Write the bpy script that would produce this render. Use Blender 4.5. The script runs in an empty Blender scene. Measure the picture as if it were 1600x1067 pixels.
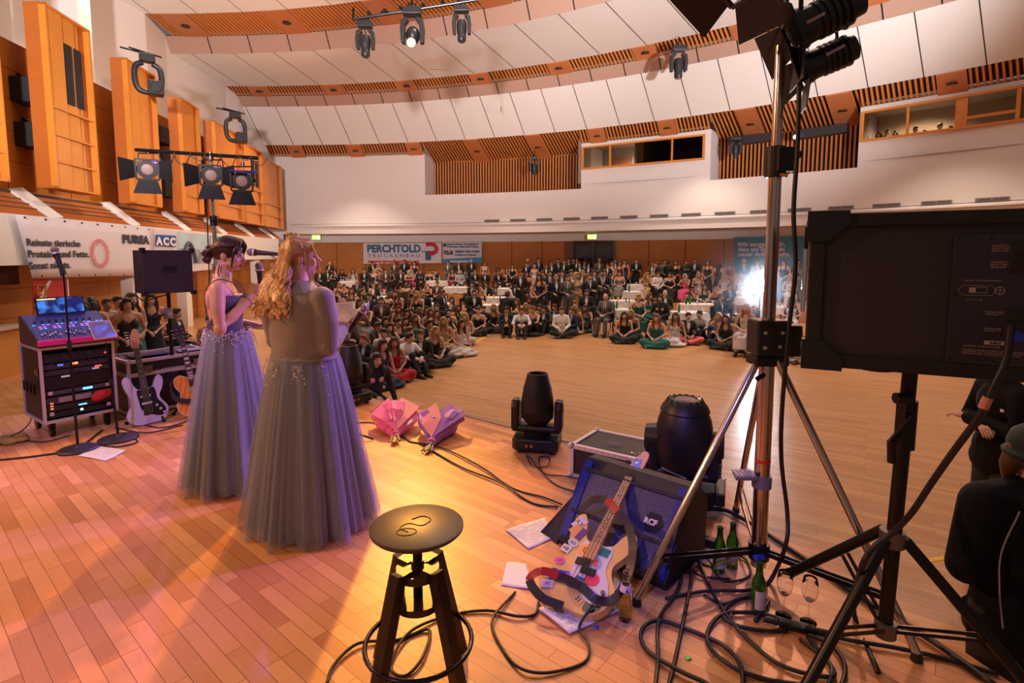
import bpy, math, random
import numpy as np
from mathutils import Vector, Matrix, Euler
PI = math.pi
random.seed(7)
S = bpy.context.scene
COL = S.collection
# ------------------------------------------------------------------ camera
F_PX = 844.0          # about a 19 mm lens
PITCH = math.atan(77.2 / 844)
PY = 475.2             # principal row: the lens is shifted a little, as in the straightened photo
EYE = Vector((0, 0, 1.6))
cam = bpy.data.objects.new('camera', bpy.data.cameras.new('camera'))
COL.objects.link(cam)
cam.location = EYE
cam.rotation_euler = (PI / 2 - PITCH, 0, 0)
cam.data.sensor_width = 36
cam.data.lens = 36 * F_PX / 1600
cam.data.clip_end = 300
cam.data.shift_y = (PY - 533.5) / 1600
S.camera = cam
# ------------------------------------------------------------------ view, world
S.view_settings.view_transform = 'Standard'
S.view_settings.look = 'None'
S.view_settings.gamma = 1
S.view_settings.use_curve_mapping = False
S.view_settings.exposure = 0.0
S.cycles.use_denoising = True
S.cycles.max_bounces = 6
S.cycles.diffuse_bounces = 3
S.cycles.glossy_bounces = 3
S.cycles.transmission_bounces = 6
S.cycles.transparent_max_bounces = 8
S.cycles.sample_clamp_indirect = 4
S.cycles.caustics_reflective = False
S.cycles.caustics_refractive = False
W = bpy.data.worlds.new('hall_air')
S.world = W
W.use_nodes = True
W.node_tree.nodes['Background'].inputs[0].default_value = (1.0, 0.80, 0.70, 1)
W.node_tree.nodes['Background'].inputs[1].default_value = 0.15

HALL = -0.95          # hall floor height, the stage deck is z = 0
CC = Vector((-13.49, -6.90))   # centre of the curved rear wall and ceiling rings


def ray(x, y):
    a = (x - 800) / F_PX
    b = (PY - y) / F_PX
    return Vector((a, math.cos(PITCH) + b * math.sin(PITCH), -math.sin(PITCH) + b * math.cos(PITCH)))


def G(x, y, z=0.0):
    r = ray(x, y)
    return EYE + r * ((z - EYE.z) / r.z)


def DP(x, y, d):
    r = ray(x, y)
    return EYE + r * (d / r.y)


def RZ(x, y, R):
    r = ray(x, y)
    a = r.x ** 2 + r.y ** 2
    b = 2 * (-r.x * CC.x - r.y * CC.y)
    c = CC.x ** 2 + CC.y ** 2 - R * R
    return EYE + r * ((-b + math.sqrt(b * b - 4 * a * c)) / 2 / a)


def ang(p):            # bearing around the ring centre, 0 = +Y, growing to +X
    return math.atan2(p.x - CC.x, p.y - CC.y)


def pol(R, t, z=0.0):
    return Vector((CC.x + R * math.sin(t), CC.y + R * math.cos(t), z))


# ------------------------------------------------------------------ lights
def spot(name, loc, target, power, col, size=20, blend=.3, r=.08):
    l = bpy.data.lights.new(name, 'SPOT')
    l.energy = power
    l.color = col
    l.spot_size = math.radians(size)
    l.spot_blend = blend
    l.shadow_soft_size = r
    o = bpy.data.objects.new(name, l)
    COL.objects.link(o)
    o.location = loc
    o.rotation_euler = (Vector(target) - Vector(loc)).to_track_quat('-Z', 'Y').to_euler()
    return o


def area(name, loc, target, power, col, sx, sy=None):
    l = bpy.data.lights.new(name, 'AREA')
    l.energy = power
    l.color = col
    l.shape = 'RECTANGLE'
    l.size = sx
    l.size_y = sy or sx
    o = bpy.data.objects.new(name, l)
    COL.objects.link(o)
    o.location = loc
    o.rotation_euler = (Vector(target) - Vector(loc)).to_track_quat('-Z', 'Y').to_euler()
    o.visible_camera = True
    return o


AMBER = (1.0, 0.42, 0.08)
WARM = (1.0, 0.74, 0.50)
PURPLE = (0.50, 0.20, 1.0)
BLUE = (0.16, 0.16, 1.0)
MAGENTA = (1.0, 0.25, 0.75)
WHITE = (1.0, 0.93, 0.86)
MH = DP(642, 72, 14.0)      # the ceiling moving head that is lit amber
# amber moving head aimed at the two presenters
spot('amber_spot', MH + Vector((0, -.7, -.1)), (-.95, 3.0, 0), 5000, (1.0, .40, .06), 14, .4, .10)
# recessed house lamps of the slatted bands
for _x, _y, _z, _p in ((-9, 26, 9.9, 1150), (-1, 24, 9.9, 1200), (6, 19, 9.9, 1250), (12, 14, 9.9, 1150), (-12, 18, 10.9, 1150), (-6, 17, 10.9, 1200), (0, 13, 10.9, 1000), (4, 8, 10.9, 400), (-9, 30, 7.2, 700), (-1, 27, 7.2, 700), (8, 24, 7.2, 700), (14, 18, 7.2, 700)):
    spot('house_lamp', (_x, _y, _z), (_x - .2, _y - .5, 0), _p, (1, .80, .62), 110, .6, .1)
# unseen uplights placed beside the stage to brighten the ceiling boards
spot('ceiling_wash', (10, 5, 3.4), (7.5, 22, 11.5), 15000, (1, .94, .93), 66, .9, .3)
spot('ceiling_wash', (-2, -3, 3.6), (-9, 20, 15), 20000, (1, .88, .85), 76, .6, .3)
# stage lanterns
spot('stage_warm', (-3.6, -1.5, 4.2), (-1.6, 4.2, 0), 260, (1, .50, .26), 70, .4, .08)
spot('stage_warm', (-6.5, 3.0, 4.6), (-.9, 2.6, 0), 900, (1, .46, .20), 58, .15, .05)
spot('stage_rose', (4.0, 8, 5), (-.5, 2.3, 0), 650, (1, .42, .24), 52, .12, .05)
spot('purple_wash', (5.5, 7, 4.2), (-1.3, 3.4, 1.2), 2600, (.36, .12, 1), 22, .4, .06)
spot('purple_back', (-4.6, 9.5, 4.6), (-3.0, 4.8, .4), 500, (.40, .12, 1), 34, .5, .06)
spot('blue_wash', (-.6, -.8, 3.4), (.62, 3.05, .1), 420, (.22, .16, 1), 22, .5, .06)
spot('blue_wash', (-2.6, 1.0, 3.6), (-3.5, 5.2, .3), 420, (.50, .30, 1), 46, .5, .06)
spot('panel_wash', (-2.5, 24, 5.5), (-11, 19, 5), 1500, (1, .60, .32), 120, .6, .2)  # unseen spot added in the hall to light the wall panels
# white follow spot in the crowd pointing at the stage
_l = DP(1188, 446, 15.5) + Vector((-.02, -.06, 0))
spot('follow_spot_beam', _l, (0, .8, 1.4), 420, (.80, .88, 1.0), 34, .6, .12)
# unseen spots added to brighten the rooms behind the gallery windows
_r = RZ(1003, 232, 41.4); spot('room_fill', (_r.x, _r.y, 7.3), (_r.x, _r.y + .4, 5), 420, WARM, 150, .6, .2)
_r = RZ(1450, 180, 41.4); spot('room_fill', (_r.x, _r.y, 7.3), (_r.x, _r.y + .4, 5), 420, WARM, 150, .6, .2)


# ------------------------------------------------------------------ materials
MATS = {}


def new_mat(name):
    m = bpy.data.materials.new(name)
    m.use_nodes = True
    nt = m.node_tree
    return m, nt, nt.nodes['Principled BSDF']


def M(name, col=None, rough=.5, metal=0.0, emit=0.0, trans=0.0, spec=None, noise=0.0, nscale=20, bump=0.0, alpha=1.0, ecol=None, coat=0.0, sheen=0.0, ior=None):
    if name in MATS:
        return MATS[name]
    m, nt, b = new_mat(name)
    c = tuple(col) + (1,)
    b.inputs['Base Color'].default_value = c
    b.inputs['Roughness'].default_value = rough
    b.inputs['Metallic'].default_value = metal
    b.inputs['Transmission Weight'].default_value = trans
    b.inputs['Alpha'].default_value = alpha
    b.inputs['Coat Weight'].default_value = coat
    b.inputs['Sheen Weight'].default_value = sheen
    if ior: b.inputs['IOR'].default_value = ior
    if spec is not None: b.inputs['Specular IOR Level'].default_value = spec
    if emit:
        b.inputs['Emission Color'].default_value = tuple(ecol or col) + (1,)
        b.inputs['Emission Strength'].default_value = emit
    if noise or bump:
        n = nt.nodes.new('ShaderNodeTexNoise')
        n.inputs['Scale'].default_value = nscale
        n.inputs['Detail'].default_value = 4
        tc = nt.nodes.new('ShaderNodeTexCoord')
        nt.links.new(tc.outputs['Object'], n.inputs['Vector'])
        if noise:
            mx = nt.nodes.new('ShaderNodeMix')
            mx.data_type = 'RGBA'
            mx.inputs[6].default_value = tuple(v * (1 - noise) for v in col) + (1,)
            mx.inputs[7].default_value = tuple(min(1, v * (1 + noise)) for v in col) + (1,)
            nt.links.new(n.outputs['Fac'], mx.inputs[0])
            nt.links.new(mx.outputs[2], b.inputs['Base Color'])
        if bump:
            bp = nt.nodes.new('ShaderNodeBump')
            bp.inputs['Strength'].default_value = bump
            bp.inputs['Distance'].default_value = .01
            nt.links.new(n.outputs['Fac'], bp.inputs['Height'])
            nt.links.new(bp.outputs['Normal'], b.inputs['Normal'])
    MATS[name] = m
    return m


def planks(name, c1, c2, cm, angle, bw, bh, rough=.3, mortar=.004, grain=.12, coord='Object', axes=None):
    """boards: brick layout with per-board tone, fine grain"""
    m, nt, b = new_mat(name)
    N = nt.nodes.new
    L = nt.links.new
    tc = N('ShaderNodeTexCoord')
    mp = N('ShaderNodeMapping')
    mp.inputs['Rotation'].default_value = axes or (0, 0, -angle)
    L(tc.outputs[coord], mp.inputs[0])
    br = N('ShaderNodeTexBrick')
    br.inputs['Color1'].default_value = tuple(c1) + (1,)
    br.inputs['Color2'].default_value = tuple(c2) + (1,)
    br.inputs['Mortar'].default_value = tuple(cm) + (1,)
    br.inputs['Scale'].default_value = 1
    br.inputs['Mortar Size'].default_value = mortar
    br.inputs['Mortar Smooth'].default_value = .1
    br.inputs['Bias'].default_value = 0
    br.inputs['Brick Width'].default_value = bw
    br.inputs['Row Height'].default_value = bh
    br.offset = .37
    br.offset_frequency = 3
    L(mp.outputs[0], br.inputs['Vector'])
    g = N('ShaderNodeMapping')
    g.inputs['Scale'].default_value = (3, 60, 60)
    L(mp.outputs[0], g.inputs[0])
    n = N('ShaderNodeTexNoise')
    n.inputs['Scale'].default_value = 2.0
    n.inputs['Detail'].default_value = 5
    L(g.outputs[0], n.inputs['Vector'])
    rg = N('ShaderNodeMapRange')
    rg.inputs[3].default_value = 1 - grain
    rg.inputs[4].default_value = 1 + grain
    L(n.outputs['Fac'], rg.inputs[0])
    mx = N('ShaderNodeMix')
    mx.data_type = 'RGBA'
    mx.blend_type = 'MULTIPLY'
    mx.inputs[0].default_value = 1
    L(br.outputs['Color'], mx.inputs[6])
    L(rg.outputs[0], mx.inputs[7])
    L(mx.outputs[2], b.inputs['Base Color'])
    b.inputs['Roughness'].default_value = rough
    MATS[name] = m
    return m


# ------------------------------------------------------------------ mesh builder
def frame_of(d):
    d = Vector(d).normalized()
    u = Vector((0, 0, 1)) if abs(d.z) < .95 else Vector((1, 0, 0))
    x = u.cross(d).normalized()
    return x, d.cross(x)


class MB:
    def __init__(s):
        s.v = []; s.f = []; s.m = []; s.T = Matrix(); s.mi = 0

    def add(s, vs, fs):
        k = len(s.v)
        s.v += [s.T @ Vector(p) for p in vs]
        for f in fs:
            s.f.append(tuple(i + k for i in f)); s.m.append(s.mi)
        return s

    def box(s, a, b):
        x0, y0, z0 = a; x1, y1, z1 = b
        return s.add([(x0, y0, z0), (x1, y0, z0), (x1, y1, z0), (x0, y1, z0), (x0, y0, z1), (x1, y0, z1), (x1, y1, z1), (x0, y1, z1)],
                     [(0, 3, 2, 1), (4, 5, 6, 7), (0, 1, 5, 4), (1, 2, 6, 5), (2, 3, 7, 6), (3, 0, 4, 7)])

    def cbox(s, c, d):
        return s.box([c[i] - d[i] / 2 for i in range(3)], [c[i] + d[i] / 2 for i in range(3)])

    def bar(s, p, q, w, h=None, up=None):
        """rectangular bar from p to q"""
        h = h or w
        p = Vector(p); q = Vector(q)
        d = (q - p).normalized()
        if up is None: x, y = frame_of(d)
        else:
            y = Vector(up); x = y.cross(d).normalized(); y = d.cross(x)
        vs = []
        for c in (p, q):
            for a, b in ((-1, -1), (1, -1), (1, 1), (-1, 1)):
                vs.append(c + x * a * w / 2 + y * b * h / 2)
        return s.add(vs, [(0, 3, 2, 1), (4, 5, 6, 7), (0, 1, 5, 4), (1, 2, 6, 5), (2, 3, 7, 6), (3, 0, 4, 7)])

    def cyl(s, p, q, r0, r1=None, n=16, cap=True):
        r1 = r0 if r1 is None else r1
        p = Vector(p); q = Vector(q)
        x, y = frame_of(q - p)
        vs = []
        for c, r in ((p, r0), (q, r1)):
            for i in range(n):
                t = 2 * PI * i / n
                vs.append(c + x * r * math.cos(t) + y * r * math.sin(t))
        fs = [(i, (i + 1) % n, n + (i + 1) % n, n + i) for i in range(n)]
        if cap: fs += [tuple(range(n - 1, -1, -1)), tuple(range(n, 2 * n))]
        return s.add(vs, fs)

    def tube(s, pts, r, n=8, closed=False, cap=True):
        pts = [Vector(p) for p in pts]
        k = len(pts)
        rr = r if isinstance(r, (list, tuple)) else [r] * k
        vs = []
        x = None
        for i in range(k):
            if closed: d = pts[(i + 1) % k] - pts[i - 1]
            else: d = pts[min(i + 1, k - 1)] - pts[max(i - 1, 0)]
            if d.length < 1e-9: d = Vector((0, 0, 1))
            d.normalize()
            if x is None: x, y = frame_of(d)
            else:
                x = (x - d * x.dot(d))
                if x.length < 1e-6: x, y = frame_of(d)
                x.normalize(); y = d.cross(x)
            for j in range(n):
                t = 2 * PI * j / n
                vs.append(pts[i] + x * rr[i] * math.cos(t) + y * rr[i] * math.sin(t))
        fs = []
        for i in range(k if closed else k - 1):
            a = i * n; b = ((i + 1) % k) * n
            fs += [(a + j, a + (j + 1) % n, b + (j + 1) % n, b + j) for j in range(n)]
        if cap and not closed: fs += [tuple(range(n - 1, -1, -1)), tuple(range((k - 1) * n, k * n))]
        return s.add(vs, fs)

    def lathe(s, prof, n=24, c=(0, 0, 0), arc=None):
        """prof: (r, z) list around +Z at c"""
        k = len(prof); vs = []; c = Vector(c)
        for r, z in prof:
            for j in range(n):
                t = 2 * PI * j / n
                vs.append(c + Vector((r * math.cos(t), r * math.sin(t), z)))
        fs = []
        for i in range(k - 1):
            fs += [(i * n + j, i * n + (j + 1) % n, (i + 1) * n + (j + 1) % n, (i + 1) * n + j) for j in range(n)]
        if prof[0][0] > 1e-5: fs.append(tuple(range(n - 1, -1, -1)))
        if prof[-1][0] > 1e-5: fs.append(tuple(range((k - 1) * n, k * n)))
        return s.add(vs, fs)

    def ell(s, c, r, n=12, m=8, R=None):
        c = Vector(c)
        if isinstance(r, (int, float)): r = (r, r, r)
        vs = []; 
        for i in range(m + 1):
            p = PI * i / m
            for j in range(n):
                t = 2 * PI * j / n
                q = Vector((r[0] * math.sin(p) * math.cos(t), r[1] * math.sin(p) * math.sin(t), -r[2] * math.cos(p)))
                if R: q = R @ q
                vs.append(c + q)
        fs = []
        for i in range(m):
            fs += [(i * n + j, i * n + (j + 1) % n, (i + 1) * n + (j + 1) % n, (i + 1) * n + j) for j in range(n)]
        return s.add(vs, fs)

    def prism(s, poly, z0, z1):
        n = len(poly)
        vs = [(x, y, z0) for x, y in poly] + [(x, y, z1) for x, y in poly]
        fs = [(i, (i + 1) % n, n + (i + 1) % n, n + i) for i in range(n)] + [tuple(range(n - 1, -1, -1)), tuple(range(n, 2 * n))]
        return s.add(vs, fs)

    def loft(s, rings, cap=True, closed=True):
        n = len(rings[0]); vs = [p for r in rings for p in r]; fs = []
        for i in range(len(rings) - 1):
            for j in range(n if closed else n - 1):
                fs.append((i * n + j, i * n + (j + 1) % n, (i + 1) * n + (j + 1) % n, (i + 1) * n + j))
        if cap: fs += [tuple(range(n - 1, -1, -1)), tuple(range((len(rings) - 1) * n, len(rings) * n))]
        return s.add(vs, fs)

    def quad(s, a, b, c, d):
        return s.add([a, b, c, d], [(0, 1, 2, 3)])

    def mesh(s, name, mats, smooth=False):
        me = bpy.data.meshes.new(name)
        me.from_pydata([tuple(v) for v in s.v], [], s.f)
        for m in (mats if isinstance(mats, (list, tuple)) else [mats]): me.materials.append(m)
        me.polygons.foreach_set('material_index', s.m)
        if smooth: me.polygons.foreach_set('use_smooth', [True] * len(s.f))
        me.validate()
        me.update()
        return me

    def build(s, name, mats, parent=None, smooth=False, bev=0, seg=2, auto=None, loc=None, rot=None):
        me = s.mesh(name, mats, smooth or auto is not None)
        o = bpy.data.objects.new(name, me)
        COL.objects.link(o)
        if parent: o.parent = parent
        if loc is not None: o.location = loc
        if rot is not None: o.rotation_euler = rot
        if bev:
            b = o.modifiers.new('b', 'BEVEL')
            b.width = bev; b.segments = seg; b.limit_method = 'ANGLE'; b.angle_limit = math.radians(40)
        if auto is not None:
            e = o.modifiers.new('es', 'EDGE_SPLIT')
            e.split_angle = math.radians(auto)
        return o


def tag(o, label, cat, group=None):
    o['label'] = label; o['category'] = cat
    if group: o['group'] = group
    return o


def thing(name, label, cat, loc=(0, 0, 0), rz=0, group=None, rot=None, sc=None):
    o = bpy.data.objects.new(name, None)
    COL.objects.link(o)
    o.empty_display_size = .1
    o.location = loc
    o.rotation_euler = rot if rot is not None else (0, 0, rz)
    if sc: o.scale = (sc, sc, sc)
    return tag(o, label, cat, group)


def structure(o):
    o['kind'] = 'structure'
    return o


def copy_tree(o, parent=None):
    c = o.copy()
    COL.objects.link(c)
    if parent: c.parent = parent
    for ch in KIDS.get(o.name, []) or list(o.children):
        copy_tree(ch, c)
    return c


KIDS = {}


def text(body, size, mat, name, parent=None, M4=None, bold=0.0, align='LEFT', space=1.0, sx=1.0, depth=0.002):
    """lettering as a mesh in the local XY plane of M4"""
    c = bpy.data.curves.new(name, 'FONT')
    c.body = body; c.size = size; c.offset = bold; c.align_x = align; c.space_character = space
    c.extrude = depth; c.resolution_u = 3
    o = bpy.data.objects.new(name + '_t', c)
    COL.objects.link(o)
    dg = bpy.context.evaluated_depsgraph_get()
    me = bpy.data.meshes.new_from_object(o.evaluated_get(dg))
    bpy.data.objects.remove(o)
    me.transform(Matrix.Diagonal((sx, 1, 1, 1)))
    if M4 is not None: me.transform(M4)
    me.materials.clear(); me.materials.append(mat)
    ob = bpy.data.objects.new(name, me)
    COL.objects.link(ob)
    if parent: ob.parent = parent
    return ob


def plane_frame(o, x, y):
    """4x4 placing local XY at o along x and y"""
    x = Vector(x).normalized(); y = Vector(y).normalized(); z = x.cross(y).normalized(); y = z.cross(x)
    m = Matrix.Identity(4)
    for i in range(3):
        m[i][0] = x[i]; m[i][1] = y[i]; m[i][2] = z[i]; m[i][3] = o[i]
    return m


def catmull(pts, k=6):
    pts = [Vector(p) for p in pts]
    if len(pts) < 3: return pts
    P = [pts[0] * 2 - pts[1]] + pts + [pts[-1] * 2 - pts[-2]]
    out = []
    for i in range(1, len(P) - 2):
        for j in range(k):
            t = j / k
            a, b, c, d = P[i - 1:i + 3]
            out.append(.5 * ((2 * b) + (c - a) * t + (2 * a - 5 * b + 4 * c - d) * t * t + (3 * b - a - 3 * c + d) * t ** 3))
    out.append(pts[-1])
    return out


def remeshed(mb, voxel, smooth=4, fac=.5, deci=None):
    """fuse overlapping shapes into one continuous surface"""
    me = mb.mesh('tmp', [], True)
    o = bpy.data.objects.new('tmp', me)
    COL.objects.link(o)
    r = o.modifiers.new('r', 'REMESH'); r.mode = 'VOXEL'; r.voxel_size = voxel; r.use_smooth_shade = True
    if smooth:
        q = o.modifiers.new('s', 'SMOOTH'); q.factor = fac; q.iterations = smooth
    if deci:
        d = o.modifiers.new('d', 'DECIMATE'); d.ratio = deci
    dg = bpy.context.evaluated_depsgraph_get()
    out = bpy.data.meshes.new_from_object(o.evaluated_get(dg))
    bpy.data.objects.remove(o); bpy.data.meshes.remove(me)
    out.polygons.foreach_set('use_smooth', [True] * len(out.polygons))
    return out


def link(name, me, mat, parent=None, loc=None):
    """object from shared mesh; material on the object"""
    o = bpy.data.objects.new(name, me)
    COL.objects.link(o)
    if not me.materials: me.materials.append(None)
    o.material_slots[0].link = 'OBJECT'
    o.material_slots[0].material = mat
    if parent: o.parent = parent
    if loc is not None: o.location = loc
    return o


# common materials
BLACK = M('black_plastic', (.012, .012, .014), .42, spec=.4)
BLACKM = M('black_matt', (.010, .010, .012), .75)
BLKMET = M('black_metal', (.02, .02, .022), .3, .7)
CHROME = M('chrome', (.75, .72, .70), .12, 1)
ALU = M('aluminium_profile', (.66, .62, .60), .42, .5)
WHITEP = M('white_paint', (.78, .74, .71), .7, noise=.02, nscale=3)
PAPER = M('paper', (.80, .78, .78), .7)
RUBBER = M('black_rubber', (.012, .012, .014), .55)
# ================================================================== ROOM
STAGEW = planks('stage_boards', (.50, .20, .075), (.76, .38, .17), (.26, .10, .04), math.radians(-40), .50, .068, .38, .0016, .12)
HALLW = planks('hall_parquet', (.48, .225, .085), (.64, .33, .14), (.36, .17, .07), math.radians(-34), .9, .07, .28, .002, .14)
WOODV = planks('wall_veneer', (.50, .19, .045), (.58, .235, .06), (.20, .07, .015), 0, 2.6, .62, .42, .006, .10, axes=(PI / 2, 0, 0))
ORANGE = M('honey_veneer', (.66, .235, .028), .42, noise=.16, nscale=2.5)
ORANGED = M('honey_veneer_dark', (.44, .12, .018), .45, noise=.12, nscale=3)  # darker veneer, shade of the panel sides put into the colour
SLAT = M('slat_wood', (.66, .22, .05), .45, noise=.15, nscale=4)
SLATBACK = M('slat_backing', (.035, .012, .008), .8)
PLATE = M('downlight_plate_wood', (.50, .165, .055), .38, noise=.15, nscale=1.5)
TILE = M('white_ceiling_board', (.83, .79, .76), .75, noise=.03, nscale=25)
RISER = M('brown_riser_board', (.46, .29, .22), .6, noise=.04, nscale=10)
GAP = M('joint_shadow_gap', (.05, .035, .03), .9)
WALLW = M('white_plaster', (.77, .70, .68), .8, noise=.02, nscale=2)
GLASS = M('window_glass', (.9, .95, 1), .02, trans=1.0, ior=1.05)

TMAX = 1.95     # rings run from the left end round past the right edge
# ---- floors
edge_px = [(578, 621), (672, 643), (690, 640), (799, 668), (889, 691), (1038, 726), (1134, 750), (1149, 800), (1253, 866), (1357, 930), (1485, 1004), (1574, 1063)]
E_ = [G(*q) for q in edge_px]
poly = [(-2.3, 6.3), (-2.05, 6.42)] + [(p.x, p.y) for p in E_] + [(2.15, 1.2), (2.6, -1.5), (-7, -1.5), (-9.5, 2), (-9.0, 4.2), (-6.3, 4.85), (-5.1, 5.2), (-4.4, 5.8), (-3.6, 6.1)]
b = MB(); b.prism(poly[::-1], HALL, 0)
o = structure(b.build('floor', STAGEW)); 
# metal nosing along the stage edge
b = MB()
nos = [Vector((x, y, 0)) for x, y in [(p.x, p.y) for p in E_[2:7]]]
for a, c in zip(nos[:-1], nos[1:]):
    b.bar(a + Vector((0, 0, .001)), c + Vector((0, 0, .001)), .035, .012, up=(0, 0, 1))
structure(b.build('trim_1', M('grey_nosing', (.28, .25, .25), .4, .5)))
# hall floor
b = MB()
b.box((-40, -6, HALL - .2), (45, 50, HALL))
structure(b.build('floor', HALLW))
# rear platform ring
RISE = .45
RRISE = 36.4
ts = [(-.5 + i * (TMAX + .5) / 80) for i in range(81)]
b = MB()
for t0, t1 in zip(ts[:-1], ts[1:]):
    a, c, d, e = pol(RRISE, t0), pol(RRISE, t1), pol(42.5, t1), pol(42.5, t0)
    z = HALL + RISE
    b.add([(a.x, a.y, HALL), (c.x, c.y, HALL), (d.x, d.y, HALL), (e.x, e.y, HALL), (a.x, a.y, z), (c.x, c.y, z), (d.x, d.y, z), (e.x, e.y, z)],
          [(4, 5, 6, 7), (0, 1, 5, 4), (2, 3, 7, 6)])
structure(b.build('floor', HALLW))
# yellow sports line
def hline(p, q, w, name):
    b = MB(); b.bar(p + Vector((0, 0, .002)), q + Vector((0, 0, .002)), w, .004, up=(0, 0, 1))
    structure(b.build(name, M('yellow_line_tape', (.85, .50, .03), .5)))
hline(G(570, 626, HALL), G(768, 521, HALL), .055, 'trim_2')
hline(G(1442, 877, HALL), G(1535, 862, HALL), .05, 'trim_3')
hline(G(505, 612, HALL), G(570, 626, HALL), .03, 'trim_2')

# ---- ring surfaces
T0 = {}
def t_at(px, py, R): return ang(RZ(px, py, R))

def ring(prof, t0, t1, n, name, mat, gap=0.0, thick=True):
    """strip between two (R, z) circles, n separate boards with a joint gap"""
    (R0, z0), (R1, z1) = prof
    b = MB()
    for i in range(n):
        a = t0 + (t1 - t0) * i / n; c = t0 + (t1 - t0) * (i + 1) / n
        g = gap / 2
        A, B_ = pol(R0, a + g / R0, z0), pol(R0, c - g / R0, z0)
        C_, D_ = pol(R1, c - g / R1, z1), pol(R1, a + g / R1, z1)
        b.quad(A, B_, C_, D_)
    return structure(b.build(name, mat))

RW = 39.8
PROF_A = [(39.15, 7.97), (36.96, 9.57)]
RIS_A = [(36.96, 9.57), (36.54, 10.01)]
BAND_A = [(36.54, 10.01), (35.80, 10.29)]
PROF_B = [(35.80, 10.29), (31.35, 10.32)]
RIS_B = [(31.35, 10.32), (31.0, 10.93)]
BAND_B = [(31.0, 10.93), (29.2, 11.08)]
PROF_C = [(29.2, 11.08), (18.5, 11.5)]
tA = t_at(372, 190, 38); tA2 = t_at(370, 150, 36.7); tA3 = t_at(352, 134, 35.8)
tB = t_at(258, 72, 31.3); tB1 = t_at(258, 55, 31); tB2 = t_at(226, 20, 29.2)
LEFT = -.62
def nseg(t0, step): return max(1, round((TMAX - t0) / step))
dt = Vector((0, 0, .03))
ring(PROF_A, t_at(372, 190, 38) - .02, TMAX, nseg(tA, .0435), 'ceiling', TILE, .035)
ring(RIS_A, tA2, TMAX, nseg(tA2, .0435), 'ceiling', RISER, .05)
ring(PROF_B, tA3 - .035, TMAX, nseg(tA3, .0565), 'ceiling', TILE, .035)
ring(RIS_B, tB1, TMAX, nseg(tB1, .0565), 'ceiling', RISER, .05)
ring(PROF_C, LEFT - .3, TMAX, nseg(LEFT, .0565), 'ceiling', TILE, .03)
# dark void right behind the boards
for P in (PROF_A, RIS_A, PROF_B, RIS_B, PROF_C):
    q = [(P[0][0] + .04, P[0][1] + .05), (P[1][0] + .04, P[1][1] + .05)]
    ring(q, LEFT - .3 if P is PROF_C else tA2 - .06 if P[0][0] > 36 else tB1 - .03 if P is RIS_B else tA3 - .04, TMAX, 60, 'ceiling', GAP)

# ---- slatted bands with smooth downlight plates between
def band(prof, t0, t1, pitch, plate_t, plate_w, name, depth=.07, drop=.07, plates=True, back_off=.16):
    (R0, z0), (R1, z1) = prof
    bk = ring([(R0, z0 + back_off), (R1, z1 + back_off)], t0, t1, 60, name, SLATBACK)
    b = MB(); n = int((t1 - t0) * R0 / pitch)
    for i in range(n):
        t = t0 + (t1 - t0) * (i + .5) / n
        if any(abs(t - p) < plate_w / 2 for p in plate_t): continue
        A, B_ = pol(R0, t, z0 + .04), pol(R1, t, z1 + .04)
        b.bar(A, B_, pitch * .42, depth, up=(0, 0, 1))
    structure(b.build(name, SLAT))
    k = 0
    for p in plate_t:
        if p < t0 or p > t1 or not plates: continue
        b = MB(); h = plate_w / 2
        vs = []
        for dz in (-drop, .12):
            for R, z, t in ((R0, z0, p - h), (R0, z0, p + h), (R1, z1, p + h), (R1, z1, p - h)):
                vs.append(pol(R, t, z + dz))
        b.add(vs, [(0, 1, 2, 3), (7, 6, 5, 4), (0, 4, 5, 1), (1, 5, 6, 2), (2, 6, 7, 3), (3, 7, 4, 0)])
        structure(b.build('trim_4', PLATE))
        Rm, zm = R0 * .5 + R1 * .5, z0 * .5 + z1 * .5 - drop
        c = pol(Rm, p, zm)
        place_downlight(c, (R0, z0), (R1, z1), p)

DL = []
def place_downlight(c, a, b_, p):
    DL.append((c, p))

# band B (nearest the camera)
def plates_at(pxs, R): return [t_at(x, y, R) for x, y in pxs]
pB = plates_at([(446, 30), (600, 15)], 30); stepB = pB[1] - pB[0]
pB = [pB[0] + stepB * k for k in range(-1, 9)]
band(BAND_B, tB2, TMAX, .17, pB, 1.1 / 30, 'ceiling', depth=.06, drop=.03)
pA = plates_at([(519, 138), (634, 128), (749, 117)], 36); stepA = (pA[2] - pA[0]) / 2
pA = [pA[0] + stepA * k for k in range(-2, 14)]
band(BAND_A, tA3, TMAX, .17, pA, 1.0 / 36, 'ceiling', depth=.06, drop=.03)
# soffit over the wall: short in front of white wall, long over the recesses
SOF = [(39.15, 7.97), (39.8, 7.42)]
REC = [(39.15, 7.97), (41.3, 7.12)]
r1 = (t_at(664, 280, RW), t_at(908, 270, RW))
r2 = (t_at(1110, 245, RW), t_at(1341, 235, RW))
tL = t_at(415, 232, 39.3)
pS = plates_at([(464, 234), (553, 234), (646, 232), (739, 226), (833, 215)], 39.5)
st = (pS[4] - pS[0]) / 4
pS = [pS[0] + st * k for k in range(0, 16)]
for (t0, t1, P) in ((tL, r1[0], SOF), (r1[0], r1[1], REC), (r1[1], r2[0], SOF), (r2[0], r2[1], REC), (r2[1], TMAX, SOF)):
    band(P, t0, t1, .17, pS, 0.85 / 39.5, 'ceiling', depth=.06, drop=.06)

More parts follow.
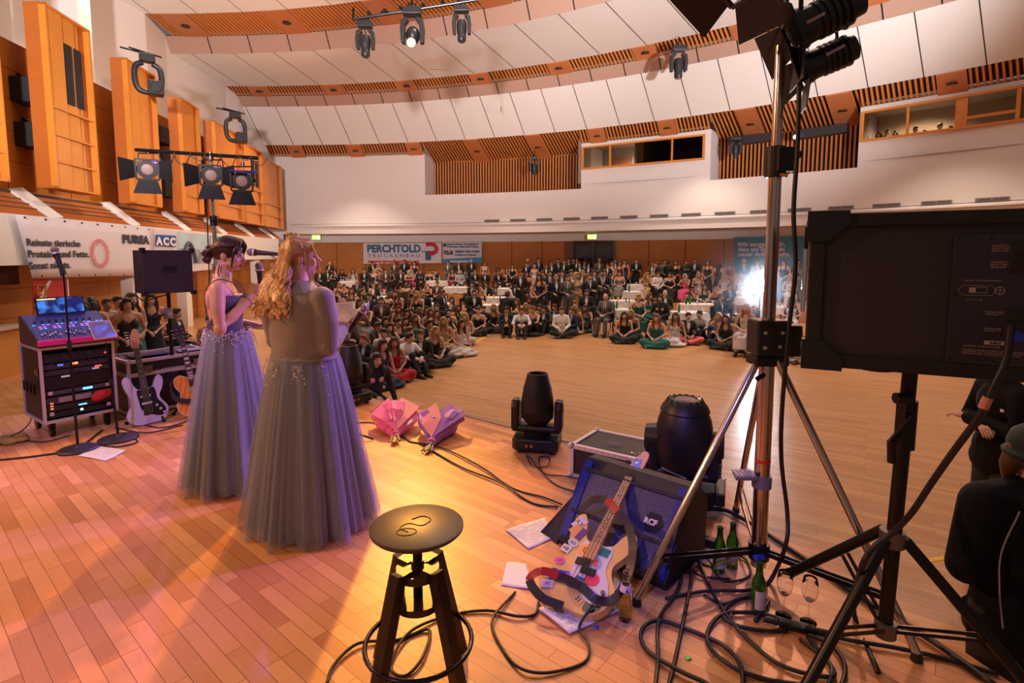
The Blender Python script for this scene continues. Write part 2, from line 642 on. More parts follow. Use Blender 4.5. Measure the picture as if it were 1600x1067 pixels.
# recess back walls of upright slats, with return cheeks
for k, (t0, t1) in enumerate((r1, r2)):
    b = MB(); R = 41.3
    N = 24
    for i in range(N):
        a, c = t0 + (t1 - t0) * i / N, t0 + (t1 - t0) * (i + 1) / N
        b.quad(pol(R + .12, a, 4.9), pol(R + .12, c, 4.9), pol(R + .12, c, 7.4), pol(R + .12, a, 7.4))
    structure(b.build('wall_back', SLATBACK))
    b = MB(); n = int((t1 - t0) * R / .17)
    for i in range(n):
        t = t0 + (t1 - t0) * (i + .5) / n
        b.bar(pol(R, t, 5.0), pol(R, t, 7.2), .075, .06, up=pol(1, t, 0) - pol(0, t, 0))
    structure(b.build('wall_back', SLAT))
    b = MB()
    for t in (t0, t1):
        b.quad(pol(RW, t, 5.06), pol(41.5, t, 5.06), pol(41.5, t, 7.42), pol(RW, t, 7.42))
    for i in range(N):
        a, c = t0 + (t1 - t0) * i / N, t0 + (t1 - t0) * (i + 1) / N
        b.quad(pol(RW, a, 5.06), pol(RW, c, 5.06), pol(41.5, c, 5.06), pol(41.5, a, 5.06))
    structure(b.build('wall_back', WALLW))

# white upper wall with window openings
def wallstrip(t0, t1, z0, z1, R=RW, name='wall_back', mat=WALLW, n=None):
    n = n or max(1, int((t1 - t0) / .03) + 1)
    b = MB()
    for i in range(n):
        a, c = t0 + (t1 - t0) * i / n, t0 + (t1 - t0) * (i + 1) / n
        b.quad(pol(R, a, z0), pol(R, c, z0), pol(R, c, z1), pol(R, a, z1))
    return structure(b.build(name, mat))

w1 = (t_at(911, 245, RW), t_at(1100, 230, RW))
w2 = (t_at(1348, 195, RW), t_at(1600, 160, RW) + .012)
w2b = w2[1]
wallL = t_at(440, 300, RW) - .35
wallstrip(wallL, TMAX, 3.45, 5.08)
wallstrip(wallL, r1[0], 5.08, 7.42)
WZ0, WZ1 = 6.06, 7.22
for (a, c) in ((r1[1], w1[0]), (w1[1], r2[0]), (r2[1], w2[0]), (w2b, TMAX)):
    wallstrip(a, c, 5.08, 7.42)
for (a, c) in (w1, w2):
    wallstrip(a, c, 5.08, WZ0); wallstrip(a, c, WZ1, 7.42)
# parapet band below the ledge and fascia
wallstrip(wallL, TMAX, 2.85, 3.30)
wallstrip(wallL, TMAX, 3.30, 3.45, R=RW + .06)
b = MB()
tl0 = t_at(455, 352, RW)
n = 70
for i in range(n):
    a, c = tl0 + (TMAX - tl0) * i / n, tl0 + (TMAX - tl0) * (i + 1) / n
    for (Ra, za, Rb, zb) in ((39.8, 3.30, 39.68, 3.30), (39.68, 3.30, 39.68, 3.36), (39.68, 3.36, 39.86, 3.45)):
        b.quad(pol(Ra, a, za), pol(Ra, c, za), pol(Rb, c, zb), pol(Rb, a, zb))
    b.quad(pol(39.8, a, 2.85), pol(39.8, c, 2.85), pol(42, c, 2.85), pol(42, a, 2.85))
structure(b.build('trim_5', WALLW))
# rear wall under the gallery
wallstrip(wallL, TMAX, 2.38, 2.86, R=41.7)
dr = (t_at(896, 400, 41.8), t_at(960, 400, 41.8))
WR = M('rear_wall_veneer', (.50, .19, .05), .4, noise=.2, nscale=1.2)
def woodwall(t0, t1):
    n = max(1, int((t1 - t0) * 41.8 / 1.9))
    for z0, z1, in ((HALL, .2), (.21, 1.29), (1.30, 2.38)):
        b = MB()
        for i in range(n):
            a, c = t0 + (t1 - t0) * i / n + .0004, t0 + (t1 - t0) * (i + 1) / n - .0004
            b.quad(pol(41.8, a, z0), pol(41.8, c, z0), pol(41.8, c, z1), pol(41.8, a, z1))
        structure(b.build('wall_back', WR))
woodwall(wallL, dr[0]); woodwall(dr[1], TMAX)
wallstrip(wallL, TMAX, HALL, 2.9, R=41.86, mat=GAP)
# dark glazed double door
b = MB()
for i in range(2):
    a, c = dr[0] + (dr[1] - dr[0]) * i / 2, dr[0] + (dr[1] - dr[0]) * (i + 1) / 2
    b.quad(pol(41.75, a, HALL), pol(41.75, c, HALL), pol(41.75, c, 2.3), pol(41.75, a, 2.3))
door = structure(b.build('door_1', M('dark_door_glass', (.015, .012, .012), .1)))
b = MB()
for t in (dr[0], (dr[0] + dr[1]) / 2, dr[1]):
    b.bar(pol(41.7, t, HALL), pol(41.7, t, 2.34), .12, .1)
b.bar(pol(41.7, dr[0], 2.34), pol(41.7, dr[1], 2.34), .12, .1); b.bar(pol(41.7, dr[0], 1.2), pol(41.7, dr[1], 1.2), .05, .06)
b.build('door_frame', M('dark_frame', (.06, .03, .02), .5), door)
b = MB(); b.quad(pol(41.68, dr[0] - .012, HALL), pol(41.68, dr[0], HALL), pol(41.68, dr[0], 2.36), pol(41.68, dr[0] - .012, 2.36))
structure(b.build('trim_6', M('reveal_brown', (.22, .09, .03), .5)))

# ---- gallery windows: rooms behind, glass, honey frames
def window(idx, rng, splits, back, inner, ppl):
    t0, t1 = rng
    b = MB()
    R1 = RW + 3.0
    b.mi = 0
    b.quad(pol(R1, t0, 5.2), pol(R1, t1, 5.2), pol(R1, t1, 8), pol(R1, t0, 8))
    b.mi = 1
    for t in (t0, t1): b.quad(pol(RW, t, 5.2), pol(R1, t, 5.2), pol(R1, t, 8), pol(RW, t, 8))
    b.quad(pol(RW, t0, 7.5), pol(RW, t1, 7.5), pol(R1, t1, 7.5), pol(R1, t0, 7.5))
    b.quad(pol(RW, t0, 5.3), pol(RW, t1, 5.3), pol(R1, t1, 5.3), pol(R1, t0, 5.3))
    structure(b.build('wall_back', [back, inner]))
    g = MB()
    g.quad(pol(RW + .03, t0, WZ0), pol(RW + .03, t1, WZ0), pol(RW + .03, t1, WZ1), pol(RW + .03, t0, WZ1))
    w = structure(g.build('window_%d' % idx, GLASS))
    f = MB()
    for z in (WZ0 + .035, WZ1 - .035):
        f.bar(pol(RW - .02, t0, z), pol(RW - .02, t1, z), .12, .08, up=(0, 0, 1))
    for t, wd in splits:
        f.bar(pol(RW - .02, t, WZ0), pol(RW - .02, t, WZ1), wd, .12, up=pol(1, t, 0) - pol(0, t, 0))
    f.build('window_frame', ORANGE, w)
    return w
def tz(px): 
    # bearing for a pixel column at window height
    return t_at(px, 225 if px < 1200 else 185, RW)
DARKROOM = M('dim_room_wall', (.30, .24, .21), .8)
TANROOM = M('tan_room_wall', (.46, .33, .22), .8)
w = window(1, w1, [(w1[0], .1), (tz(954), .09), (tz(1002), .28), (tz(1051), .09), (w1[1], .1)], DARKROOM, DARKROOM, 0)
# door shapes and light wedge in the room behind
b = MB()
for px in (975, 1076):
    t = t_at(px, 240, RW + 2.9)
    b.bar(pol(RW + 2.9, t, 5.35), pol(RW + 2.9, t, 7.0), 1.05, .05, up=pol(1, t, 0) - pol(0, t, 0))
structure(b.build('door_2', M('brown_inner_door', (.25, .10, .05), .5)))
b = MB()
for px in (929, 1018):
    t = t_at(px, 240, RW + 1.4)
    b.bar(pol(RW + .3, t - .012, 6.7), pol(RW + 2.9, t, 6.7), .15, 2.6, up=(0, 0, 1))
structure(b.build('wall_back', M('pale_partition', (.5, .46, .44), .8)))
window(2, w2, [(w2[0], .1), (tz(1419), .09), (tz(1502), .34), (tz(1590), .12), (w2[1], .1)], TANROOM, DARKROOM, 1)
b = MB(); b.bar(pol(RW - .03, tz(1506), 6.42), pol(RW - .03, tz(1590), 6.42), .1, .1, up=(0, 0, 1))
structure(b.build('trim_7', ORANGE))

# ---- ventilation grilles along the ledge
VG = M('vent_grey', (.33, .29, .27), .5, .3)
VGD = M('vent_slot', (.06, .05, .05), .7)
gx = [(937, 342), (983, 340), (1029, 338.5), (1078, 337), (1130, 335.5), (1184, 333), (1246, 330), (1311, 327), (1383, 323), (1462, 318.5), (1550, 314)]
tt = [t_at(x, y, RW) for x, y in gx]
stp = (tt[-1] - tt[0]) / 10
names = ['first', 'second', 'third', 'fourth', 'fifth', 'sixth', 'seventh', 'eighth', 'ninth', 'tenth', 'eleventh', 'twelfth', 'thirteenth', 'fourteenth', 'fifteenth']
for i, k in enumerate(range(-4, 11)):
    t = tt[0] + stp * k
    R = Matrix.Rotation(-t, 4, 'Z')
    v = thing('vent_grille', 'grey slotted ventilation grille on the white wall ledge, %s from the left' % names[i], 'vent', pol(RW - .02, t, 3.46), -t, 'vent grilles along the ledge')
    b = MB(); b.box((-.46, -.02, -.01), (.46, .02, .13)); b.build('frame', VG, v)
    for u in (-.42, .02):
        b = MB(); b.box((u, -.03, .02), (u + .40, -.021, .10)); b.build('slot', VGD, v)
    b = MB()
    for j in range(14): b.box((-.41 + j * .06, -.036, .015), (-.395 + j * .06, -.019, .105))
    b.build('louvre', VG, v)['kind'] = 'stuff'

# ---- recessed downlights in the wooden plates
DLM = M('downlight_rim', (.05, .04, .045), .25, .8)
DLE = M('downlight_glow', (1, .85, .65), .4, emit=2.0)
rimm = MB(); rimm.lathe([(.10, -.01), (.17, -.01), (.17, .03), (.10, .03)], 20)
rim_me = rimm.mesh('rim', DLM, True)
lm = MB(); lm.lathe([(.0, .012), (.10, .012)], 20)
# (0-radius start keeps a small lamp disc)
lamp_me = lm.mesh('lamp', DLE, True)
row_of = lambda z: 'front slatted band' if z > 11 else 'middle slatted band' if z > 9.5 else 'slatted soffit over the rear wall'
cnt = {}
ords = ['leftmost', 'second', 'third', 'fourth', 'fifth', 'sixth', 'seventh', 'eighth', 'ninth', 'tenth', 'eleventh', 'twelfth', 'thirteenth', 'fourteenth', 'fifteenth', 'sixteenth']
def proj(P):
    q = P - EYE
    d = q.y * math.cos(PITCH) - q.z * math.sin(PITCH); u = q.y * math.sin(PITCH) + q.z * math.cos(PITCH)
    return (800 + F_PX * q.x / d, 533 - F_PX * u / d) if d > .1 else (9999, 9999)
for c, p in DL:
    x, y = proj(c)
    if not (-5 < x < 1620 and -10 < y < 1067): continue
    rn = row_of(c.z); k = cnt.get(rn, 0); cnt[rn] = k + 1
    d = thing('ceiling_downlight', 'small round recessed downlight in the %s, %s from the left' % (rn, ords[k]) if k else 'small round recessed downlight in the %s, leftmost one' % rn, 'light', c + Vector((0, 0, -.02)), 0, 'recessed ceiling downlights')
    for nm, me in (('rim', rim_me), ('lamp', lamp_me)):
        o = bpy.data.objects.new(nm, me); COL.objects.link(o); o.parent = d

# ================================================================== LEFT WALL
LD = Vector((-.1293, .9916, 0)).normalized()       # along the wall, away from the camera
LN = Vector((-.9916, -.1293, 0)).normalized()      # out of the room
def LW(s, w, z): 
    p = LD * s + LN * w
    return Vector((p.x, p.y, z))
def s_at(px, w):          # distance along the wall where an image column meets offset w
    r = ray(px, 398)
    # (r.x,r.y)*k . LN = w
    k = w / (r.x * LN.x + r.y * LN.y)
    return k * (r.x * LD.x + r.y * LD.y)
W0 = 8.84; W1 = 9.70
S_END = s_at(443, W0)
def lbox(b, s0, s1, wa, wb, z0, z1):
    vs = [LW(s, w, z) for z in (z0, z1) for s, w in ((s0, wa), (s1, wa), (s1, wb), (s0, wb))]
    b.add(vs, [(0, 3, 2, 1), (4, 5, 6, 7), (0, 1, 5, 4), (1, 2, 6, 5), (2, 3, 7, 6), (3, 0, 4, 7)])
    return b
# white balcony beam
b = MB(); lbox(b, -3, s_at(436, W0), W0, W0 + .5, 1.38, 2.45)
structure(b.build('wall_left', WHITEP))
# sloping slatted soffit and white ribs
b = MB()
b.mi = 0
b.quad(LW(-3, W0 + .05, 2.45), LW(S_END, W0 + .05, 2.45), LW(S_END, W1, 3.08), LW(-3, W1, 3.08))
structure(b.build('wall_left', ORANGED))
b = MB()
for f_ in (.30, .48, .66):
    w_ = W0 + .05 + (W1 - W0 - .05) * f_; z_ = 2.45 + .63 * f_
    b.bar(LW(-3, w_ - .01, z_ - .01), LW(S_END, w_ - .01, z_ - .01), .05, .03)
structure(b.build('trim_8', M('dark_slot', (.10, .035, .015), .6)))
b = MB(); b.bar(LW(-3, W1 - .1, 3.02), LW(S_END, W1 - .1, 3.02), .06, .05)
structure(b.build('trim_8', M('dark_rail', (.07, .05, .03), .5)))
s_r = [s_at(x, W0) for x in (95, 199, 288, 352, 398)]
stp_r = (s_r[4] - s_r[0]) / 4
for k in range(-2, 6):
    s = s_r[0] + stp_r * k
    if s > S_END: continue
    b = MB(); b.bar(LW(s, W0 + .06, 2.40), LW(s - .1, W1 - .05, 3.06), .42, .16, up=LN)
    structure(b.build('trim_9', WHITEP))
# wall behind the panels, flat veneer with joints
b = MB()
z = 3.08
ss = -2.0
VE = ORANGE
sx = [-3 + 2.1 * i for i in range(int((S_END + 3) / 2.1) + 1)] + [S_END]
for s0, s1 in zip(sx[:-1], sx[1:]):
    for z0, z1 in ((3.08, 3.72), (3.73, 4.42), (4.43, 5.12), (5.13, 5.8), (5.81, 6.45)):
        b.quad(LW(s0 + .01, W1, z0), LW(s1 - .01, W1, z0), LW(s1 - .01, W1, z1), LW(s0 + .01, W1, z1))
structure(b.build('wall_left', VE))
b = MB(); b.quad(LW(-3, W1 + .03, 2.4), LW(S_END, W1 + .03, 2.4), LW(S_END, W1 + .03, 6.46), LW(-3, W1 + .03, 6.46))
structure(b.build('wall_left', GAP))
# white upper wall, following the left ends of the ceiling rings outwards
ends = [RZ(226, 20, 29.2), RZ(258, 55, 31), RZ(352, 134, 35.8), RZ(372, 150, 36.6), RZ(415, 230, 39.2)]
b = MB()
top = [Vector((ends[0].x - 2.0, ends[0].y - 9, 12.3))] + ends + [RZ(440, 300, RW)]
for a, c in zip(top[:-1], top[1:]):
    b.quad(Vector((a.x, a.y, 2.2)), Vector((c.x, c.y, 2.2)), c, a)
    b.quad(a, c, Vector((c.x - 2, c.y + 1, 13)), Vector((a.x - 2, a.y + 1, 13)))
structure(b.build('wall_left', WALLW))
b = MB()
b.quad(LW(-6, 15.5, 5.5), Vector((top[0].x, top[0].y, 2)), Vector((top[0].x, top[0].y, 12.6)), LW(-6, 15.5, 12.6))
b.quad(LW(-6, W1, 6.46), LW(S_END, W1, 6.46), LW(S_END, W1 + 1.2, 6.5), LW(-6, 16, 6.5))
structure(b.build('wall_left', WALLW))
# white columns standing behind the panels
for px, ht in ((141, 9.5), (12, 9.5)):
    b = MB(); s = s_at(px, 10.6); lbox(b, s - .3, s + .3, 10.3, 10.8, 6.4, 11.9); structure(b.build('wall_left', WHITEP))
# lower wood wall, columns, dark niche
b = MB()
sx = [-3 + 2.6 * i for i in range(int((s_at(437, 10.0) + 3) / 2.6) + 1)] + [s_at(437, 10.0)]
for s0, s1 in zip(sx[:-1], sx[1:]):
    for z0, z1 in ((HALL, -.55), (-.54, .12), (.13, .8), (.81, 1.5)):
        b.quad(LW(s0 + .006, 10.0, z0), LW(s1 - .006, 10.0, z0), LW(s1 - .006, 10.0, z1), LW(s0 + .006, 10.0, z1))
structure(b.build('wall_left', M('left_wall_veneer', (.62, .26, .055), .42, noise=.2, nscale=1.5)))
b = MB(); b.quad(LW(-3, 10.03, HALL), LW(S_END + 1, 10.03, HALL), LW(S_END + 1, 10.03, 1.5), LW(-3, 10.03, 1.5)); structure(b.build('wall_left', GAP))
for px in (204, 288, 343, 401):
    s = s_at(px, W0 + .1)
    b = MB(); lbox(b, s, s + .40, W0 + .10, W0 + .42, HALL, 1.4); structure(b.build('wall_left', WHITEP))
# dark brown panel at the far left under the beam, with low parapet
b = MB(); lbox(b, s_at(5, 9.3), s_at(27, 9.3), 9.3, 9.98, .95, 1.38); structure(b.build('trim_8', M('dark_niche', (.12, .045, .02), .6)))
b = MB(); lbox(b, s_at(-60, 9.0), s_at(27, 9.0), 9.0, 9.1, HALL, .05); 
structure(b.build('wall_left', M('left_wall_veneer', (.62, .26, .055))))
b = MB(); lbox(b, s_at(-60, 9.0), s_at(28, 9.0), 8.9, 9.98, .05, .12); structure(b.build('trim_10', M('pale_ledge', (.55, .42, .38), .6)))

# ---- acoustic wall panels (each a box with frame, shelves, niches)
BLKCLOTH = M('black_speaker_cloth', (.015, .012, .014), .9)
def acoustic(px0, px1, zt, zb, label, strips=0, side=True, shelves=3, w=W0):
    s0, s1 = s_at(px0, w), s_at(px1, w)
    L = s1 - s0
    t = thing('acoustic_panel', label, 'wall panel', LW(s0, w, zb), math.atan2(LD.y, LD.x), 'honey wood acoustic panels on the left wall')
    # local x along wall, local y: away from room is left-hand normal of LD => LN
    H = zt - zb; D = .45
    b = MB()
    b.box((0, .14, 0), (L, D, H))
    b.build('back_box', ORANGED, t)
    b = MB()
    e = .05
    b.box((0, 0, 0), (L, .14, e)); b.box((0, 0, H - e), (L, .14, H)); b.box((0, 0, 0), (e, .14, H)); b.box((L - e, 0, 0), (L, .14, H))
    b.build('frame', ORANGE, t)
    zz = [0] + [H * f for f in ((.15, .30, .45) if shelves == 3 else (.30,) if shelves == 1 else (.17, .34))] + [H]
    for k in range(1, len(zz) - 1):
        q = MB(); q.box((e, .005, zz[k] - .02), (L - e, .14, zz[k] + .02)); q.build('shelf', ORANGE, t)
    for k in range(len(zz) - 1):
        for f0, f1, d in ((0, .36, .03), (.36, .68, .06), (.68, .82, .1)):
            q = MB(); q.box((e + f0 * (L - 2 * e), d, zz[k] + .03), (e + f1 * (L - 2 * e) - .005, .145, zz[k + 1] - .03)); q.build('facing_board', ORANGE, t)
    for k in range(strips):
        f = .40 + k * .22
        q = MB(); q.box((f * L, -.012 + .04, H * .50), ((f + .15) * L, .06, H * .84)); q.build('speaker_strip', BLKCLOTH, t)
    return t
acoustic(-60, 26, 7.0, 3.1, 'honey wood acoustic panel cut by the left edge of the photo', 0)
acoustic(99, 164, 7.3, 3.15, 'large honey wood acoustic panel with two black strips, nearest to the left edge', 2)
acoustic(217, 259, 7.2, 3.1, 'honey wood acoustic panel behind the hanging lamp fixture with open yoke', 0, shelves=1)
acoustic(296, 323, 7.0, 3.1, 'honey wood acoustic panel behind the lamp stand crossbar', 0)
acoustic(346, 386, 6.9, 3.08, 'honey wood acoustic panel with black loudspeaker strips behind the blue lit lamp', 0)
acoustic(388, 416, 6.7, 3.05, 'narrow honey wood acoustic panel second from the far end of the row', 2, w=W0 - .02)
acoustic(417, 445, 6.5, 3.05, 'farthest honey wood acoustic panel at the white rear wall', 0, shelves=2)
# black speaker boxes set between the panels
for i, (px, z0, z1) in enumerate(((80, 5.1, 5.65), (82, 4.1, 4.65), (272, 5.4, 5.95), (273, 4.5, 5.05), (274, 3.6, 4.1))):
    s = s_at(px, W0 + .45)
    wd = .30 if px < 100 else .45
    names_ = ['upper black speaker box in the dark gap left of the striped panel', 'lower black speaker box in the dark gap left of the striped panel',
              'topmost black speaker box in the gap beside the lamp crossbar', 'middle black speaker box in the gap beside the lamp crossbar', 'lowest black speaker box in the gap beside the lamp crossbar']
    t = thing('wall_speaker', names_[i], 'speaker', LW(s, W0 + .45, z0), math.atan2(LD.y, LD.x), 'black speakers between the panels')
    b = MB(); b.box((-wd, 0, 0), (wd, .6, z1 - z0)); b.build('cabinet', BLACKM, t, bev=.02)
    b = MB(); b.box((-wd * .9, -.01, .05), (wd * .9, 0.005, z1 - z0 - .05)); b.build('grille', BLKCLOTH, t)
    b = MB(); b.cyl((0, .2, z1 - z0), (0, .55, z1 - z0 + .2), .04); b.build('bracket', BLKMET, t)

# ================================================================== BANNERS
INK = M('banner_ink', (.03, .03, .045), .6)
BANW = M('banner_vinyl', (.72, .66, .72), .5, noise=.03, nscale=3)
def left_frame(px, z, w): return plane_frame(LW(s_at(px, w), w, z), LD, (0, 0, 1))
def lpt(px, py, w=8.78):
    r = ray(px, py); k = w / (r.x * LN.x + r.y * LN.y)
    return EYE + r * k
t = thing('sponsor_banner', 'long pale vinyl banner with black German slogan, hung on the white balcony beam', 'banner', (0, 0, 0))
b = MB()
# a gently sagging sheet between its four hung corners
TL, TR, BR, BL = lpt(22, 335), lpt(240, 357), lpt(238, 430), lpt(49, 434)
n = 16; m = 6; vs = []; fs = []
for i in range(n + 1):
    for j in range(m + 1):
        u, v = i / n, j / m
        p = (TL.lerp(TR, u)).lerp(BL.lerp(BR, u), v)
        p = p - LN * (.012 + .014 * math.sin(u * 9) * v + .012 * math.sin(PI * v)) 
        vs.append(p)
for i in range(n):
    for j in range(m):
        a = i * (m + 1) + j
        fs.append((a, a + m + 1, a + m + 2, a + 1))
b.add(vs, fs); o = b.build('banner_sheet', BANW, t, smooth=True)
sd = o.modifiers.new('s', 'SOLIDIFY'); sd.thickness = .006
def banner_text(body, px, py, pxh, mat, parent, bold=.0, w=8.725, sx=1.0, space=1.0, name='lettering'):
    """lettering whose baseline starts at the pixel on the banner plane, cap height given in photo pixels"""
    p = lpt(px, py, w); q = lpt(px, py - pxh, w)
    h = (q.z - p.z)
    return text(body, h / .73, mat, name, parent, plane_frame(p, LD, (0, 0, 1)), bold=bold, sx=sx, space=space)
banner_text('Reinste tierische', 41, 383.5, 11.5, INK, t, .006, sx=1.22)
banner_text('Proteine und Fette.', 43, 402, 11.5, INK, t, .006, sx=1.22)
banner_text('Sonst nichts.', 45, 420.5, 11.5, INK, t, .006, sx=1.22)
banner_text('PUREA', 192, 379, 12.5, INK, t, .022, sx=1.35, space=1.15)
b = MB(); c = lpt(156, 396, 8.725)
for rr, w_ in ((.36, .012), (.27, .008)):
    b.tube([c + LD * rr * math.cos(a) + Vector((0, 0, rr * math.sin(a))) for a in [2 * PI * i / 40 for i in range(40)]], w_, 4, closed=True)
for i in range(26):
    a = 2 * PI * i / 26
    b.tube([c + LD * .30 * math.cos(a) + Vector((0, 0, .30 * math.sin(a))), c + LD * .33 * math.cos(a + .05) + Vector((0, 0, .33 * math.sin(a + .05)))], .012, 4)
b.build('round_stamp', M('stamp_red', (.72, .12, .14), .6), t)
b = MB()
for i in range(9):
    p = TL.lerp(TR, (i + .3) / 9) - LN * .06 - Vector((0, 0, .05)); b.cyl(p, p - LN * .02, .022, n=8)
for i in range(8):
    p = BL.lerp(BR, (i + .3) / 8) - LN * .08 + Vector((0, 0, .04)); b.cyl(p, p - LN * .02, .018, n=8)
b.build('eyelet', BLKMET, t)['kind'] = 'stuff'

ACCB = M('logo_blue', (.02, .10, .42), .5)
t = thing('sponsor_banner', 'banner with white ACC letters in blue squares and a village picture', 'banner', (0, 0, 0))
def lquad(name, c4, mat, parent, w, th=.012):
    P = [lpt(x, y, w) for x, y in c4]
    b = MB(); b.add(P + [p + LN * th for p in P], [(3, 2, 1, 0), (4, 5, 6, 7), (0, 1, 5, 4), (1, 2, 6, 5), (2, 3, 7, 6), (3, 0, 4, 7)])
    return b.build(name, mat, parent)
lquad('banner_sheet', [(240, 358), (327, 366), (331, 421), (238, 430)], BANW, t, 8.76)
for i, (x0, x1) in enumerate(((244, 254), (254.5, 264.5), (265, 275))):
    y0 = 366.5 + i * .6
    lquad('logo_square', [(x0, y0), (x1, y0 + .5), (x1, y0 + 18), (x0, y0 + 18)], ACCB, t, 8.72)
    banner_text('ACC'[i], x0 + 1.2, y0 + 15.5, 12, WHITEP, t, .02, w=8.69, sx=1.5)
PIC, nt, bs = new_mat('village_picture')
n_ = nt.nodes.new('ShaderNodeTexVoronoi'); n_.inputs['Scale'].default_value = 6
cr = nt.nodes.new('ShaderNodeValToRGB')
cr.color_ramp.elements[0].color = (.10, .11, .14, 1); cr.color_ramp.elements[1].color = (.55, .62, .72, 1)
tc = nt.nodes.new('ShaderNodeTexCoord'); nt.links.new(tc.outputs['Object'], n_.inputs[0]); nt.links.new(n_.outputs['Color'], cr.inputs[0]); nt.links.new(cr.outputs[0], bs.inputs['Base Color'])
lquad('picture_panel', [(279, 363), (326, 367), (328, 390), (279, 388)], M('picture_sky', (.45, .62, .72), .6, noise=.25, nscale=1.5), t, 8.73)
lquad('picture_panel', [(279, 388), (328, 390), (330, 410), (279, 412)], PIC, t, 8.73)
b = MB()
b.tube([lpt(284 + 22 * u, 410 - 30 * math.sin(PI * u), 8.70) for u in [i / 16 for i in range(17)]], .07, 6)
b.build('round_arch', M('arch_dark', (.06, .06, .07), .6), t)
t = thing('sponsor_banner', 'small teal and white banner at the far end of the balcony beam', 'banner', (0, 0, 0))
lquad('banner_sheet', [(329, 368), (347, 370), (347, 416), (331, 416)], M('teal_banner', (.10, .42, .42), .6, noise=.5, nscale=2), t, 8.76)
lquad('white_block', [(330, 370), (334, 370.4), (334, 384), (330, 384)], BANW, t, 8.72)
lquad('white_block', [(330, 404), (336, 404.4), (336, 412), (330, 412)], BANW, t, 8.72)

# red roll-up banner below
RED = M('rollup_red', (.50, .03, .03), .5)
t = thing('rollup_banner', 'red roll-up banner with white stripe and gold crest under the long slogan banner', 'banner', (0, 0, 0))
lquad('banner_sheet', [(51, 436), (105, 436), (110, 540), (54, 540)], RED, t, 8.9)
lquad('white_stripe', [(76, 438), (81, 438), (57, 484), (54, 478)], BANW, t, 8.88)
lquad('white_edge', [(105, 436), (107, 436), (112, 540), (110, 540)], BANW, t, 8.89)
b = MB()
P = [lpt(x, y, 8.86) for x, y in ((59, 446), (72, 446), (72, 462), (65.5, 471), (59, 462))]
b.tube(P, .018, 4, closed=True); b.ell(P[0].lerp(P[3], .55), .045, 10, 6)
b.build('gold_crest', M('crest_gold', (.65, .30, .04), .5), t)
banner_text('Die Steiermark', 64, 492, 3.0, BANW, t, .004, w=8.87)
b = MB(); b.bar(lpt(55, 545, 8.9), lpt(110, 545, 8.9), .1, .12); b.build('base', ALU, t)

# rear wall banners: drawn on a flat chord of the curve
def rear_banner(name, label, px0, px1, ytop, ybot, mat):
    a = RZ(px0, ytop[0], 41.4); c = RZ(px1, ytop[1], 41.4)
    a2 = RZ(px0, ybot[0], 41.4); c2 = RZ(px1, ybot[1], 41.4)
    t = thing(name, label, 'banner', (0, 0, 0))
    d = (c - a); d.z = 0; d.normalize(); nrm = Vector((d.y, -d.x, 0))
    if nrm.y > 0: nrm = -nrm
    b = MB(); th = nrm * .02
    b.add([a2, c2, c, a, a2 + th, c2 + th, c + th, a + th], [(0, 3, 2, 1), (4, 5, 6, 7), (0, 1, 5, 4), (1, 2, 6, 5), (2, 3, 7, 6), (3, 0, 4, 7)])
    b.build('banner_sheet', mat, t)
    def at(fx, fy):        # fractions from left and from top
        return a.lerp(c, fx).lerp(a2.lerp(c2, fx), fy) + nrm * .05
    up = (a - a2).normalized()
    return t, at, d, up, nrm
TBLUE = M('logo_dark_blue', (.02, .13, .27), .5)
TRED = M('logo_red', (.62, .03, .05), .5)
t, at, d, up, nr = rear_banner('sponsor_banner', 'white banner with large blue letters and red-blue emblem on the rear wall', 568, 690, (380, 379.5), (412, 411), BANW)
Hh = (at(0, 0) - at(0, 1)).length; Wd = (at(0, 0) - at(1, 0)).length
def btext(body, fx, fy, fh, fw, mat, bold=0.0, space=1.0):
    """baseline start at (fx, fy); cap height fh and width fw as fractions of the sheet"""
    o = text(body, Hh * fh / .73, mat, 'lettering', t, None, bold=bold, space=space)
    xs = [v.co.x for v in o.data.vertices]
    sc = Wd * fw / (max(xs) - min(xs))
    o.data.transform(Matrix.Diagonal((sc, 1, 1, 1)))
    o.data.transform(plane_frame(at(fx, fy), d, up))
    return o
btext('PERCHTOLD', .05, .43, .36, .69, TBLUE, .03)
btext('TROCKENBAU', .06, .68, .17, .67, TBLUE, .0, 1.5)
btext('www.trockenbau.at', .06, .95, .15, .67, TRED, .015)
b = MB(); c = at(.86, .30)
b.tube([c + d * .42 * math.cos(a) * 1.0 + up * .30 * math.sin(a) for a in [-1.7 + 3.9 * i / 20 for i in range(21)]], .13, 6)
b.build('red_emblem', TRED, t)
b = MB()
for p, q in (((.76, .42), (.90, .42)),): b.bar(at(*p), at(*q), .2, .06, up=up)
b.bar(at(.835, .42), at(.835, .85), .34, .06, up=d.cross(up)); b.build('blue_emblem', TBLUE, t)
t, at, d, up, nr = rear_banner('sponsor_banner', 'smaller white banner with dark print above a light blue strip on the rear wall', 692, 753, (379, 378.5), (411, 410), BANW)
Hh = (at(0, 0) - at(0, 1)).length; Wd = (at(0, 0) - at(1, 0)).length
btext('Innenausbau Trockenbau', .12, .12, .08, .8, TBLUE, .01); btext('Fassaden Estriche Putze', .12, .24, .08, .8, TBLUE, .01)
btext('POLAR', .03, .58, .2, .25, INK, .02); btext('HEIZEN I BAD I KLIMA', .32, .49, .1, .64, TBLUE, .012); btext('Installationen und Service', .32, .64, .08, .55, TBLUE, .008)
b = MB(); e0 = [at(0, .8), at(1, .74), at(1, 1), at(0, 1)]; b.add(e0, [(0, 3, 2, 1)]); b.build('blue_strip', M('banner_cyan', (.03, .30, .62), .5), t)
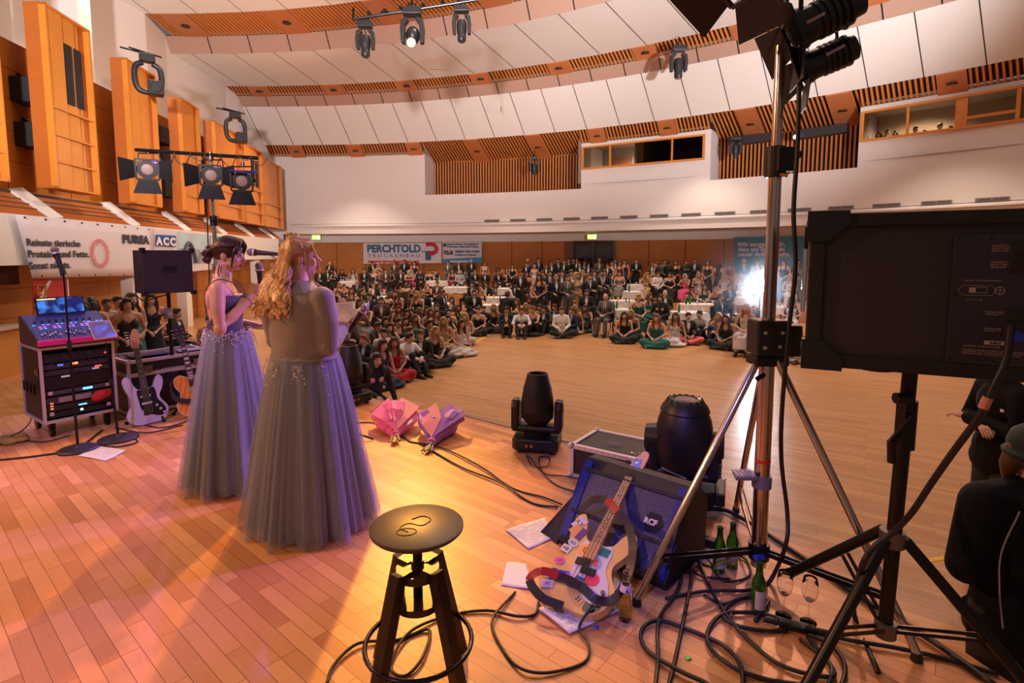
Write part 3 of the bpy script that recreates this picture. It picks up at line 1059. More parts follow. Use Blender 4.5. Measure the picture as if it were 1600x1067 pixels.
b = MB(); b.mi = 0; b.add([at(0.02, .05), at(.1, .05), at(.1, .2), at(.02, .2)], [(0, 3, 2, 1)]); b.build('small_logo', INK, t)
btext('www.polar.at', .2, .96, .10, .6, BANW, .012)
t, at, d, up, nr = rear_banner('sponsor_banner', 'dark teal banner with white German text behind the tall chrome light stand', 1147, 1256, (371, 369), (425, 424), M('dark_teal_banner', (.03, .17, .30), .5, noise=.15, nscale=.8))
Hh = (at(0, 0) - at(0, 1)).length; Wd = (at(0, 0) - at(1, 0)).length
btext('Wir sorgen dafür,', .06, .26, .12, .70, BANW, .012)
btext('dass am Ende ein', .06, .40, .12, .68, BANW, .012)
btext('neuer Anfang steht.', .06, .54, .12, .76, BANW, .012)
# exit signs
EXG = M('exit_green', (.10, .75, .05), .4, emit=3.0, ecol=(.35, 1, .05))
EXW = M('exit_white', (.95, 1, .6), .4, emit=4.0)
for px, py, lb in ((494, 371, 'green lit exit sign above the head of the blonde presenter'), (925, 370, 'green lit exit sign above the dark double door')):
    p = RZ(px, py, 41.3); a_ = ang(p)
    t = thing('exit_sign', lb, 'sign', p, -a_, 'exit signs on the rear wall')
    b = MB(); b.box((-.27, 0, -.14), (.27, .08, .14)); b.build('housing', WHITEP, t)
    b = MB(); b.box((-.25, -.015, -.12), (.25, -.001, .12)); b.build('lit_panel', EXG, t)
    b = MB()
    b.ell((-.06, -.025, .07), (.02, .01, .025), 8, 6); b.bar((-.06, -.025, .05), (-.03, -.025, -.02), .03, .012); b.bar((-.03, -.025, -.02), (-.09, -.025, -.09), .02, .012); b.bar((-.03, -.025, -.02), (.02, -.025, -.07), .02, .012); b.bar((-.06, -.025, .03), (0, -.025, .01), .015, .012)
    b.box((.09, -.03, -.1), (.2, -.016, .1))
    b.cyl((-.22, -.025, 0), (-.13, -.025, 0), .012, n=6)
    b.build('running_figure', EXW, t)
# ================================================================== PEOPLE: shared anatomy
V3 = Vector


def limb(b, pts, rr, n=12):
    b.tube(pts, rr, n)
    for p, r in zip(pts, rr): b.ell(p, r, n, 8)


def add_head(b, c, k=1.0, R=None, neck=None, fine=False):
    """skull, jaw, cheeks, nose, chin, ears about the head centre c; face towards -Y (before R)"""
    R = R or Matrix.Identity(3)
    def at(x, y, z): return V3(c) + R @ (V3((x, y, z)) * k)
    b.ell(at(0, .012, .02), (.073 * k, .092 * k, .093 * k), 16, 12, R)
    b.ell(at(0, -.028, -.035), (.056 * k, .058 * k, .073 * k), 14, 10, R)
    b.ell(at(0, -.055, -.088), (.024 * k, .022 * k, .018 * k), 10, 6, R)
    for s in (-1, 1):
        b.ell(at(.036 * s, -.058, -.028), (.023 * k, .022 * k, .026 * k), 8, 6, R)
        b.ell(at(.045 * s, -.02, -.062), (.018 * k, .035 * k, .02 * k), 8, 6, R)
        b.ell(at(.076 * s, .012, -.012), (.008 * k, .018 * k, .030 * k), 8, 6, R)
    b.ell(at(0, -.078, .012), (.04 * k, .014 * k, .012 * k), 8, 6, R)
    b.tube([at(0, -.082, .0), at(0, -.098, -.022), at(0, -.104, -.034)], [.007 * k, .010 * k, .012 * k], 8)
    b.ell(at(0, -.094, -.036), (.017 * k, .012 * k, .009 * k), 8, 6, R)
    if neck is not None: b.tube([at(0, .02, -.05), V3(neck)], [.050 * k, .055 * k], 14)


def face_bits(c, k=1.0, R=None):
    """eyes, brows and lips as one small mesh: 0 dark, 1 lips, 2 eye white"""
    R = R or Matrix.Identity(3)
    def at(x, y, z): return V3(c) + R @ (V3((x, y, z)) * k)
    b = MB()
    for s in (-1, 1):
        b.mi = 2; b.ell(at(.030 * s, -.081, -.002), (.013 * k, .006 * k, .006 * k), 8, 6, R)
        b.mi = 0; b.ell(at(.030 * s, -.086, -.002), (.0062 * k, .004 * k, .0062 * k), 8, 6, R)
        b.tube([at(.014 * s, -.091, .019), at(.030 * s, -.090, .024), at(.047 * s, -.080, .019)], .0038 * k, 5)
        b.tube([at(.017 * s, -.086, .004), at(.030 * s, -.088, .007), at(.043 * s, -.080, .002)], .0022 * k, 5)
    b.mi = 1
    b.tube([at(-.024, -.082, -.063), at(-.01, -.092, -.060), at(.01, -.092, -.060), at(.024, -.082, -.063)], [.003 * k, .006 * k, .006 * k, .003 * k], 6)
    b.tube([at(-.018, -.084, -.068), at(0, -.092, -.070), at(.018, -.084, -.068)], [.003 * k, .007 * k, .003 * k], 6)
    return b


def hand(b, wrist, d, palmn, k=1.0, curl=.6, n=6, thumbside=1, spread=.008, grip=None):
    """palm plus four unequal jointed fingers and a thumb off the side of the palm"""
    w = V3(wrist); d = V3(d).normalized(); pn = V3(palmn); pn = (pn - d * pn.dot(d)).normalized(); s = d.cross(pn) * thumbside
    L = .085 * k
    for a, r0, r1 in ((-.022, .014, .013), (-.007, .016, .014), (.008, .016, .014), (.022, .015, .013)):
        b.tube([w + s * a * .6 * k, w + d * L * .5 + s * a * k, w + d * L + s * a * 1.05 * k], [r0 * k, r0 * k, r1 * k], 8)
        b.ell(w + d * L + s * a * 1.05 * k, r1 * k, 8, 6)
    b.ell(w, .023 * k, 8, 6)
    b.ell(w + d * .03 * k + s * .018 * k + pn * .006, (.02 * k, .02 * k, .02 * k), 8, 6)
    for i, (a, l) in enumerate(((.025, .070), (.008, .078), (-.009, .073), (-.025, .058))):
        base = w + d * L + s * a * k
        ang0 = curl * (.8 + .1 * i)
        p = base; dirn = d; pts = [p - d * .012 * k]
        pts.append(p)
        for seg in (.42, .33, .25):
            c_, s_ = math.cos(ang0), math.sin(ang0)
            dirn = (dirn * c_ + pn * s_).normalized()
            # keep direction turning in the plane of d and pn
            pn2 = (pn * c_ - d * s_)
            p = p + dirn * l * seg * k
            pts.append(p)
            ang0 = curl * .95
        b.tube(pts, [.0092 * k, .0090 * k, .0084 * k, .0078 * k, .0062 * k], n)
        b.ell(pts[-1], .0062 * k, n, 5)
    t0 = w + d * .022 * k + s * .022 * k
    t1 = t0 + (d * .55 + s * .55 + pn * .35 * (1 + curl)) * .045 * k
    t2 = t1 + (d * .75 + s * (.25 - .5 * curl) + pn * .6 * curl) * .034 * k
    t3 = t2 + (d * .6 - s * .5 * curl + pn * .7 * curl) * .024 * k
    b.tube([t0, t1, t2, t3], [.014 * k, .0115 * k, .0100 * k, .0075 * k], n); b.ell(t3, .0075 * k, n, 5)


def foot(b, ank, d, k=1.0, infl=0.0):
    a = V3(ank); d = V3(d).normalized()
    b.tube([a, a + d * .02 + V3((0, 0, -.045)), a + d * .10 + V3((0, 0, -.052)), a + d * .17 + V3((0, 0, -.058))], [.036 + infl, .040 + infl, .036 + infl, .022 + infl], 10)
    b.ell(a - d * .03 + V3((0, 0, -.04)), .032 + infl, 8, 6)
    b.ell(a + d * .16 + V3((0, 0, -.058)), (.036 + infl, .036 + infl, .022 + infl), 8, 6)


# joints: P pelvis, C chest, S shoulders l/r, E elbows, W wrists, H head centre, K knees, A ankles
def pose(P, C, H, El, Wl, Er, Wr, Kl, Al, Kr, Ar, dl=(0, -1, 0), drr=(0, -1, 0), hd_l=None, hd_r=None, sw=.185, hw=.095, yaw=0):
    P, C, H = V3(P), V3(C), V3(H)
    up = (C - P).normalized()
    side = V3((math.cos(yaw), math.sin(yaw), 0))
    return dict(P=P, C=C, H=H, up=up, side=side, S=(C + side * sw, C - side * sw), E=(V3(El), V3(Er)), W=(V3(Wl), V3(Wr)),
                Q=(P + side * hw, P - side * hw), K=(V3(Kl), V3(Kr)), A=(V3(Al), V3(Ar)), fd=(V3(dl), V3(drr)), hd=(hd_l, hd_r))


POSES = {
    # standing, hands clasped in front
    's0': pose((0, 0, .93), (0, .01, 1.40), (0, -.015, 1.605), (.25, .03, 1.13), (.06, -.20, .98), (-.25, .03, 1.13), (-.06, -.20, .98), (.10, -.01, .49), (.10, .02, .08), (-.10, -.01, .49), (-.10, .02, .08)),
    # standing, arms crossed
    's1': pose((0, 0, .93), (0, .01, 1.40), (0, -.02, 1.605), (.25, -.05, 1.14), (-.08, -.20, 1.17), (-.25, -.05, 1.14), (.10, -.18, 1.14), (.11, -.01, .49), (.11, .02, .08), (-.09, -.03, .49), (-.11, .02, .08)),
    # standing, one arm down, one bent
    's2': pose((0, 0, .93), (0, .01, 1.40), (0.01, -.015, 1.605), (.25, .03, 1.12), (.24, -.10, .87), (-.25, .03, 1.13), (-.12, -.22, 1.08), (.10, -.02, .49), (.11, .02, .08), (-.09, -.01, .49), (-.11, .02, .08), hd_l=(0, -.2, -1)),
    # on the floor, legs crossed
    'f0': pose((0, .05, .11), (0, .03, .60), (0, -.04, .80), (.24, -.02, .36), (.09, -.25, .27), (-.24, -.02, .36), (-.09, -.25, .27), (.33, -.28, .16), (-.06, -.40, .08), (-.33, -.28, .16), (.06, -.36, .08), dl=(-1, -.3, 0), drr=(1, -.3, 0)),
    # on the floor, knees drawn up, arms round the knees
    'f1': pose((0, .10, .11), (0, .05, .60), (0, -.03, .79), (.26, -.12, .42), (.04, -.34, .38), (-.26, -.12, .42), (-.04, -.34, .38), (.13, -.25, .46), (.10, -.42, .08), (-.13, -.25, .46), (-.10, -.42, .08)),
    # on the floor, legs folded to one side, leaning on a hand
    'f2': pose((0, .05, .11), (.04, .05, .60), (.05, -.02, .80), (.30, .05, .34), (.34, -.05, .09), (-.18, -.03, .35), (-.05, -.26, .25), (.12, -.36, .12), (-.22, -.46, .07), (-.10, -.34, .14), (-.42, -.18, .07), dl=(-1, -.2, 0), drr=(-1, .3, 0), hd_l=(.2, -1, -.2)),
    # on a chair, hands in the lap
    'c0': pose((0, .05, .52), (0, .07, 1.01), (0, .0, 1.215), (.25, .02, .74), (.07, -.24, .68), (-.25, .02, .74), (-.07, -.24, .68), (.13, -.38, .50), (.13, -.40, .09), (-.13, -.38, .50), (-.13, -.40, .09)),
    # on a chair, leaning on the table, chin on hand
    'c1': pose((0, .05, .52), (0, -.04, .99), (0, -.13, 1.185), (.22, -.30, .80), (.07, -.28, 1.02), (-.26, -.22, .78), (.02, -.40, .79), (.13, -.38, .50), (.14, -.36, .09), (-.13, -.38, .50), (-.12, -.40, .09), hd_l=(-.2, .3, 1)),
}


def torso_prims(b, j, infl=0.0, female=False, top=True, bot=True):
    P, C, up, s = j['P'], j['C'], j['up'], j['side']
    f = s.cross(up)            # forward is -f ... side x up
    R3 = Matrix((s, -f, up)).transposed()
    mid = P.lerp(C, .45)
    ww = .115 if female else .135
    if bot: b.ell(P + up * .02, (.155 + infl, .115 + infl, .13 + infl), 16, 10, R3)
    b.ell(mid, (ww + infl, .095 + infl, .17 + infl), 16, 10, R3)
    if top:
        b.ell(P.lerp(C, .80), ((.15 if female else .17) + infl, .105 + infl, .16 + infl), 16, 10, R3)
        for q in j['S']: b.ell(q.lerp(C, .12) - up * .02, .062 + infl, 10, 8)
        b.tube([j['S'][0] + up * .0, C + up * .035, j['S'][1]], [.05 + infl, .06 + infl, .05 + infl], 10)
        if female:
            for q in (1, -1): b.ell(P.lerp(C, .74) + s * .07 * q - V3((0, .075, 0)), .058 + infl, 10, 8)


def make_pose_meshes(key, voxel=.016):
    j = POSES[key]; out = {}
    stand = key[0] == 's'
    for fem in (0, 1):
        b = MB()
        torso_prims(b, j, 0, fem)
        add_head(b, j['H'], 1, None, j['C'] + j['up'] * .04)
        for i in (0, 1):
            a = .8 if fem else 1
            limb(b, [j['S'][i], j['E'][i], j['W'][i]], [.052 * a, .042 * a, .028 * a])
            limb(b, [j['Q'][i], j['K'][i], j['A'][i]], [.085, .055, .038])
            foot(b, j['A'][i], j['fd'][i])
        me = remeshed(b, voxel, 3, .5)
        # fingers and nose stay crisp: fused on after the smoothing
        h = MB()
        for i in (0, 1):
            d = j['hd'][i] or (j['W'][i] - j['E'][i])
            hand(h, j['W'][i], d, (0, .3, -1) if abs(V3(d).normalized().z) < .8 else (0, 1, 0), .95, .5, 5, 1 if i else -1)
        h.tube([j['H'] + V3((0, -.082, .0)), j['H'] + V3((0, -.100, -.024)), j['H'] + V3((0, -.104, -.036))], [.007, .010, .012], 6)
        out['body%d' % fem] = joined(me, h.mesh('h', [], True))
    # sleeved top, down to the wrist
    b = MB(); torso_prims(b, j, .017, 0, bot=True)
    for i in (0, 1):
        w = j['E'][i].lerp(j['W'][i], .93)
        limb(b, [j['S'][i], j['E'][i], w], [.066, .056, .042])
    out['top'] = remeshed(b, voxel, 3, .5)
    b = MB()
    torso_prims(b, j, .016, 1, top=False)
    P, C, up, s = j['P'], j['C'], j['up'], j['side']
    R3 = Matrix((s, -(s.cross(up)), up)).transposed()
    b.ell(P.lerp(C, .66), (.158, .112, .13), 14, 10, R3)
    for q in (1, -1): b.ell(P.lerp(C, .74) + s * .07 * q - V3((0, .075, 0)), .066, 10, 8)
    for q in (1, -1): b.tube([P.lerp(C, .85) + s * .09 * q - V3((0, .10, 0)), C + s * .085 * q + up * .055, P.lerp(C, .8) + s * .07 * q + V3((0, .12, 0))], .014, 6)
    out['bodice'] = remeshed(b, voxel * .8, 2, .5)
    b = MB()
    b.ell(P + up * .0, (.172, .130, .12), 14, 10, R3)
    for i in (0, 1):
        limb(b, [j['Q'][i], j['K'][i], j['K'][i].lerp(j['A'][i], .93)], [.104, .076, .062])
    out['trousers'] = remeshed(b, voxel, 3, .5)
    # skirt
    b = MB()
    if stand:
        prof = [(.30, .02), (.27, .2), (.22, .5), (.19, .75), (.165, .95), (.14, 1.08)]
        rings = []
        for r, z in prof:
            rings.append([V3((r * math.cos(t) * (1 + .05 * math.cos(9 * t) * (1.1 - z)), r * .8 * math.sin(t) * (1 + .05 * math.cos(9 * t) * (1.1 - z)), z)) for t in [2 * PI * i / 36 for i in range(36)]])
        b.loft(rings)
        out['skirt'] = b.mesh('skirt', [], True)
    else:
        b.ell(P, (.19, .15, .13), 14, 10)
        for i in (0, 1):
            limb(b, [j['Q'][i], j['K'][i], j['K'][i].lerp(j['A'][i], .72)], [.115, .095, .09])
        mid = (j['K'][0] + j['K'][1]) / 2
        b.tube([P, mid], [.14, .10], 12)
        if key[0] == 'f':
            b.ell(V3((mid.x, mid.y * .7, .06)), (.38, .28, .075), 18, 8)
        else:
            b.tube([mid, (j['A'][0] + j['A'][1]) / 2 + V3((0, 0, .1))], [.14, .2], 12)
        out['skirt'] = remeshed(b, voxel, 3, .5)
    # shoes
    b = MB()
    for i in (0, 1): foot(b, j['A'][i], j['fd'][i], 1, .009)
    out['shoes'] = b.mesh('shoes', [], True)
    # shirt front with collar and bow tie: 0 shirt, 1 tie
    f = V3((0, -1, 0))
    for nm, tie in (('front0', 0), ('front1', 1)):
        b = MB(); cc = P.lerp(C, .76); dn = -up
        base = C + up * .045 - V3((0, .075, 0))
        lo = P.lerp(C, .42) - V3((0, .120, 0))
        mid_ = P.lerp(C, .80) - V3((0, .130, 0))
        rings = []
        for q, wd, th in ((lo, .012, .01), (mid_, .045, .012), (base, .042, .014), (base + up * .03 + V3((0, .01, 0)), .045, .02)):
            rings.append([q + V3((wd * math.cos(t), -th * math.sin(t), 0)) for t in [2 * PI * i / 10 for i in range(10)]][::-1])
        b.mi = 0; b.loft(rings[::-1])
        b.mi = 1
        if tie == 0:
            for s_ in (-1, 1):
                b.tube([base + V3((0, -.022, .0)), base + V3((.035 * s_, -.024, 0))], [.006, .017], 8)
            b.ell(base + V3((0, -.026, 0)), .009, 8, 6)
        else:
            b.tube([base + V3((0, -.022, .0)), mid_ + V3((0, -.016, 0)), lo + V3((0, -.014, 0))], [.012, .018, .016], 6)
        out[nm] = b.mesh(nm, [None, None], True)
    # face
    out['face'] = face_bits(j['H']).mesh('face', [None, None, None], True)
    return out


def joined(a, b_):
    n = len(a.vertices)
    vs = [v.co[:] for v in a.vertices] + [v.co[:] for v in b_.vertices]
    fs = [tuple(p.vertices) for p in a.polygons] + [tuple(i + n for i in p.vertices) for p in b_.polygons]
    me = bpy.data.meshes.new('body'); me.from_pydata(vs, [], fs)
    me.polygons.foreach_set('use_smooth', [True] * len(fs)); me.update()
    bpy.data.meshes.remove(a); bpy.data.meshes.remove(b_)
    return me


def hair_mesh(kind, voxel=.012):
    b = MB()
    b.ell((0, .022, .034), (.083, .100, .092), 16, 12)
    b.ell((0, -.045, .085), (.062, .045, .035), 12, 8)
    if kind == 'short':
        b.ell((0, .07, -.01), (.07, .05, .07), 12, 8)
        for s in (-1, 1): b.ell((.068 * s, .01, .03), (.018, .05, .045), 8, 6)
    elif kind in ('long', 'wavy'):
        for s in (-1, 1):
            if kind == 'long':
                b.tube([(.07 * s, .0, .05), (.088 * s, .0, -.05), (.095 * s, -.01, -.16), (.085 * s, -.05, -.28)], [.03, .034, .036, .022], 8)
            else:
                b.tube([(.07 * s, .0, .05), (.092 * s, .01, -.05), (.085 * s, -.02, -.13), (.11 * s, -.03, -.20), (.09 * s, -.05, -.28)], [.03, .040, .034, .042, .022], 8)
        b.tube([(0, .07, .02), (0, .088, -.12), (0, .10, -.26), (0, .11, -.36)], [.075, .075, .065, .03], 12)
        for s in (-1, 1): b.tube([(.045 * s, .06, 0), (.06 * s, .075, -.12), (.06 * s, .08, -.30)], [.05, .05, .03], 10)
    elif kind == 'bob':
        for s in (-1, 1): b.tube([(.07 * s, .0, .05), (.085 * s, -.005, -.04), (.075 * s, -.02, -.11)], [.03, .036, .022], 8)
        b.tube([(0, .07, .02), (0, .085, -.10)], [.075, .055], 12)
    elif kind == 'bun':
        b.ell((0, .07, -.01), (.06, .05, .07), 12, 8)
        b.ell((0, .125, .05), (.045, .04, .045), 12, 8)
    elif kind == 'bald':
        b = MB()
        b.ell((0, .05, -.005), (.078, .07, .06), 14, 10)
    elif kind == 'cap':
        b.ell((0, .0, .07), (.088, .10, .06), 12, 8)
    return remeshed(b, voxel, 3, .5)
# ================================================================== CROWD
PM = {k: make_pose_meshes(k) for k in POSES}
HM = {k: hair_mesh(k) for k in ('short', 'long', 'wavy', 'bob', 'bun', 'bald')}
SKIN = [M('skin_%s' % n, c, .5, noise=.03, nscale=30) for n, c in (('fair', (.62, .36, .26)), ('rosy', (.60, .32, .22)), ('tanned', (.48, .26, .16)))]
HAIR = {k: M(n, c, .45, noise=.35, nscale=60) for k, n, c in (('D', 'dark_brown_hair', (.022, .012, .008)), ('B', 'brown_hair', (.085, .038, .016)), ('L', 'blond_hair', (.38, .23, .10)),
        ('R', 'auburn_hair', (.20, .06, .018)), ('G', 'grey_hair', (.42, .40, .38)), ('K', 'black_hair', (.008, .007, .008)))}
HNAME = {'D': 'dark brown', 'B': 'brown', 'L': 'blond', 'R': 'auburn', 'G': 'grey', 'K': 'black'}
CL = {k: (n, M(n.replace(' ', '_') + '_cloth', c, .75, noise=.1, nscale=15)) for k, n, c in (
    ('J', 'black', (.010, .010, .013)), ('N', 'navy', (.012, .018, .05)), ('Y', 'grey', (.10, .10, .10)), ('W', 'brown', (.10, .055, .04)),
    ('H', 'white', (.72, .69, .68)), ('V', 'pale grey', (.40, .38, .38)), ('k', 'black', (.010, .009, .012)), ('b', 'navy', (.012, .02, .075)), ('r', 'red', (.42, .012, .018)),
    ('u', 'burgundy', (.16, .012, .03)), ('g', 'green', (.02, .09, .05)), ('t', 'teal', (.012, .14, .13)), ('p', 'pink', (.75, .09, .24)), ('o', 'gold', (.52, .34, .16)),
    ('w', 'pale', (.55, .50, .50)), ('y', 'patterned', (.20, .18, .19)), ('x', 'black', (.012, .012, .015)), ('e', 'royal blue', (.02, .06, .42)), ('m', 'olive', (.12, .09, .05)))}
DARKT = M('dark_trousers_cloth', (.012, .012, .015), .8)
SHOE = M('black_shoe_leather', (.012, .010, .010), .3)
SHIRT = M('white_shirt_cloth', (.72, .70, .70), .7)
EYE_D = M('eye_dark', (.02, .012, .01), .3)
EYE_W = M('eye_white', (.55, .50, .48), .4)
LIPS = M('lips', (.42, .12, .10), .5)
for k in PM:
    for nm in ('front0', 'front1'):
        me = PM[k][nm]; me.materials[0] = SHIRT; me.materials[1] = CL['J'][1]
    for i, m_ in enumerate((EYE_D, LIPS, EYE_W)): PM[k]['face'].materials[i] = m_


def person(loc, rz, key, cloth, hair, hstyle, sc, label, group, skin=None, tie=None, trousers=None):
    male = cloth in 'JNYWHV'
    t = thing('person', label, 'person', loc, rz, group, sc=sc)
    pm = PM[key]
    sk = skin or random.choice(SKIN)
    link('body', pm['body0' if male else 'body1'], sk, t)
    cm = CL[cloth][1]
    o = bpy.data.objects.new('facial_features', pm['face']); COL.objects.link(o); o.parent = t
    if male or cloth == 'x':
        link('shirt' if cloth in 'HVx' else 'jacket', pm['top'], cm, t)
        link('trousers', pm['trousers'], trousers or (cm if cloth in 'NY' else DARKT), t)
        if cloth in 'JNYW':
            o = bpy.data.objects.new('shirt_front', pm['front%d' % (1 if cloth in 'YN' and random.random() < .6 else 0)])
            COL.objects.link(o); o.parent = t
        link('shoes', pm['shoes'], SHOE, t)
    else:
        link('bodice', pm['bodice'], cm, t)
        link('skirt', pm['skirt'], cm, t)
        if key[0] != 's': link('shoes', pm['shoes'], SHOE, t)
    if hstyle:
        h = link('hair', HM[hstyle], HAIR[hair], t)
        h.location = POSES[key]['H']
    return t


# head-top positions read off the photo: x, y, pose (s/f/c), cloth, hair colour, optional hair style / turn (degrees) / depth for standing people
ZA = (480, 380, 7.62, """
265 220 s J G bald;775 215 s J D;845 245 s w L;1040 205 s W B;1160 195 s J D;1275 215 s k D
415 310 c x D;540 310 c w B;735 300 c J B;785 345 c w L wavy 150;850 340 c m B;930 320 c W D;1200 320 c u G bob;1250 330 c p L;1345 340 c x B bob;1450 315 c k D;1510 310 c J D
140 340 c J G bald;235 395 c J B;330 390 c k D;675 375 c J D;590 435 c N B bald;1110 370 c J B;1230 375 c N G bob;1335 390 c J B;985 390 c k B;920 400 c o B
380 470 c r R;440 485 c k D;785 465 c J B;865 480 c w B;1240 460 c k D -40;1430 475 c k L;740 535 c J R bald;380 560 c e B;450 610 c Y D;525 530 c m B;640 545 c k D wavy 60;1000 550 c J D;1070 560 c u B -50
1300 570 c k L -30;1380 560 c J L;730 595 c N D;960 590 c k B long 120;690 690 c y B -20;1090 745 f m B;1165 790 f k D;1250 780 f u D;1330 760 f m B wavy 100;1420 750 f J D;600 660 c k D
925 880 f k D;1095 890 f k B;1160 880 f r D;1275 890 f g B 30;490 850 c R R bald;1170 470 c m B long 160;880 640 c W B""")
ZB = (660, 380, 7.62, """
305 205 s Y B;430 205 s J G;580 190 s J G;740 220 s w B;75 310 c k D;155 310 c J D;355 310 c u B;445 325 c V G bob;520 300 c V B;745 320 c J R;625 375 c J B;895 290 c u D;1010 300 c J G bald;1075 250 s k D
1240 225 s J D;1335 255 s w G;1380 155 s N D;1255 180 s W G bald;1475 250 s J B;1165 310 s J B;1235 330 s u D bob;1395 360 s k D -20;1515 320 s N D;1430 330 s k B;905 380 c J B;950 395 c k L
60 475 c k L;175 450 c W B;245 555 c J B 60;520 460 c V B;590 460 c J D;690 490 c o B;755 460 c J D;870 470 c y B;615 550 c J B 10;1015 570 c J B 150;1040 480 c H B 120;1100 455 c J D
50 750 f J D;160 790 f k B;175 735 f J B;250 880 f o L;300 780 f k D;400 730 f k B 60;440 910 f w D 30;515 830 f w L -20;570 720 f k B;665 760 f k B;730 760 f x B bun;845 745 f k L;1000 755 f J D
1135 660 f o B -40;1180 765 f H B;1230 710 f w L;1285 640 f k B;1320 770 f k R -40;1440 680 f k D;1450 765 f J D;1400 760 f k D;345 640 f g D;1350 560 s k D""")
ZC = (840, 390, 7.115, """
155 130 s J B;230 95 s J D;345 90 s J D;400 75 s Y D;205 275 s J L;330 275 s Y B;270 195 s J D;370 220 s J B;430 250 s o L long 50;400 110 s J B;465 140 s J B;520 130 s N B;545 265 s J R short 90;500 210 s J L
590 265 s J D;625 200 s J B;690 210 s W D short 60;750 200 s N B -20;685 95 s Y G bald;717 130 s k B;775 155 s J B;825 130 s w B;860 95 s J B;905 130 s u B;965 105 s b B;1100 95 s J B;1080 205 c k B bob 40
1320 135 s J B short -60;1280 130 s W B;1410 110 s Y B;915 285 c y B bob;765 390 c k G bob;870 360 c g L;545 445 c J B;610 430 c N B -30;1215 340 c o L;1290 310 c k G bob;1345 365 c H B;1125 495 c g L 20
1250 480 c t B 50;1365 500 c x D bob;1420 450 c J G bald;60 570 f k D;65 640 f J D;190 620 f J B;265 640 f H B;390 660 f N B short -50;400 620 f o L;530 620 f k B;965 690 f k D;1045 690 f k L -15;1325 715 f t R
20 85 s W D;300 110 s J B;440 95 s J D;570 150 s J K""")
ZD = (1040, 390, 6.277, """
30 105 s J D short 150;100 105 s k B;200 100 s x B;290 60 s J B;415 105 s k B;520 125 s k D wavy 170;630 105 s u B;770 80 s N G bald;900 95 s u B;955 130 s w B;1160 95 s b B;1300 55 s Y D;885 195 s J B
45 265 c k D bob;45 340 c J B 50;15 410 c J G bald;205 265 c p G bob;325 190 c p L;260 200 c p B;330 280 c w L;300 335 c e D;260 380 c t B;385 340 c g B;490 365 c b L;545 430 c N B 60;520 220 c k B;580 290 c w L
625 335 s N B 30 17.5;750 300 c w L;760 360 c H B 60;810 275 c w L;790 530 c w L -10;970 470 c H R short 120;1230 340 c w L;1240 455 c w B;85 615 f w B;220 625 f J D;335 615 f V D;525 615 f b L;600 635 f k D;655 625 f k D
680 670 f t D -20;790 690 f k B;1300 735 f w L;1200 700 f k D""")
ZE = (540, 480, 6.667, """
195 280 f J R short -40;400 220 f H D;360 340 f b D long 30;290 480 f x D wavy 20;500 350 f r B 10;660 320 f H D short 40;785 240 f J B;925 200 f k L 20;1010 110 f b L;1180 130 f w D 30;865 130 f J D 30;720 110 f g B 30
640 250 f t B 40;450 160 f k D;530 170 f r D 30;1060 80 f k D;330 170 f J D short 60;880 40 f k B""")
ZF = (120, 430, 7.62, """
65 280 s k K long 160 9.4;170 255 s k K long 170 9.8;345 270 s o B 20 10.4;480 245 s k D 30 11;590 265 s k D bob 10 9.6;640 205 s t B 30 10.4;880 215 s b D 0 11
820 500 c g B 70;900 470 c x L bob 70;1190 395 c J D short 60;1580 480 c k R;40 330 s k D 40 11""")
ZG = (400, 380, 7.115, """
20 420 c k B;90 400 c J D;250 440 c k D;170 470 c u D""")
clock = ['directly', 'slightly']
PPL = []
seen = []
for ox, oy, s_, txt in (ZA, ZB, ZC, ZD, ZE, ZF, ZG):
    for ent in txt.replace('\n', ';').split(';'):
        q = ent.split()
        if len(q) < 5: continue
        px, py = ox + float(q[0]) / s_, oy + float(q[1]) / s_
        ps, cl, hc = q[2], q[3], q[4]
        if cl == 'R': cl = 'W'
        st = None; turn = None; dep = None
        for w_ in q[5:]:
            if w_.lstrip('-').replace('.', '').isdigit():
                if turn is None and w_ != q[-1] or (turn is None and dep is None and abs(float(w_)) >= 0 and not (ps == 's' and len(q) == 7 and w_ == q[-1] and st is not None and turn is not None)):
                    turn = float(w_)
                else: dep = float(w_)
            else: st = w_
        if any(abs(px - a) < 4.5 and abs(py - c) < 5.5 for a, c in seen): continue
        seen.append((px, py))
        PPL.append([px, py, ps, cl, hc, st, turn, dep])
HT = {'s': 1.725, 'f': .905, 'c': 1.325}
SKIRT_OK = 1
def ground(x, y): return HALL + (RISE if math.hypot(x - CC.x, y - CC.y) > RRISE + .3 else 0)
placed = []
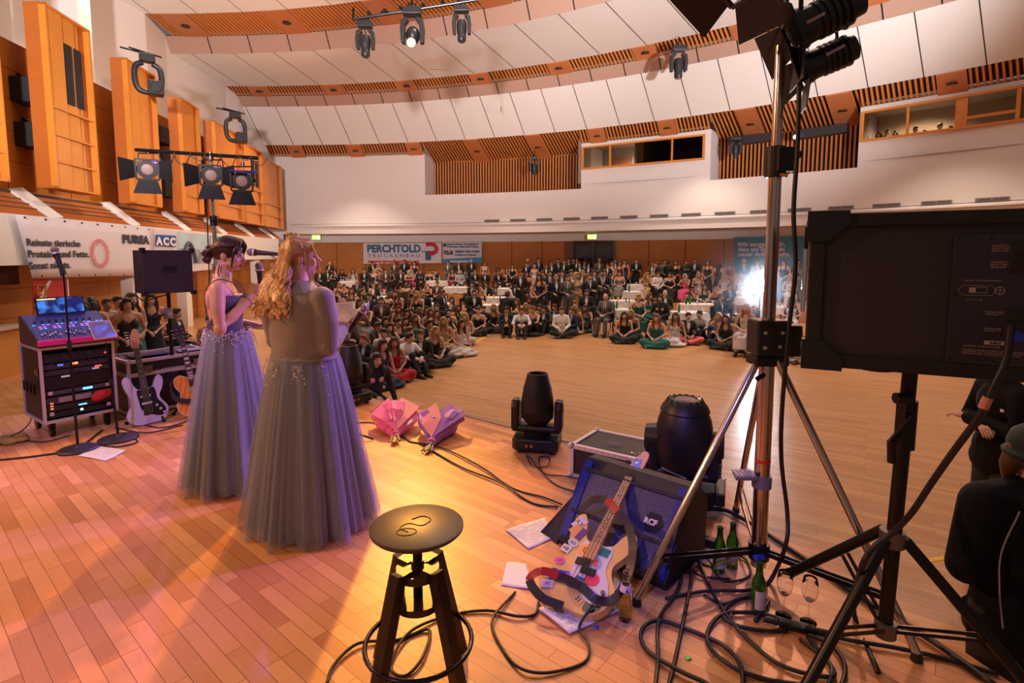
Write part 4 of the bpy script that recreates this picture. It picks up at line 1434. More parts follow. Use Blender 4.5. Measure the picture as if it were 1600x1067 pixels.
for e in PPL:
    px, py, ps, cl, hc, st, turn, dep = e
    male = cl in 'JNYWHV'
    key = {'s': random.choice(('s0', 's1', 's2')) if male else random.choice(('s0', 's0', 's2')), 'f': random.choice(('f0', 'f1')) if male else random.choice(('f0', 'f2', 'f1')), 'c': random.choice(('c0', 'c1', 'c0'))}[ps]
    h = HT[ps] - (.03 if key in ('c1',) else 0)
    sc = random.uniform(.97, 1.03)
    if ps == 's':
        if dep is None:
            # standing guests: the group by the door is nearer than the line at the wall
            if py > 424: dep = 19.6 if px < 1000 else 18.6
            elif py > 414: dep = 22
            else: dep = None
            wallD = RZ(px, 400, 41.0).y
            if dep is None: dep = wallD - .3 - (py - 403) * .25
            dep = min(dep, wallD - .4)
        P = DP(px, py, dep)
        g = ground(P.x, P.y)
        sc = max(.90, min(1.12, (P.z - g) / h))
        pos = V3((P.x, P.y, g))
    else:
        pos = None
        for g in (HALL, HALL + RISE):
            P = G(px, py, g + h * sc)
            if abs(ground(P.x, P.y) - g) < .01: pos = V3((P.x, P.y, g)); break
        if pos is None:
            P = G(px, py, HALL + RISE + h * sc)
            q = RZ(px, 400, RRISE + .8)
            pos = V3((q.x, q.y, HALL + RISE))
        Rr = math.hypot(pos.x - CC.x, pos.y - CC.y)
        if Rr > 40.6:
            q = RZ(px, 400, 40.6)
            pos = V3((q.x, q.y, pos.z))
    # keep neighbours from standing inside one another
    for _ in range(6):
        for q, qs in placed:
            d = V3((pos.x - q.x, pos.y - q.y, 0)); mn = .40 if ps == 's' and qs == 's' else .50
            if d.length < mn:
                back = V3((pos.x, pos.y, 0)).normalized()
                pos = pos + back * (mn - d.length + .03)
    sw_ = (s_at(0, 9.0) if False else 0)
    wd_ = -(pos.x * .9916 + pos.y * .1293)
    if wd_ > 8.2: pos = pos + V3((.9916, .1293, 0)) * (wd_ - 8.2)
    placed.append((pos, ps))
    face_cam = -math.atan2(pos.x, pos.y)
    rz = face_cam + math.radians(turn if turn is not None else random.uniform(-22, 22))
    if st is None: st = 'short' if male else random.choice(('long', 'wavy', 'long', 'bun', 'wavy'))
    e += [key, pos, rz, sc, st]

# labels: outfit, hair and pose, then whom the guest stands or sits with
POSEN = {'s': 'standing', 'f': 'on the floor', 'c': 'seated'}
def where(px, py, ps):
    if px < 330: return 'behind the flight cases'
    if ps == 'f': return 'by the yellow floor line' if px < 768 else 'beside the wheelchair' if px < 985 else 'at the dance floor edge'
    if ps == 's': return 'below the big lettered banner' if px < 700 else 'below the smaller white banner' if px < 820 else 'before the dark door' if px < 985 else 'along the orange wall' if px < 1145 else 'below the teal banner'
    return 'at the rear tables' if px < 620 else 'at the middle tables' if px < 850 else 'near the wheelchair' if px < 1050 else 'near the bright lamp'
def desc(e):
    cl, hc, st = e[3], e[4], e[-1]
    outfit = {'J': 'black suit', 'N': 'navy suit', 'Y': 'grey suit', 'W': 'brown jacket', 'H': 'white shirt', 'V': 'pale grey jacket', 'x': 'black jumper'}.get(cl) or CL[cl][0] + ' gown'
    hn = HNAME[hc] + {'bald': ' thinning hair', 'bob': ' bob', 'bun': ' tied-up hair', 'wavy': ' wavy hair'}.get(st, ' hair')
    return outfit, hn
dsc = {id(e): desc(e[:8] + [e[-1]]) for e in PPL}
def base(e): return 'person in %s with %s, %s' % (*dsc[id(e)], POSEN[e[2]])
def cands(e):
    b0 = base(e); yield b0
    yield b0 + ' ' + where(e[0], e[1], e[2])
    near = sorted((q for q in PPL if q is not e), key=lambda q: (q[9] - e[9]).length)[:9]
    for k in (0, 1):
        for q in near:
            rel = 'behind' if q[9].y < e[9].y - .45 else 'in front of' if q[9].y > e[9].y + .45 else 'beside'
            o_, h_ = dsc[id(q)]
            yield b0 + ' %s %s' % (rel, 'the ' + o_ if k == 0 else 'the %s in %s' % (h_.split(' ')[0] + '-haired one', o_))
pool = {}
for e in PPL:
    for c in list(cands(e)): pool.setdefault(c, set()).add(id(e))
LAB = {}; used_l = set()
for e in PPL:
    cs = list(cands(e))
    pick = next((c for c in cs if len(pool[c]) == 1 and c not in used_l and len(c.split()) <= 13), None) or next((c for c in cs if c not in used_l and len(c.split()) <= 16), cs[1])
    LAB[id(e)] = pick; used_l.add(pick)
groups_ = {'s': 'guests standing at the back of the hall', 'f': 'guests sitting on the hall floor', 'c': 'guests sitting at the tables'}
CHAIRS = []
for e in PPL:
    px, py, ps, cl, hc, _, turn, dep, key, pos, rz, sc, st = e
    lab = LAB[id(e)]
    person(pos, rz, key, cl, hc, st, sc, lab, groups_[ps], trousers=M('pink_trousers_cloth', (.8, .12, .16), .7) if (ps == 'f' and 1070 < px < 1078) else None)
    if ps == 'c': CHAIRS.append((pos, rz, lab))

# chairs under the seated guests
CH = M('dark_chair_fabric', (.03, .022, .02), .7); CHL = M('chair_leg_steel', (.35, .33, .32), .3, .9)
b = MB(); b.box((-.22, -.20, .41), (.22, .24, .46)); seat_me = b.mesh('seat', CH)
b = MB(); b.box((-.21, .235, .55), (.21, .265, .88)); back_me = b.mesh('backrest', CH)
b = MB(); b.cyl((-.20, -.18, 0), (-.20, -.18, .42), .012, n=6); legf = b.mesh('leg', CHL)
b = MB(); b.cyl((-.20, .27, 0), (-.20, .25, .86), .012, n=6); legb = b.mesh('leg', CHL)
for i, (pos, rz, lab) in enumerate(CHAIRS):
    t = thing('banquet_chair', 'chair under the guest in ' + lab.replace('person in ', '').replace(', seated', '').replace(' with ', ' and '), 'chair', pos, rz, 'chairs under the seated guests')
    for nm, me, dx in (('seat', seat_me, 0), ('backrest', back_me, 0), ('leg', legf, 0), ('leg', legf, .40), ('leg', legb, 0), ('leg', legb, .40)):
        o = bpy.data.objects.new(nm, me); COL.objects.link(o); o.parent = t; o.location = (dx, 0, 0)
# ================================================================== TABLES IN THE HALL
CLOTH = M('white_table_cloth', (.74, .70, .70), .75, noise=.03, nscale=10)
TLEG = M('table_leg_dark', (.05, .04, .04), .4, .6)
def hall_table(px0, px1, py, label, dz=0, depth=.75):
    for g in (HALL, HALL + RISE):
        a, c = G(px0, py, g + .75), G(px1, py, g + .75)
        m = (a + c) / 2
        if abs(ground(m.x, m.y + .3) - g) < .01: break
    W_ = (c - a).length
    t = thing('banquet_table', label, 'table', (a.x, a.y, g), math.atan2(c.y - a.y, c.x - a.x), 'white clothed tables in the hall')
    b = MB(); b.box((0, 0, .715), (W_, depth, .745)); b.build('table_top', CLOTH, t)
    o = None
    for x in (.08, W_ - .08):
        for y in (.08, depth - .08):
            q = MB(); q.cyl((x, y, 0), (x, y, .72), .018, n=8); q.build('leg', TLEG, t)
    b = MB(); n = 16; vs = []; fs = []
    rnd = random.Random(int(px0))
    per = [(x, 0) for x in [W_ * i / n for i in range(n)]] + [(W_, y) for y in [depth * i / 6 for i in range(6)]] + [(W_ - W_ * i / n, depth) for i in range(n)] + [(0, depth - depth * i / 6) for i in range(6)]
    k = len(per)
    for lvl, (z, e) in enumerate(((.748, .0), (.740, .012), (.62, .02), (.50, .03))):
        for i, (x, y) in enumerate(per):
            ox = -1 if x == 0 else 1 if x == W_ else 0; oy = -1 if y == 0 else 1 if y == depth else 0
            w = e + (.012 * math.sin(i * 1.7) if lvl > 1 else 0)
            vs.append(V3((x + ox * w, y + oy * w, z + (.02 * math.sin(i * .9) if lvl == 3 else 0))))
    for l in range(3):
        for i in range(k): fs.append((l * k + i, (l + 1) * k + i, (l + 1) * k + (i + 1) % k, l * k + (i + 1) % k))
    fs.append(tuple(range(k)))
    b.add(vs, fs)
    cl = b.build('tablecloth', CLOTH, None, smooth=False); cl.location = t.location; cl.rotation_euler = t.rotation_euler
    tag(cl, label.replace('table', 'cloth over the table', 1) if label.startswith('table') else 'cloth on the ' + label, 'tablecloth', 'white tablecloths in the hall')
    return a, c, g, W_, t
BOT_G = M('green_bottle_far', (.02, .22, .05), .15, coat=.5); GLS_F = M('tumbler_far', (.75, .75, .78), .1, alpha=.55); BOT_C = M('clear_bottle_far', (.55, .58, .60), .1, alpha=.7); JUICE = M('orange_juice', (.9, .45, .03), .3)
def mk_bottle(mat):
    b = MB(); b.lathe([(0, 0), (.035, 0), (.037, .01), (.037, .16), (.03, .20), (.014, .24), (.013, .29), (.0, .29)], 12); return b.mesh('table_bottle', mat, True)
def mk_glass(mat):
    b = MB(); b.lathe([(0, 0), (.030, 0), (.036, .11), (.034, .11), (.028, .01), (0, .008)], 12); return b.mesh('tumbler', mat, True)
def mk_wine():
    b = MB(); b.lathe([(0, 0), (.034, 0), (.005, .006), (.004, .09), (.03, .12), (.036, .16), (.030, .20), (.028, .20), (.03, .16), (0, .10)], 12); return b.mesh('wine_glass', GLS_F, True)
KIT = {'g': ('table_bottle', mk_bottle(BOT_G), 'green bottle'), 'c': ('table_bottle', mk_bottle(BOT_C), 'clear bottle'), 't': ('tumbler', mk_glass(GLS_F), 'tumbler'), 'o': ('tumbler', mk_glass(JUICE), 'glass of orange juice'), 'w': ('wine_glass', mk_wine(), 'wine glass')}
CATS = {'g': 'bottle', 'c': 'bottle', 't': 'glass', 'o': 'glass', 'w': 'glass'}
TBL = [
    (529, 553, 440, 'table with many glasses at the far left below the orange wall', 'ttwttwt'), (582, 600, 464, 'small table left behind the guest in the patterned blouse', 'tw'),
    (657, 699, 475, 'table in the left middle with the leaning guest', 'twtc'), (666, 696, 439.5, 'far table below the big lettered banner', 'twcg'), (693, 727, 449, 'table below the red and blue emblem', 'cttw'),
    (749, 784, 477, 'front table behind the white shirted floor guest', 'owtt'), (760, 792, 465, 'table with orange juice glasses in the middle', 'ootw'), (778, 795, 451, 'small far table left of the standing crowd', 'tw'),
    (957, 995, 470, 'table behind the wheelchair user', 'gotwt'), (956, 990, 484, 'front table right of the wheelchair', 'ggtwc'), (986, 1005, 445, 'far table right of the dark door', 'gtc'), (981, 1004, 456, 'middle table right of the dark door', 'gtwt'),
    (1070, 1122, 476, 'long table with green bottles right of the middle', 'ggtwwt'), (1058, 1108, 489, 'front table behind the floor guests on the right', 'gtwt'), (1165, 1190, 466, 'table under the bright lamp', 'tw'), (1218, 1240, 480, 'table seen between pole and loudspeaker', 'ctw')]
for (x0, x1, y, lb, stuff_) in TBL:
    a, c, g, W_, t = hall_table(x0, x1, y, lb)
    rnd = random.Random(x0)
    dx = (c - a).normalized(); dy = V3((-dx.y, dx.x, 0))
    cc = {}
    for i, k in enumerate(stuff_):
        u = (i + .5 + rnd.uniform(-.15, .15)) / len(stuff_); v = rnd.uniform(.15, .75)
        p = a + dx * W_ * u + dy * .75 * v; p.z = g + .749
        nm, me, ds = KIT[k]
        o = bpy.data.objects.new(nm, me); COL.objects.link(o); o.location = p
        j = cc.get(k, 0); cc[k] = j + 1
        short = ' '.join(lb.split()[:9])
        total = stuff_.count(k)
        pos_ = '' if total == 1 else ', leftmost' if j == 0 else ', rightmost' if j == total - 1 else ', number %d from left' % (j + 1)
        tag(o, '%s on the %s%s' % (ds, short, pos_), CATS[k], 'drinks on the hall tables')

# ================================================================== WHEELCHAIR USER
wp = G(942, 527, HALL)
wp = V3((2.72, 16.0, HALL)); wp = G(945, 524, HALL)
WC = thing('wheelchair', 'wheelchair with large silver rimmed wheel at the edge of the dance floor', 'wheelchair', wp, math.radians(-28))
FR = M('wheelchair_frame', (.30, .30, .32), .25, .9)
for s in (-1, 1):
    b = MB(); b.tube([(s * .30, .12 + .30 * math.cos(a), .31 + .30 * math.sin(a)) for a in [2 * PI * i / 32 for i in range(32)]], .016, 6, closed=True); b.build('tyre', RUBBER, WC)
    b = MB(); b.tube([(s * .335, .12 + .26 * math.cos(a), .31 + .26 * math.sin(a)) for a in [2 * PI * i / 32 for i in range(32)]], .009, 6, closed=True)
    b.build('hand_rim', CHROME, WC)
    b = MB()
    for k in range(12):
        a = k * PI / 6; b.cyl((s * .30, .12, .31), (s * .30, .12 + .29 * math.cos(a), .31 + .29 * math.sin(a)), .003, n=4)
    b.cyl((s * .28, .12, .31), (s * .32, .12, .31), .03, n=10); b.build('spokes', FR, WC)
    b = MB(); b.tube([(s * .24, -.40, .09 + .0) for _ in (0,)] * 1 + [(s * .24, -.40, .20)], .012, 6); b.cyl((s * .24 - .015, -.40, .09), (s * .24 + .015, -.40, .09), .085, n=20); b.build('caster_wheel', FR, WC)
    b = MB(); b.tube([(s * .24, .22, .95), (s * .24, .20, .30), (s * .24, -.25, .30), (s * .22, -.45, .12)], .013, 8); b.build('side_frame', FR, WC)
    b = MB(); b.box((s * .27 - .03, -.10, .68), (s * .27 + .03, .18, .71)); b.build('armrest', BLACK, WC)
    b = MB(); b.box((s * .12 - .08, -.58, .06), (s * .12 + .08, -.44, .08)); b.build('footrest', BLACK, WC)
b = MB(); b.box((-.24, -.20, .44), (.24, .22, .48)); b.build('seat', BLACK, WC)
b = MB(); b.box((-.24, .20, .48), (.24, .23, .92)); b.build('backrest', BLACK, WC)
person(wp, math.radians(-28), 'c0', 'Y', 'G', 'bald', 1.0, 'older person in a grey suit sitting in the wheelchair', 'guests sitting at the tables', tie=1)

# ================================================================== BRIGHT LAMP ACROSS THE HALL
lp_ = DP(1188, 446, 15.5)
LAMP = V3((lp_.x, lp_.y, lp_.z))
t = thing('follow_spot', 'blazing white lamp on a stand among the guests, beside the chrome pole', 'stage light', LAMP)
d = (EYE - LAMP).normalized()
b = MB(); b.cyl(-d * .32, V3((0, 0, 0)), .12, .15, 24); b.build('housing', BLACK, t)
b = MB(); b.cyl(d * .0, d * .01, .19, n=28); b.build('lens', M('white_hot_lens', (1, 1, 1), .3, emit=200.0, ecol=(.85, .92, 1.0)), t)
b = MB(); b.cyl((0, 0, -LAMP.z + HALL), -d * .15, .02, n=10); b.build('pole', BLKMET, t)
for k in range(3):
    a = k * 2.094; b = MB(); b.cyl((0, 0, -LAMP.z + HALL + .5), (.4 * math.cos(a), .4 * math.sin(a), -LAMP.z + HALL + .01), .012, n=6); b.build('leg', BLKMET, t)
# guests behind the second gallery window
for i, (px, py, h) in enumerate(((1374, 207, 'D'), (1388, 203, 'B'), (1400, 205, 'K'), (1432, 198, 'D'), (1446, 203, 'G'), (1470, 193, 'K'), (1486, 197, 'B'))):
    p = RZ(px, py, RW + 1.3)
    f = p.z - 1.325 * 1.0
    if f < 5.31: f = 5.31
    q = V3((p.x, p.y, 5.31))
    person(V3((q.x, q.y, 5.31)), -math.atan2(q.x, q.y) + (.6 if i % 2 else -.4), 'c0', 'JNYJJNJ'[i], h, 'short' if i % 2 else 'long', min(1.2, max(.8, (p.z - 5.31) / 1.325)), 'dark silhouetted guest behind the right gallery window, %s' % (('leftmost', 'second from left', 'third from left', 'fourth from left', 'fifth from left', 'sixth from left', 'rightmost')[i]), 'guests behind the gallery window')

# haze ball added round the bright lamp to give its glare
hz_, nt, bs = new_mat('glare_haze')
nt.nodes.remove(bs)
vs_ = nt.nodes.new('ShaderNodeVolumeScatter'); vs_.inputs['Density'].default_value = .035; vs_.inputs['Anisotropy'].default_value = .82; vs_.inputs['Color'].default_value = (.75, .86, 1, 1)
nt.links.new(vs_.outputs[0], nt.nodes['Material Output'].inputs['Volume'])
b = MB(); b.ell(LAMP + d * .9, (2.0, 2.0, 1.5), 24, 14)
o = b.build('haze', hz_, smooth=True); o['kind'] = 'stuff'; tag(o, 'pale bluish haze that gives the glare around the bright lamp across the hall', 'haze')
# ================================================================== SHARED PROP BUILDERS
SHADE = M('lantern_black', (.014, .014, .018), .38)
LENSP = M('lantern_lens', (.28, .17, .17), .55, emit=.05, ecol=(1, .6, .6))
CABM = M('black_cable', (.012, .012, .018), .45)


def moving_head(label, loc, rz, group=None, kind='new', sc=1.0):
    t = thing('moving_head_light', label, 'stage light', loc, rz, group, sc=sc)
    b = MB()
    b.prism([(-.19, -.12), (-.15, -.16), (.15, -.16), (.19, -.12), (.19, .12), (.15, .16), (-.15, .16), (-.19, .12)], .03, .125)
    b.build('base', BLACK, t, bev=.012)
    b = MB()
    for x in (-.13, .13):
        for y in (-.1, .1): b.cyl((x, y, 0), (x, y, .035), .022, .018, 10)
    b.build('rubber_foot', RUBBER, t)['kind'] = 'stuff'
    b = MB(); b.cyl((0, 0, .12), (0, 0, .16), .11, .12, 24); b.build('turntable', BLACK, t)
    b = MB()
    b.box((-.205, -.075, .155), (.205, .075, .21))
    b.build('yoke_bridge', BLACK, t, bev=.02)
    for s in (-1, 1):
        b = MB()
        x0, x1 = sorted((s * .145, s * .21))
        b.prism([(-.08, .17), (.08, .17), (.075, .36), (.045, .42), (-.045, .42), (-.075, .36)], x0, x1)
        # prism is built in xy/z; turn it so the profile stands in YZ
        b.v = [V3((v.z, v.x, v.y)) for v in b.v]
        b.build('yoke_arm', BLACK, t, bev=.018)
    if kind == 'new':
        b = MB(); b.lathe([(.0, .20), (.07, .205), (.115, .25), (.135, .33), (.132, .42), (.115, .52), (.092, .60), (.084, .635), (.070, .635), (.066, .60), (0, .60)], 32)
        b.build('head', BLACK, t, smooth=False, auto=35)
        b = MB()
        for i in range(26):
            a = PI * (i / 26) + PI
            p = V3((.130 * math.cos(a), .130 * math.sin(a), .27)); q = V3((.134 * math.cos(a), .134 * math.sin(a), .33))
            b.bar(p, q, .004, .006)
        b.build('cooling_fin', BLACKM, t)['kind'] = 'stuff'
    else:
        b = MB(); b.lathe([(.0, .17), (.12, .18), (.165, .24), (.180, .34), (.175, .44), (.160, .52), (.142, .565), (.150, .575), (.135, .61), (.105, .645), (.075, .655), (.064, .645), (0, .64)], 32)
        b.build('head', BLACK, t, auto=35)
        b = MB()
        for i in range(16):
            a = 2 * PI * i / 16
            b.bar((.140 * math.cos(a), .140 * math.sin(a), .585), (.10 * math.cos(a), .10 * math.sin(a), .65), .010, .012)
        b.build('head_rib', BLACK, t)['kind'] = 'stuff'
        for s in (-1, 1):
            b = MB()
            b.cyl((.15 * s, 0, .38), (.235 * s, 0, .38), .095, .08, 24)
            for k in range(7): b.box((.19 * s - .01, -.075, .20 + k * .022), (.19 * s + .035 * s, .075, .21 + k * .022))
            b.build('pivot_housing', BLACK, t)
        b = MB(); b.cyl((0, 0, .640), (0, 0, .650), .060, n=24); b.build('lens', M('dull_lens', (.35, .28, .26), .1), t)
        b = MB(); b.box((-.26, .02, .02), (-.19, .10, .09)); b.build('carry_handle', BLACK, t, bev=.01)
        b = MB(); b.box((.19, -.12, .04), (.25, .12, .12)); b.build('carry_handle', BLACK, t, bev=.01)
        b = MB(); b.bar((-.12, -.125, .235), (.03, -.155, .20), .012, .006); b.build('metal_strip', ALU, t)
    b = MB()
    for s in (-1, 1): b.cyl((.205 * s, 0, .35), (.214 * s, 0, .35), .03, n=16)
    b.build('pivot_cap', BLACKM, t)
    b = MB(); b.box((-.10, -.168, .055), (.10, -.158, .10)); b.build('connector_plate', BLACKM, t)
    b = MB()
    for x in (-.06, -.02): b.cyl((x, -.175, .078), (x, -.160, .078), .012, n=10)
    b.build('socket', M('socket_brass', (.5, .2, .06), .4, .6), t)['kind'] = 'stuff'
    return t


def par_lamp(label, loc, aim, group, doors=((-1, 0), (1, 0), (0, -1)), lit_flap=False, sc=1.0, lens=True, long_=.22, hang=None):
    """theatre lantern: ribbed body, lens, yoke, barn doors. local -Y is the beam"""
    t = thing('stage_lantern', label, 'stage light', loc, 0, group, sc=sc)
    d = (V3(aim) - V3(loc)).normalized()
    q = d.to_track_quat('-Y', 'Z').to_euler()
    inner = bpy.data.objects
    def add(b, nm, mat, **k):
        o = b.build(nm, mat, t, **k); o.rotation_euler = q; return o
    b = MB(); b.cyl((0, long_, 0), (0, -.05, 0), .075, .095, 24); b.cyl((0, -.05, 0), (0, -.09, 0), .105, .105, 24); add(b, 'lamp_body', SHADE, auto=40)
    b = MB()
    for k in range(5): b.cyl((0, .02 + k * .035, 0), (0, .035 + k * .035, 0), .098, .098, 20)
    add(b, 'cooling_fin', SHADE)['kind'] = 'stuff'
    b = MB(); b.ell((0, -.088, 0), (.062, .012, .062), 20, 8); add(b, 'lens', LENSP if lens else M('dark_lens', (.1, .08, .08), .1), smooth=True)
    b = MB()
    # square frame holding the doors
    for a, c in (((-.11, -.11), (.11, -.11)), ((.11, -.11), (.11, .11)), ((.11, .11), (-.11, .11)), ((-.11, .11), (-.11, -.11))):
        b.bar((a[0], -.10, a[1]), (c[0], -.10, c[1]), .018, .02)
    add(b, 'door_frame', SHADE)
    for (dx, dz) in doors:
        b = MB()
        if dx:
            pts = [(dx * .11, -.10, -.09), (dx * .11, -.10, .09), (dx * .25, -.20, .13), (dx * .25, -.20, -.13)]
        else:
            pts = [(-.09, -.10, dz * .11), (.09, -.10, dz * .11), (.14, -.18, dz * .26), (-.14, -.18, dz * .26)]
        P = [V3(p) for p in pts]; nrm = (P[1] - P[0]).cross(P[2] - P[0]).normalized() * .003
        b.add([p - nrm for p in P] + [p + nrm for p in P], [(3, 2, 1, 0), (4, 5, 6, 7), (0, 1, 5, 4), (1, 2, 6, 5), (2, 3, 7, 6), (3, 0, 4, 7)])
        add(b, 'barn_door', SHADE)
    if lit_flap:
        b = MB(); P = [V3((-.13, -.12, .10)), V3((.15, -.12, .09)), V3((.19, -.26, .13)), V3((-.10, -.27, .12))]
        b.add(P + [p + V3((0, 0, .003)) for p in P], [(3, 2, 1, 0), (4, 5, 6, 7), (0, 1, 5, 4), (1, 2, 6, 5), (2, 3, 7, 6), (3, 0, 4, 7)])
        add(b, 'blue_lit_flap', M('flap_blue_glow', (.02, .06, .75), .35, emit=.12))  # upper flap, its blue light put into colour and a weak glow
    b = MB()
    hz = hang if hang else .20
    b.tube([(-.115, .02, 0), (-.125, .02, .08), (-.12, .02, hz), (.12, .02, hz), (.125, .02, .08), (.115, .02, 0)], .009, 6)
    b.cyl((0, .02, hz), (0, .02, hz + .05), .02, n=10)
    b.build('yoke', SHADE, t)
    b = MB(); 
    for s in (-1, 1): b.cyl((.11 * s, .02, 0), (.145 * s, .02, 0), .02, n=10)
    b.build('yoke_knob', SHADE, t)
    return t


def cable(name, label, pts, r=.005, mat=None, k=7, cat='cable', group=None):
    b = MB(); b.tube(catmull(pts, k), r, 7)
    o = b.build(name, mat or CABM, smooth=True)
    return tag(o, label, cat, group)


def gp(pts, z=.006):
    return [G(x, y, z) for x, y in pts]


def flight_case(t, L, D, H, z0=.0, lid=None, casters=False):
    """black panels, aluminium edges, ball corners; origin front-left-bottom, x right, y back"""
    PAN = M('black_case_laminate', (.016, .014, .016), .45, bump=.1, nscale=120)
    b = MB(); b.box((.01, .01, z0 + .01), (L - .01, D - .01, H - .01)); b.build('panel', PAN, t)
    b = MB(); e = .025
    for x in (0, L):
        for y in (0, D): b.cbox((x + (e / 2 if x == 0 else -e / 2), y + (e / 2 if y == 0 else -e / 2), (z0 + H) / 2), (e + .004, e + .004, H - z0))
    for z in (z0, H):
        zc = z + (e / 2 if z == z0 else -e / 2)
        for y in (0, D): b.cbox((L / 2, y + (e / 2 if y == 0 else -e / 2), zc), (L, e + .004, e + .004))
        for x in (0, L): b.cbox((x + (e / 2 if x == 0 else -e / 2), D / 2, zc), (e + .004, D, e + .004))
    if lid:
        b.cbox((L / 2, 0, lid), (L, .014, .035)); b.cbox((0, D / 2, lid), (.014, D, .035)); b.cbox((L, D / 2, lid), (.014, D, .035)); b.cbox((L / 2, D, lid), (L, .014, .035))
    b.build('aluminium_edging', ALU, t)
    b = MB()
    for x in (0, L):
        for y in (0, D):
            for z in (z0, H): b.ell((x, y, z + (.012 if z == z0 else -.012)), .022, 10, 6)
    b.build('ball_corner', ALU, t)['kind'] = 'stuff'


def curve2(pts, k=6):
    P = pts; n = len(P); out = []
    for i in range(n):
        a, b, c, d = [V3((P[(i + j) % n][0], P[(i + j) % n][1], 0)) for j in (-1, 0, 1, 2)]
        for s in range(k):
            t = s / k
            q = .5 * ((2 * b) + (c - a) * t + (2 * a - 5 * b + 4 * c - d) * t * t + (3 * b - a - 3 * c + d) * t ** 3)
            out.append((q.x, q.y))
    return out


STRAT = [(0, 0), (.10, .005), (.155, .06), (.165, .13), (.125, .20), (.115, .25), (.15, .32), (.165, .40), (.135, .44), (.10, .40), (.075, .345), (.035, .33), (-.035, .33), (-.07, .36), (-.095, .43), (-.125, .47), (-.155, .44), (-.150, .36), (-.125, .28), (-.12, .21), (-.155, .15), (-.175, .09), (-.145, .03), (-.08, .0)]
PAUL = [(0, 0), (.10, .01), (.165, .07), (.165, .15), (.12, .22), (.115, .27), (.155, .335), (.16, .38), (.12, .36), (.085, .335), (.055, .345), (.035, .37), (-.035, .37), (-.09, .40), (-.14, .37), (-.145, .30), (-.115, .24), (-.13, .18), (-.165, .12), (-.15, .05), (-.09, .005)]


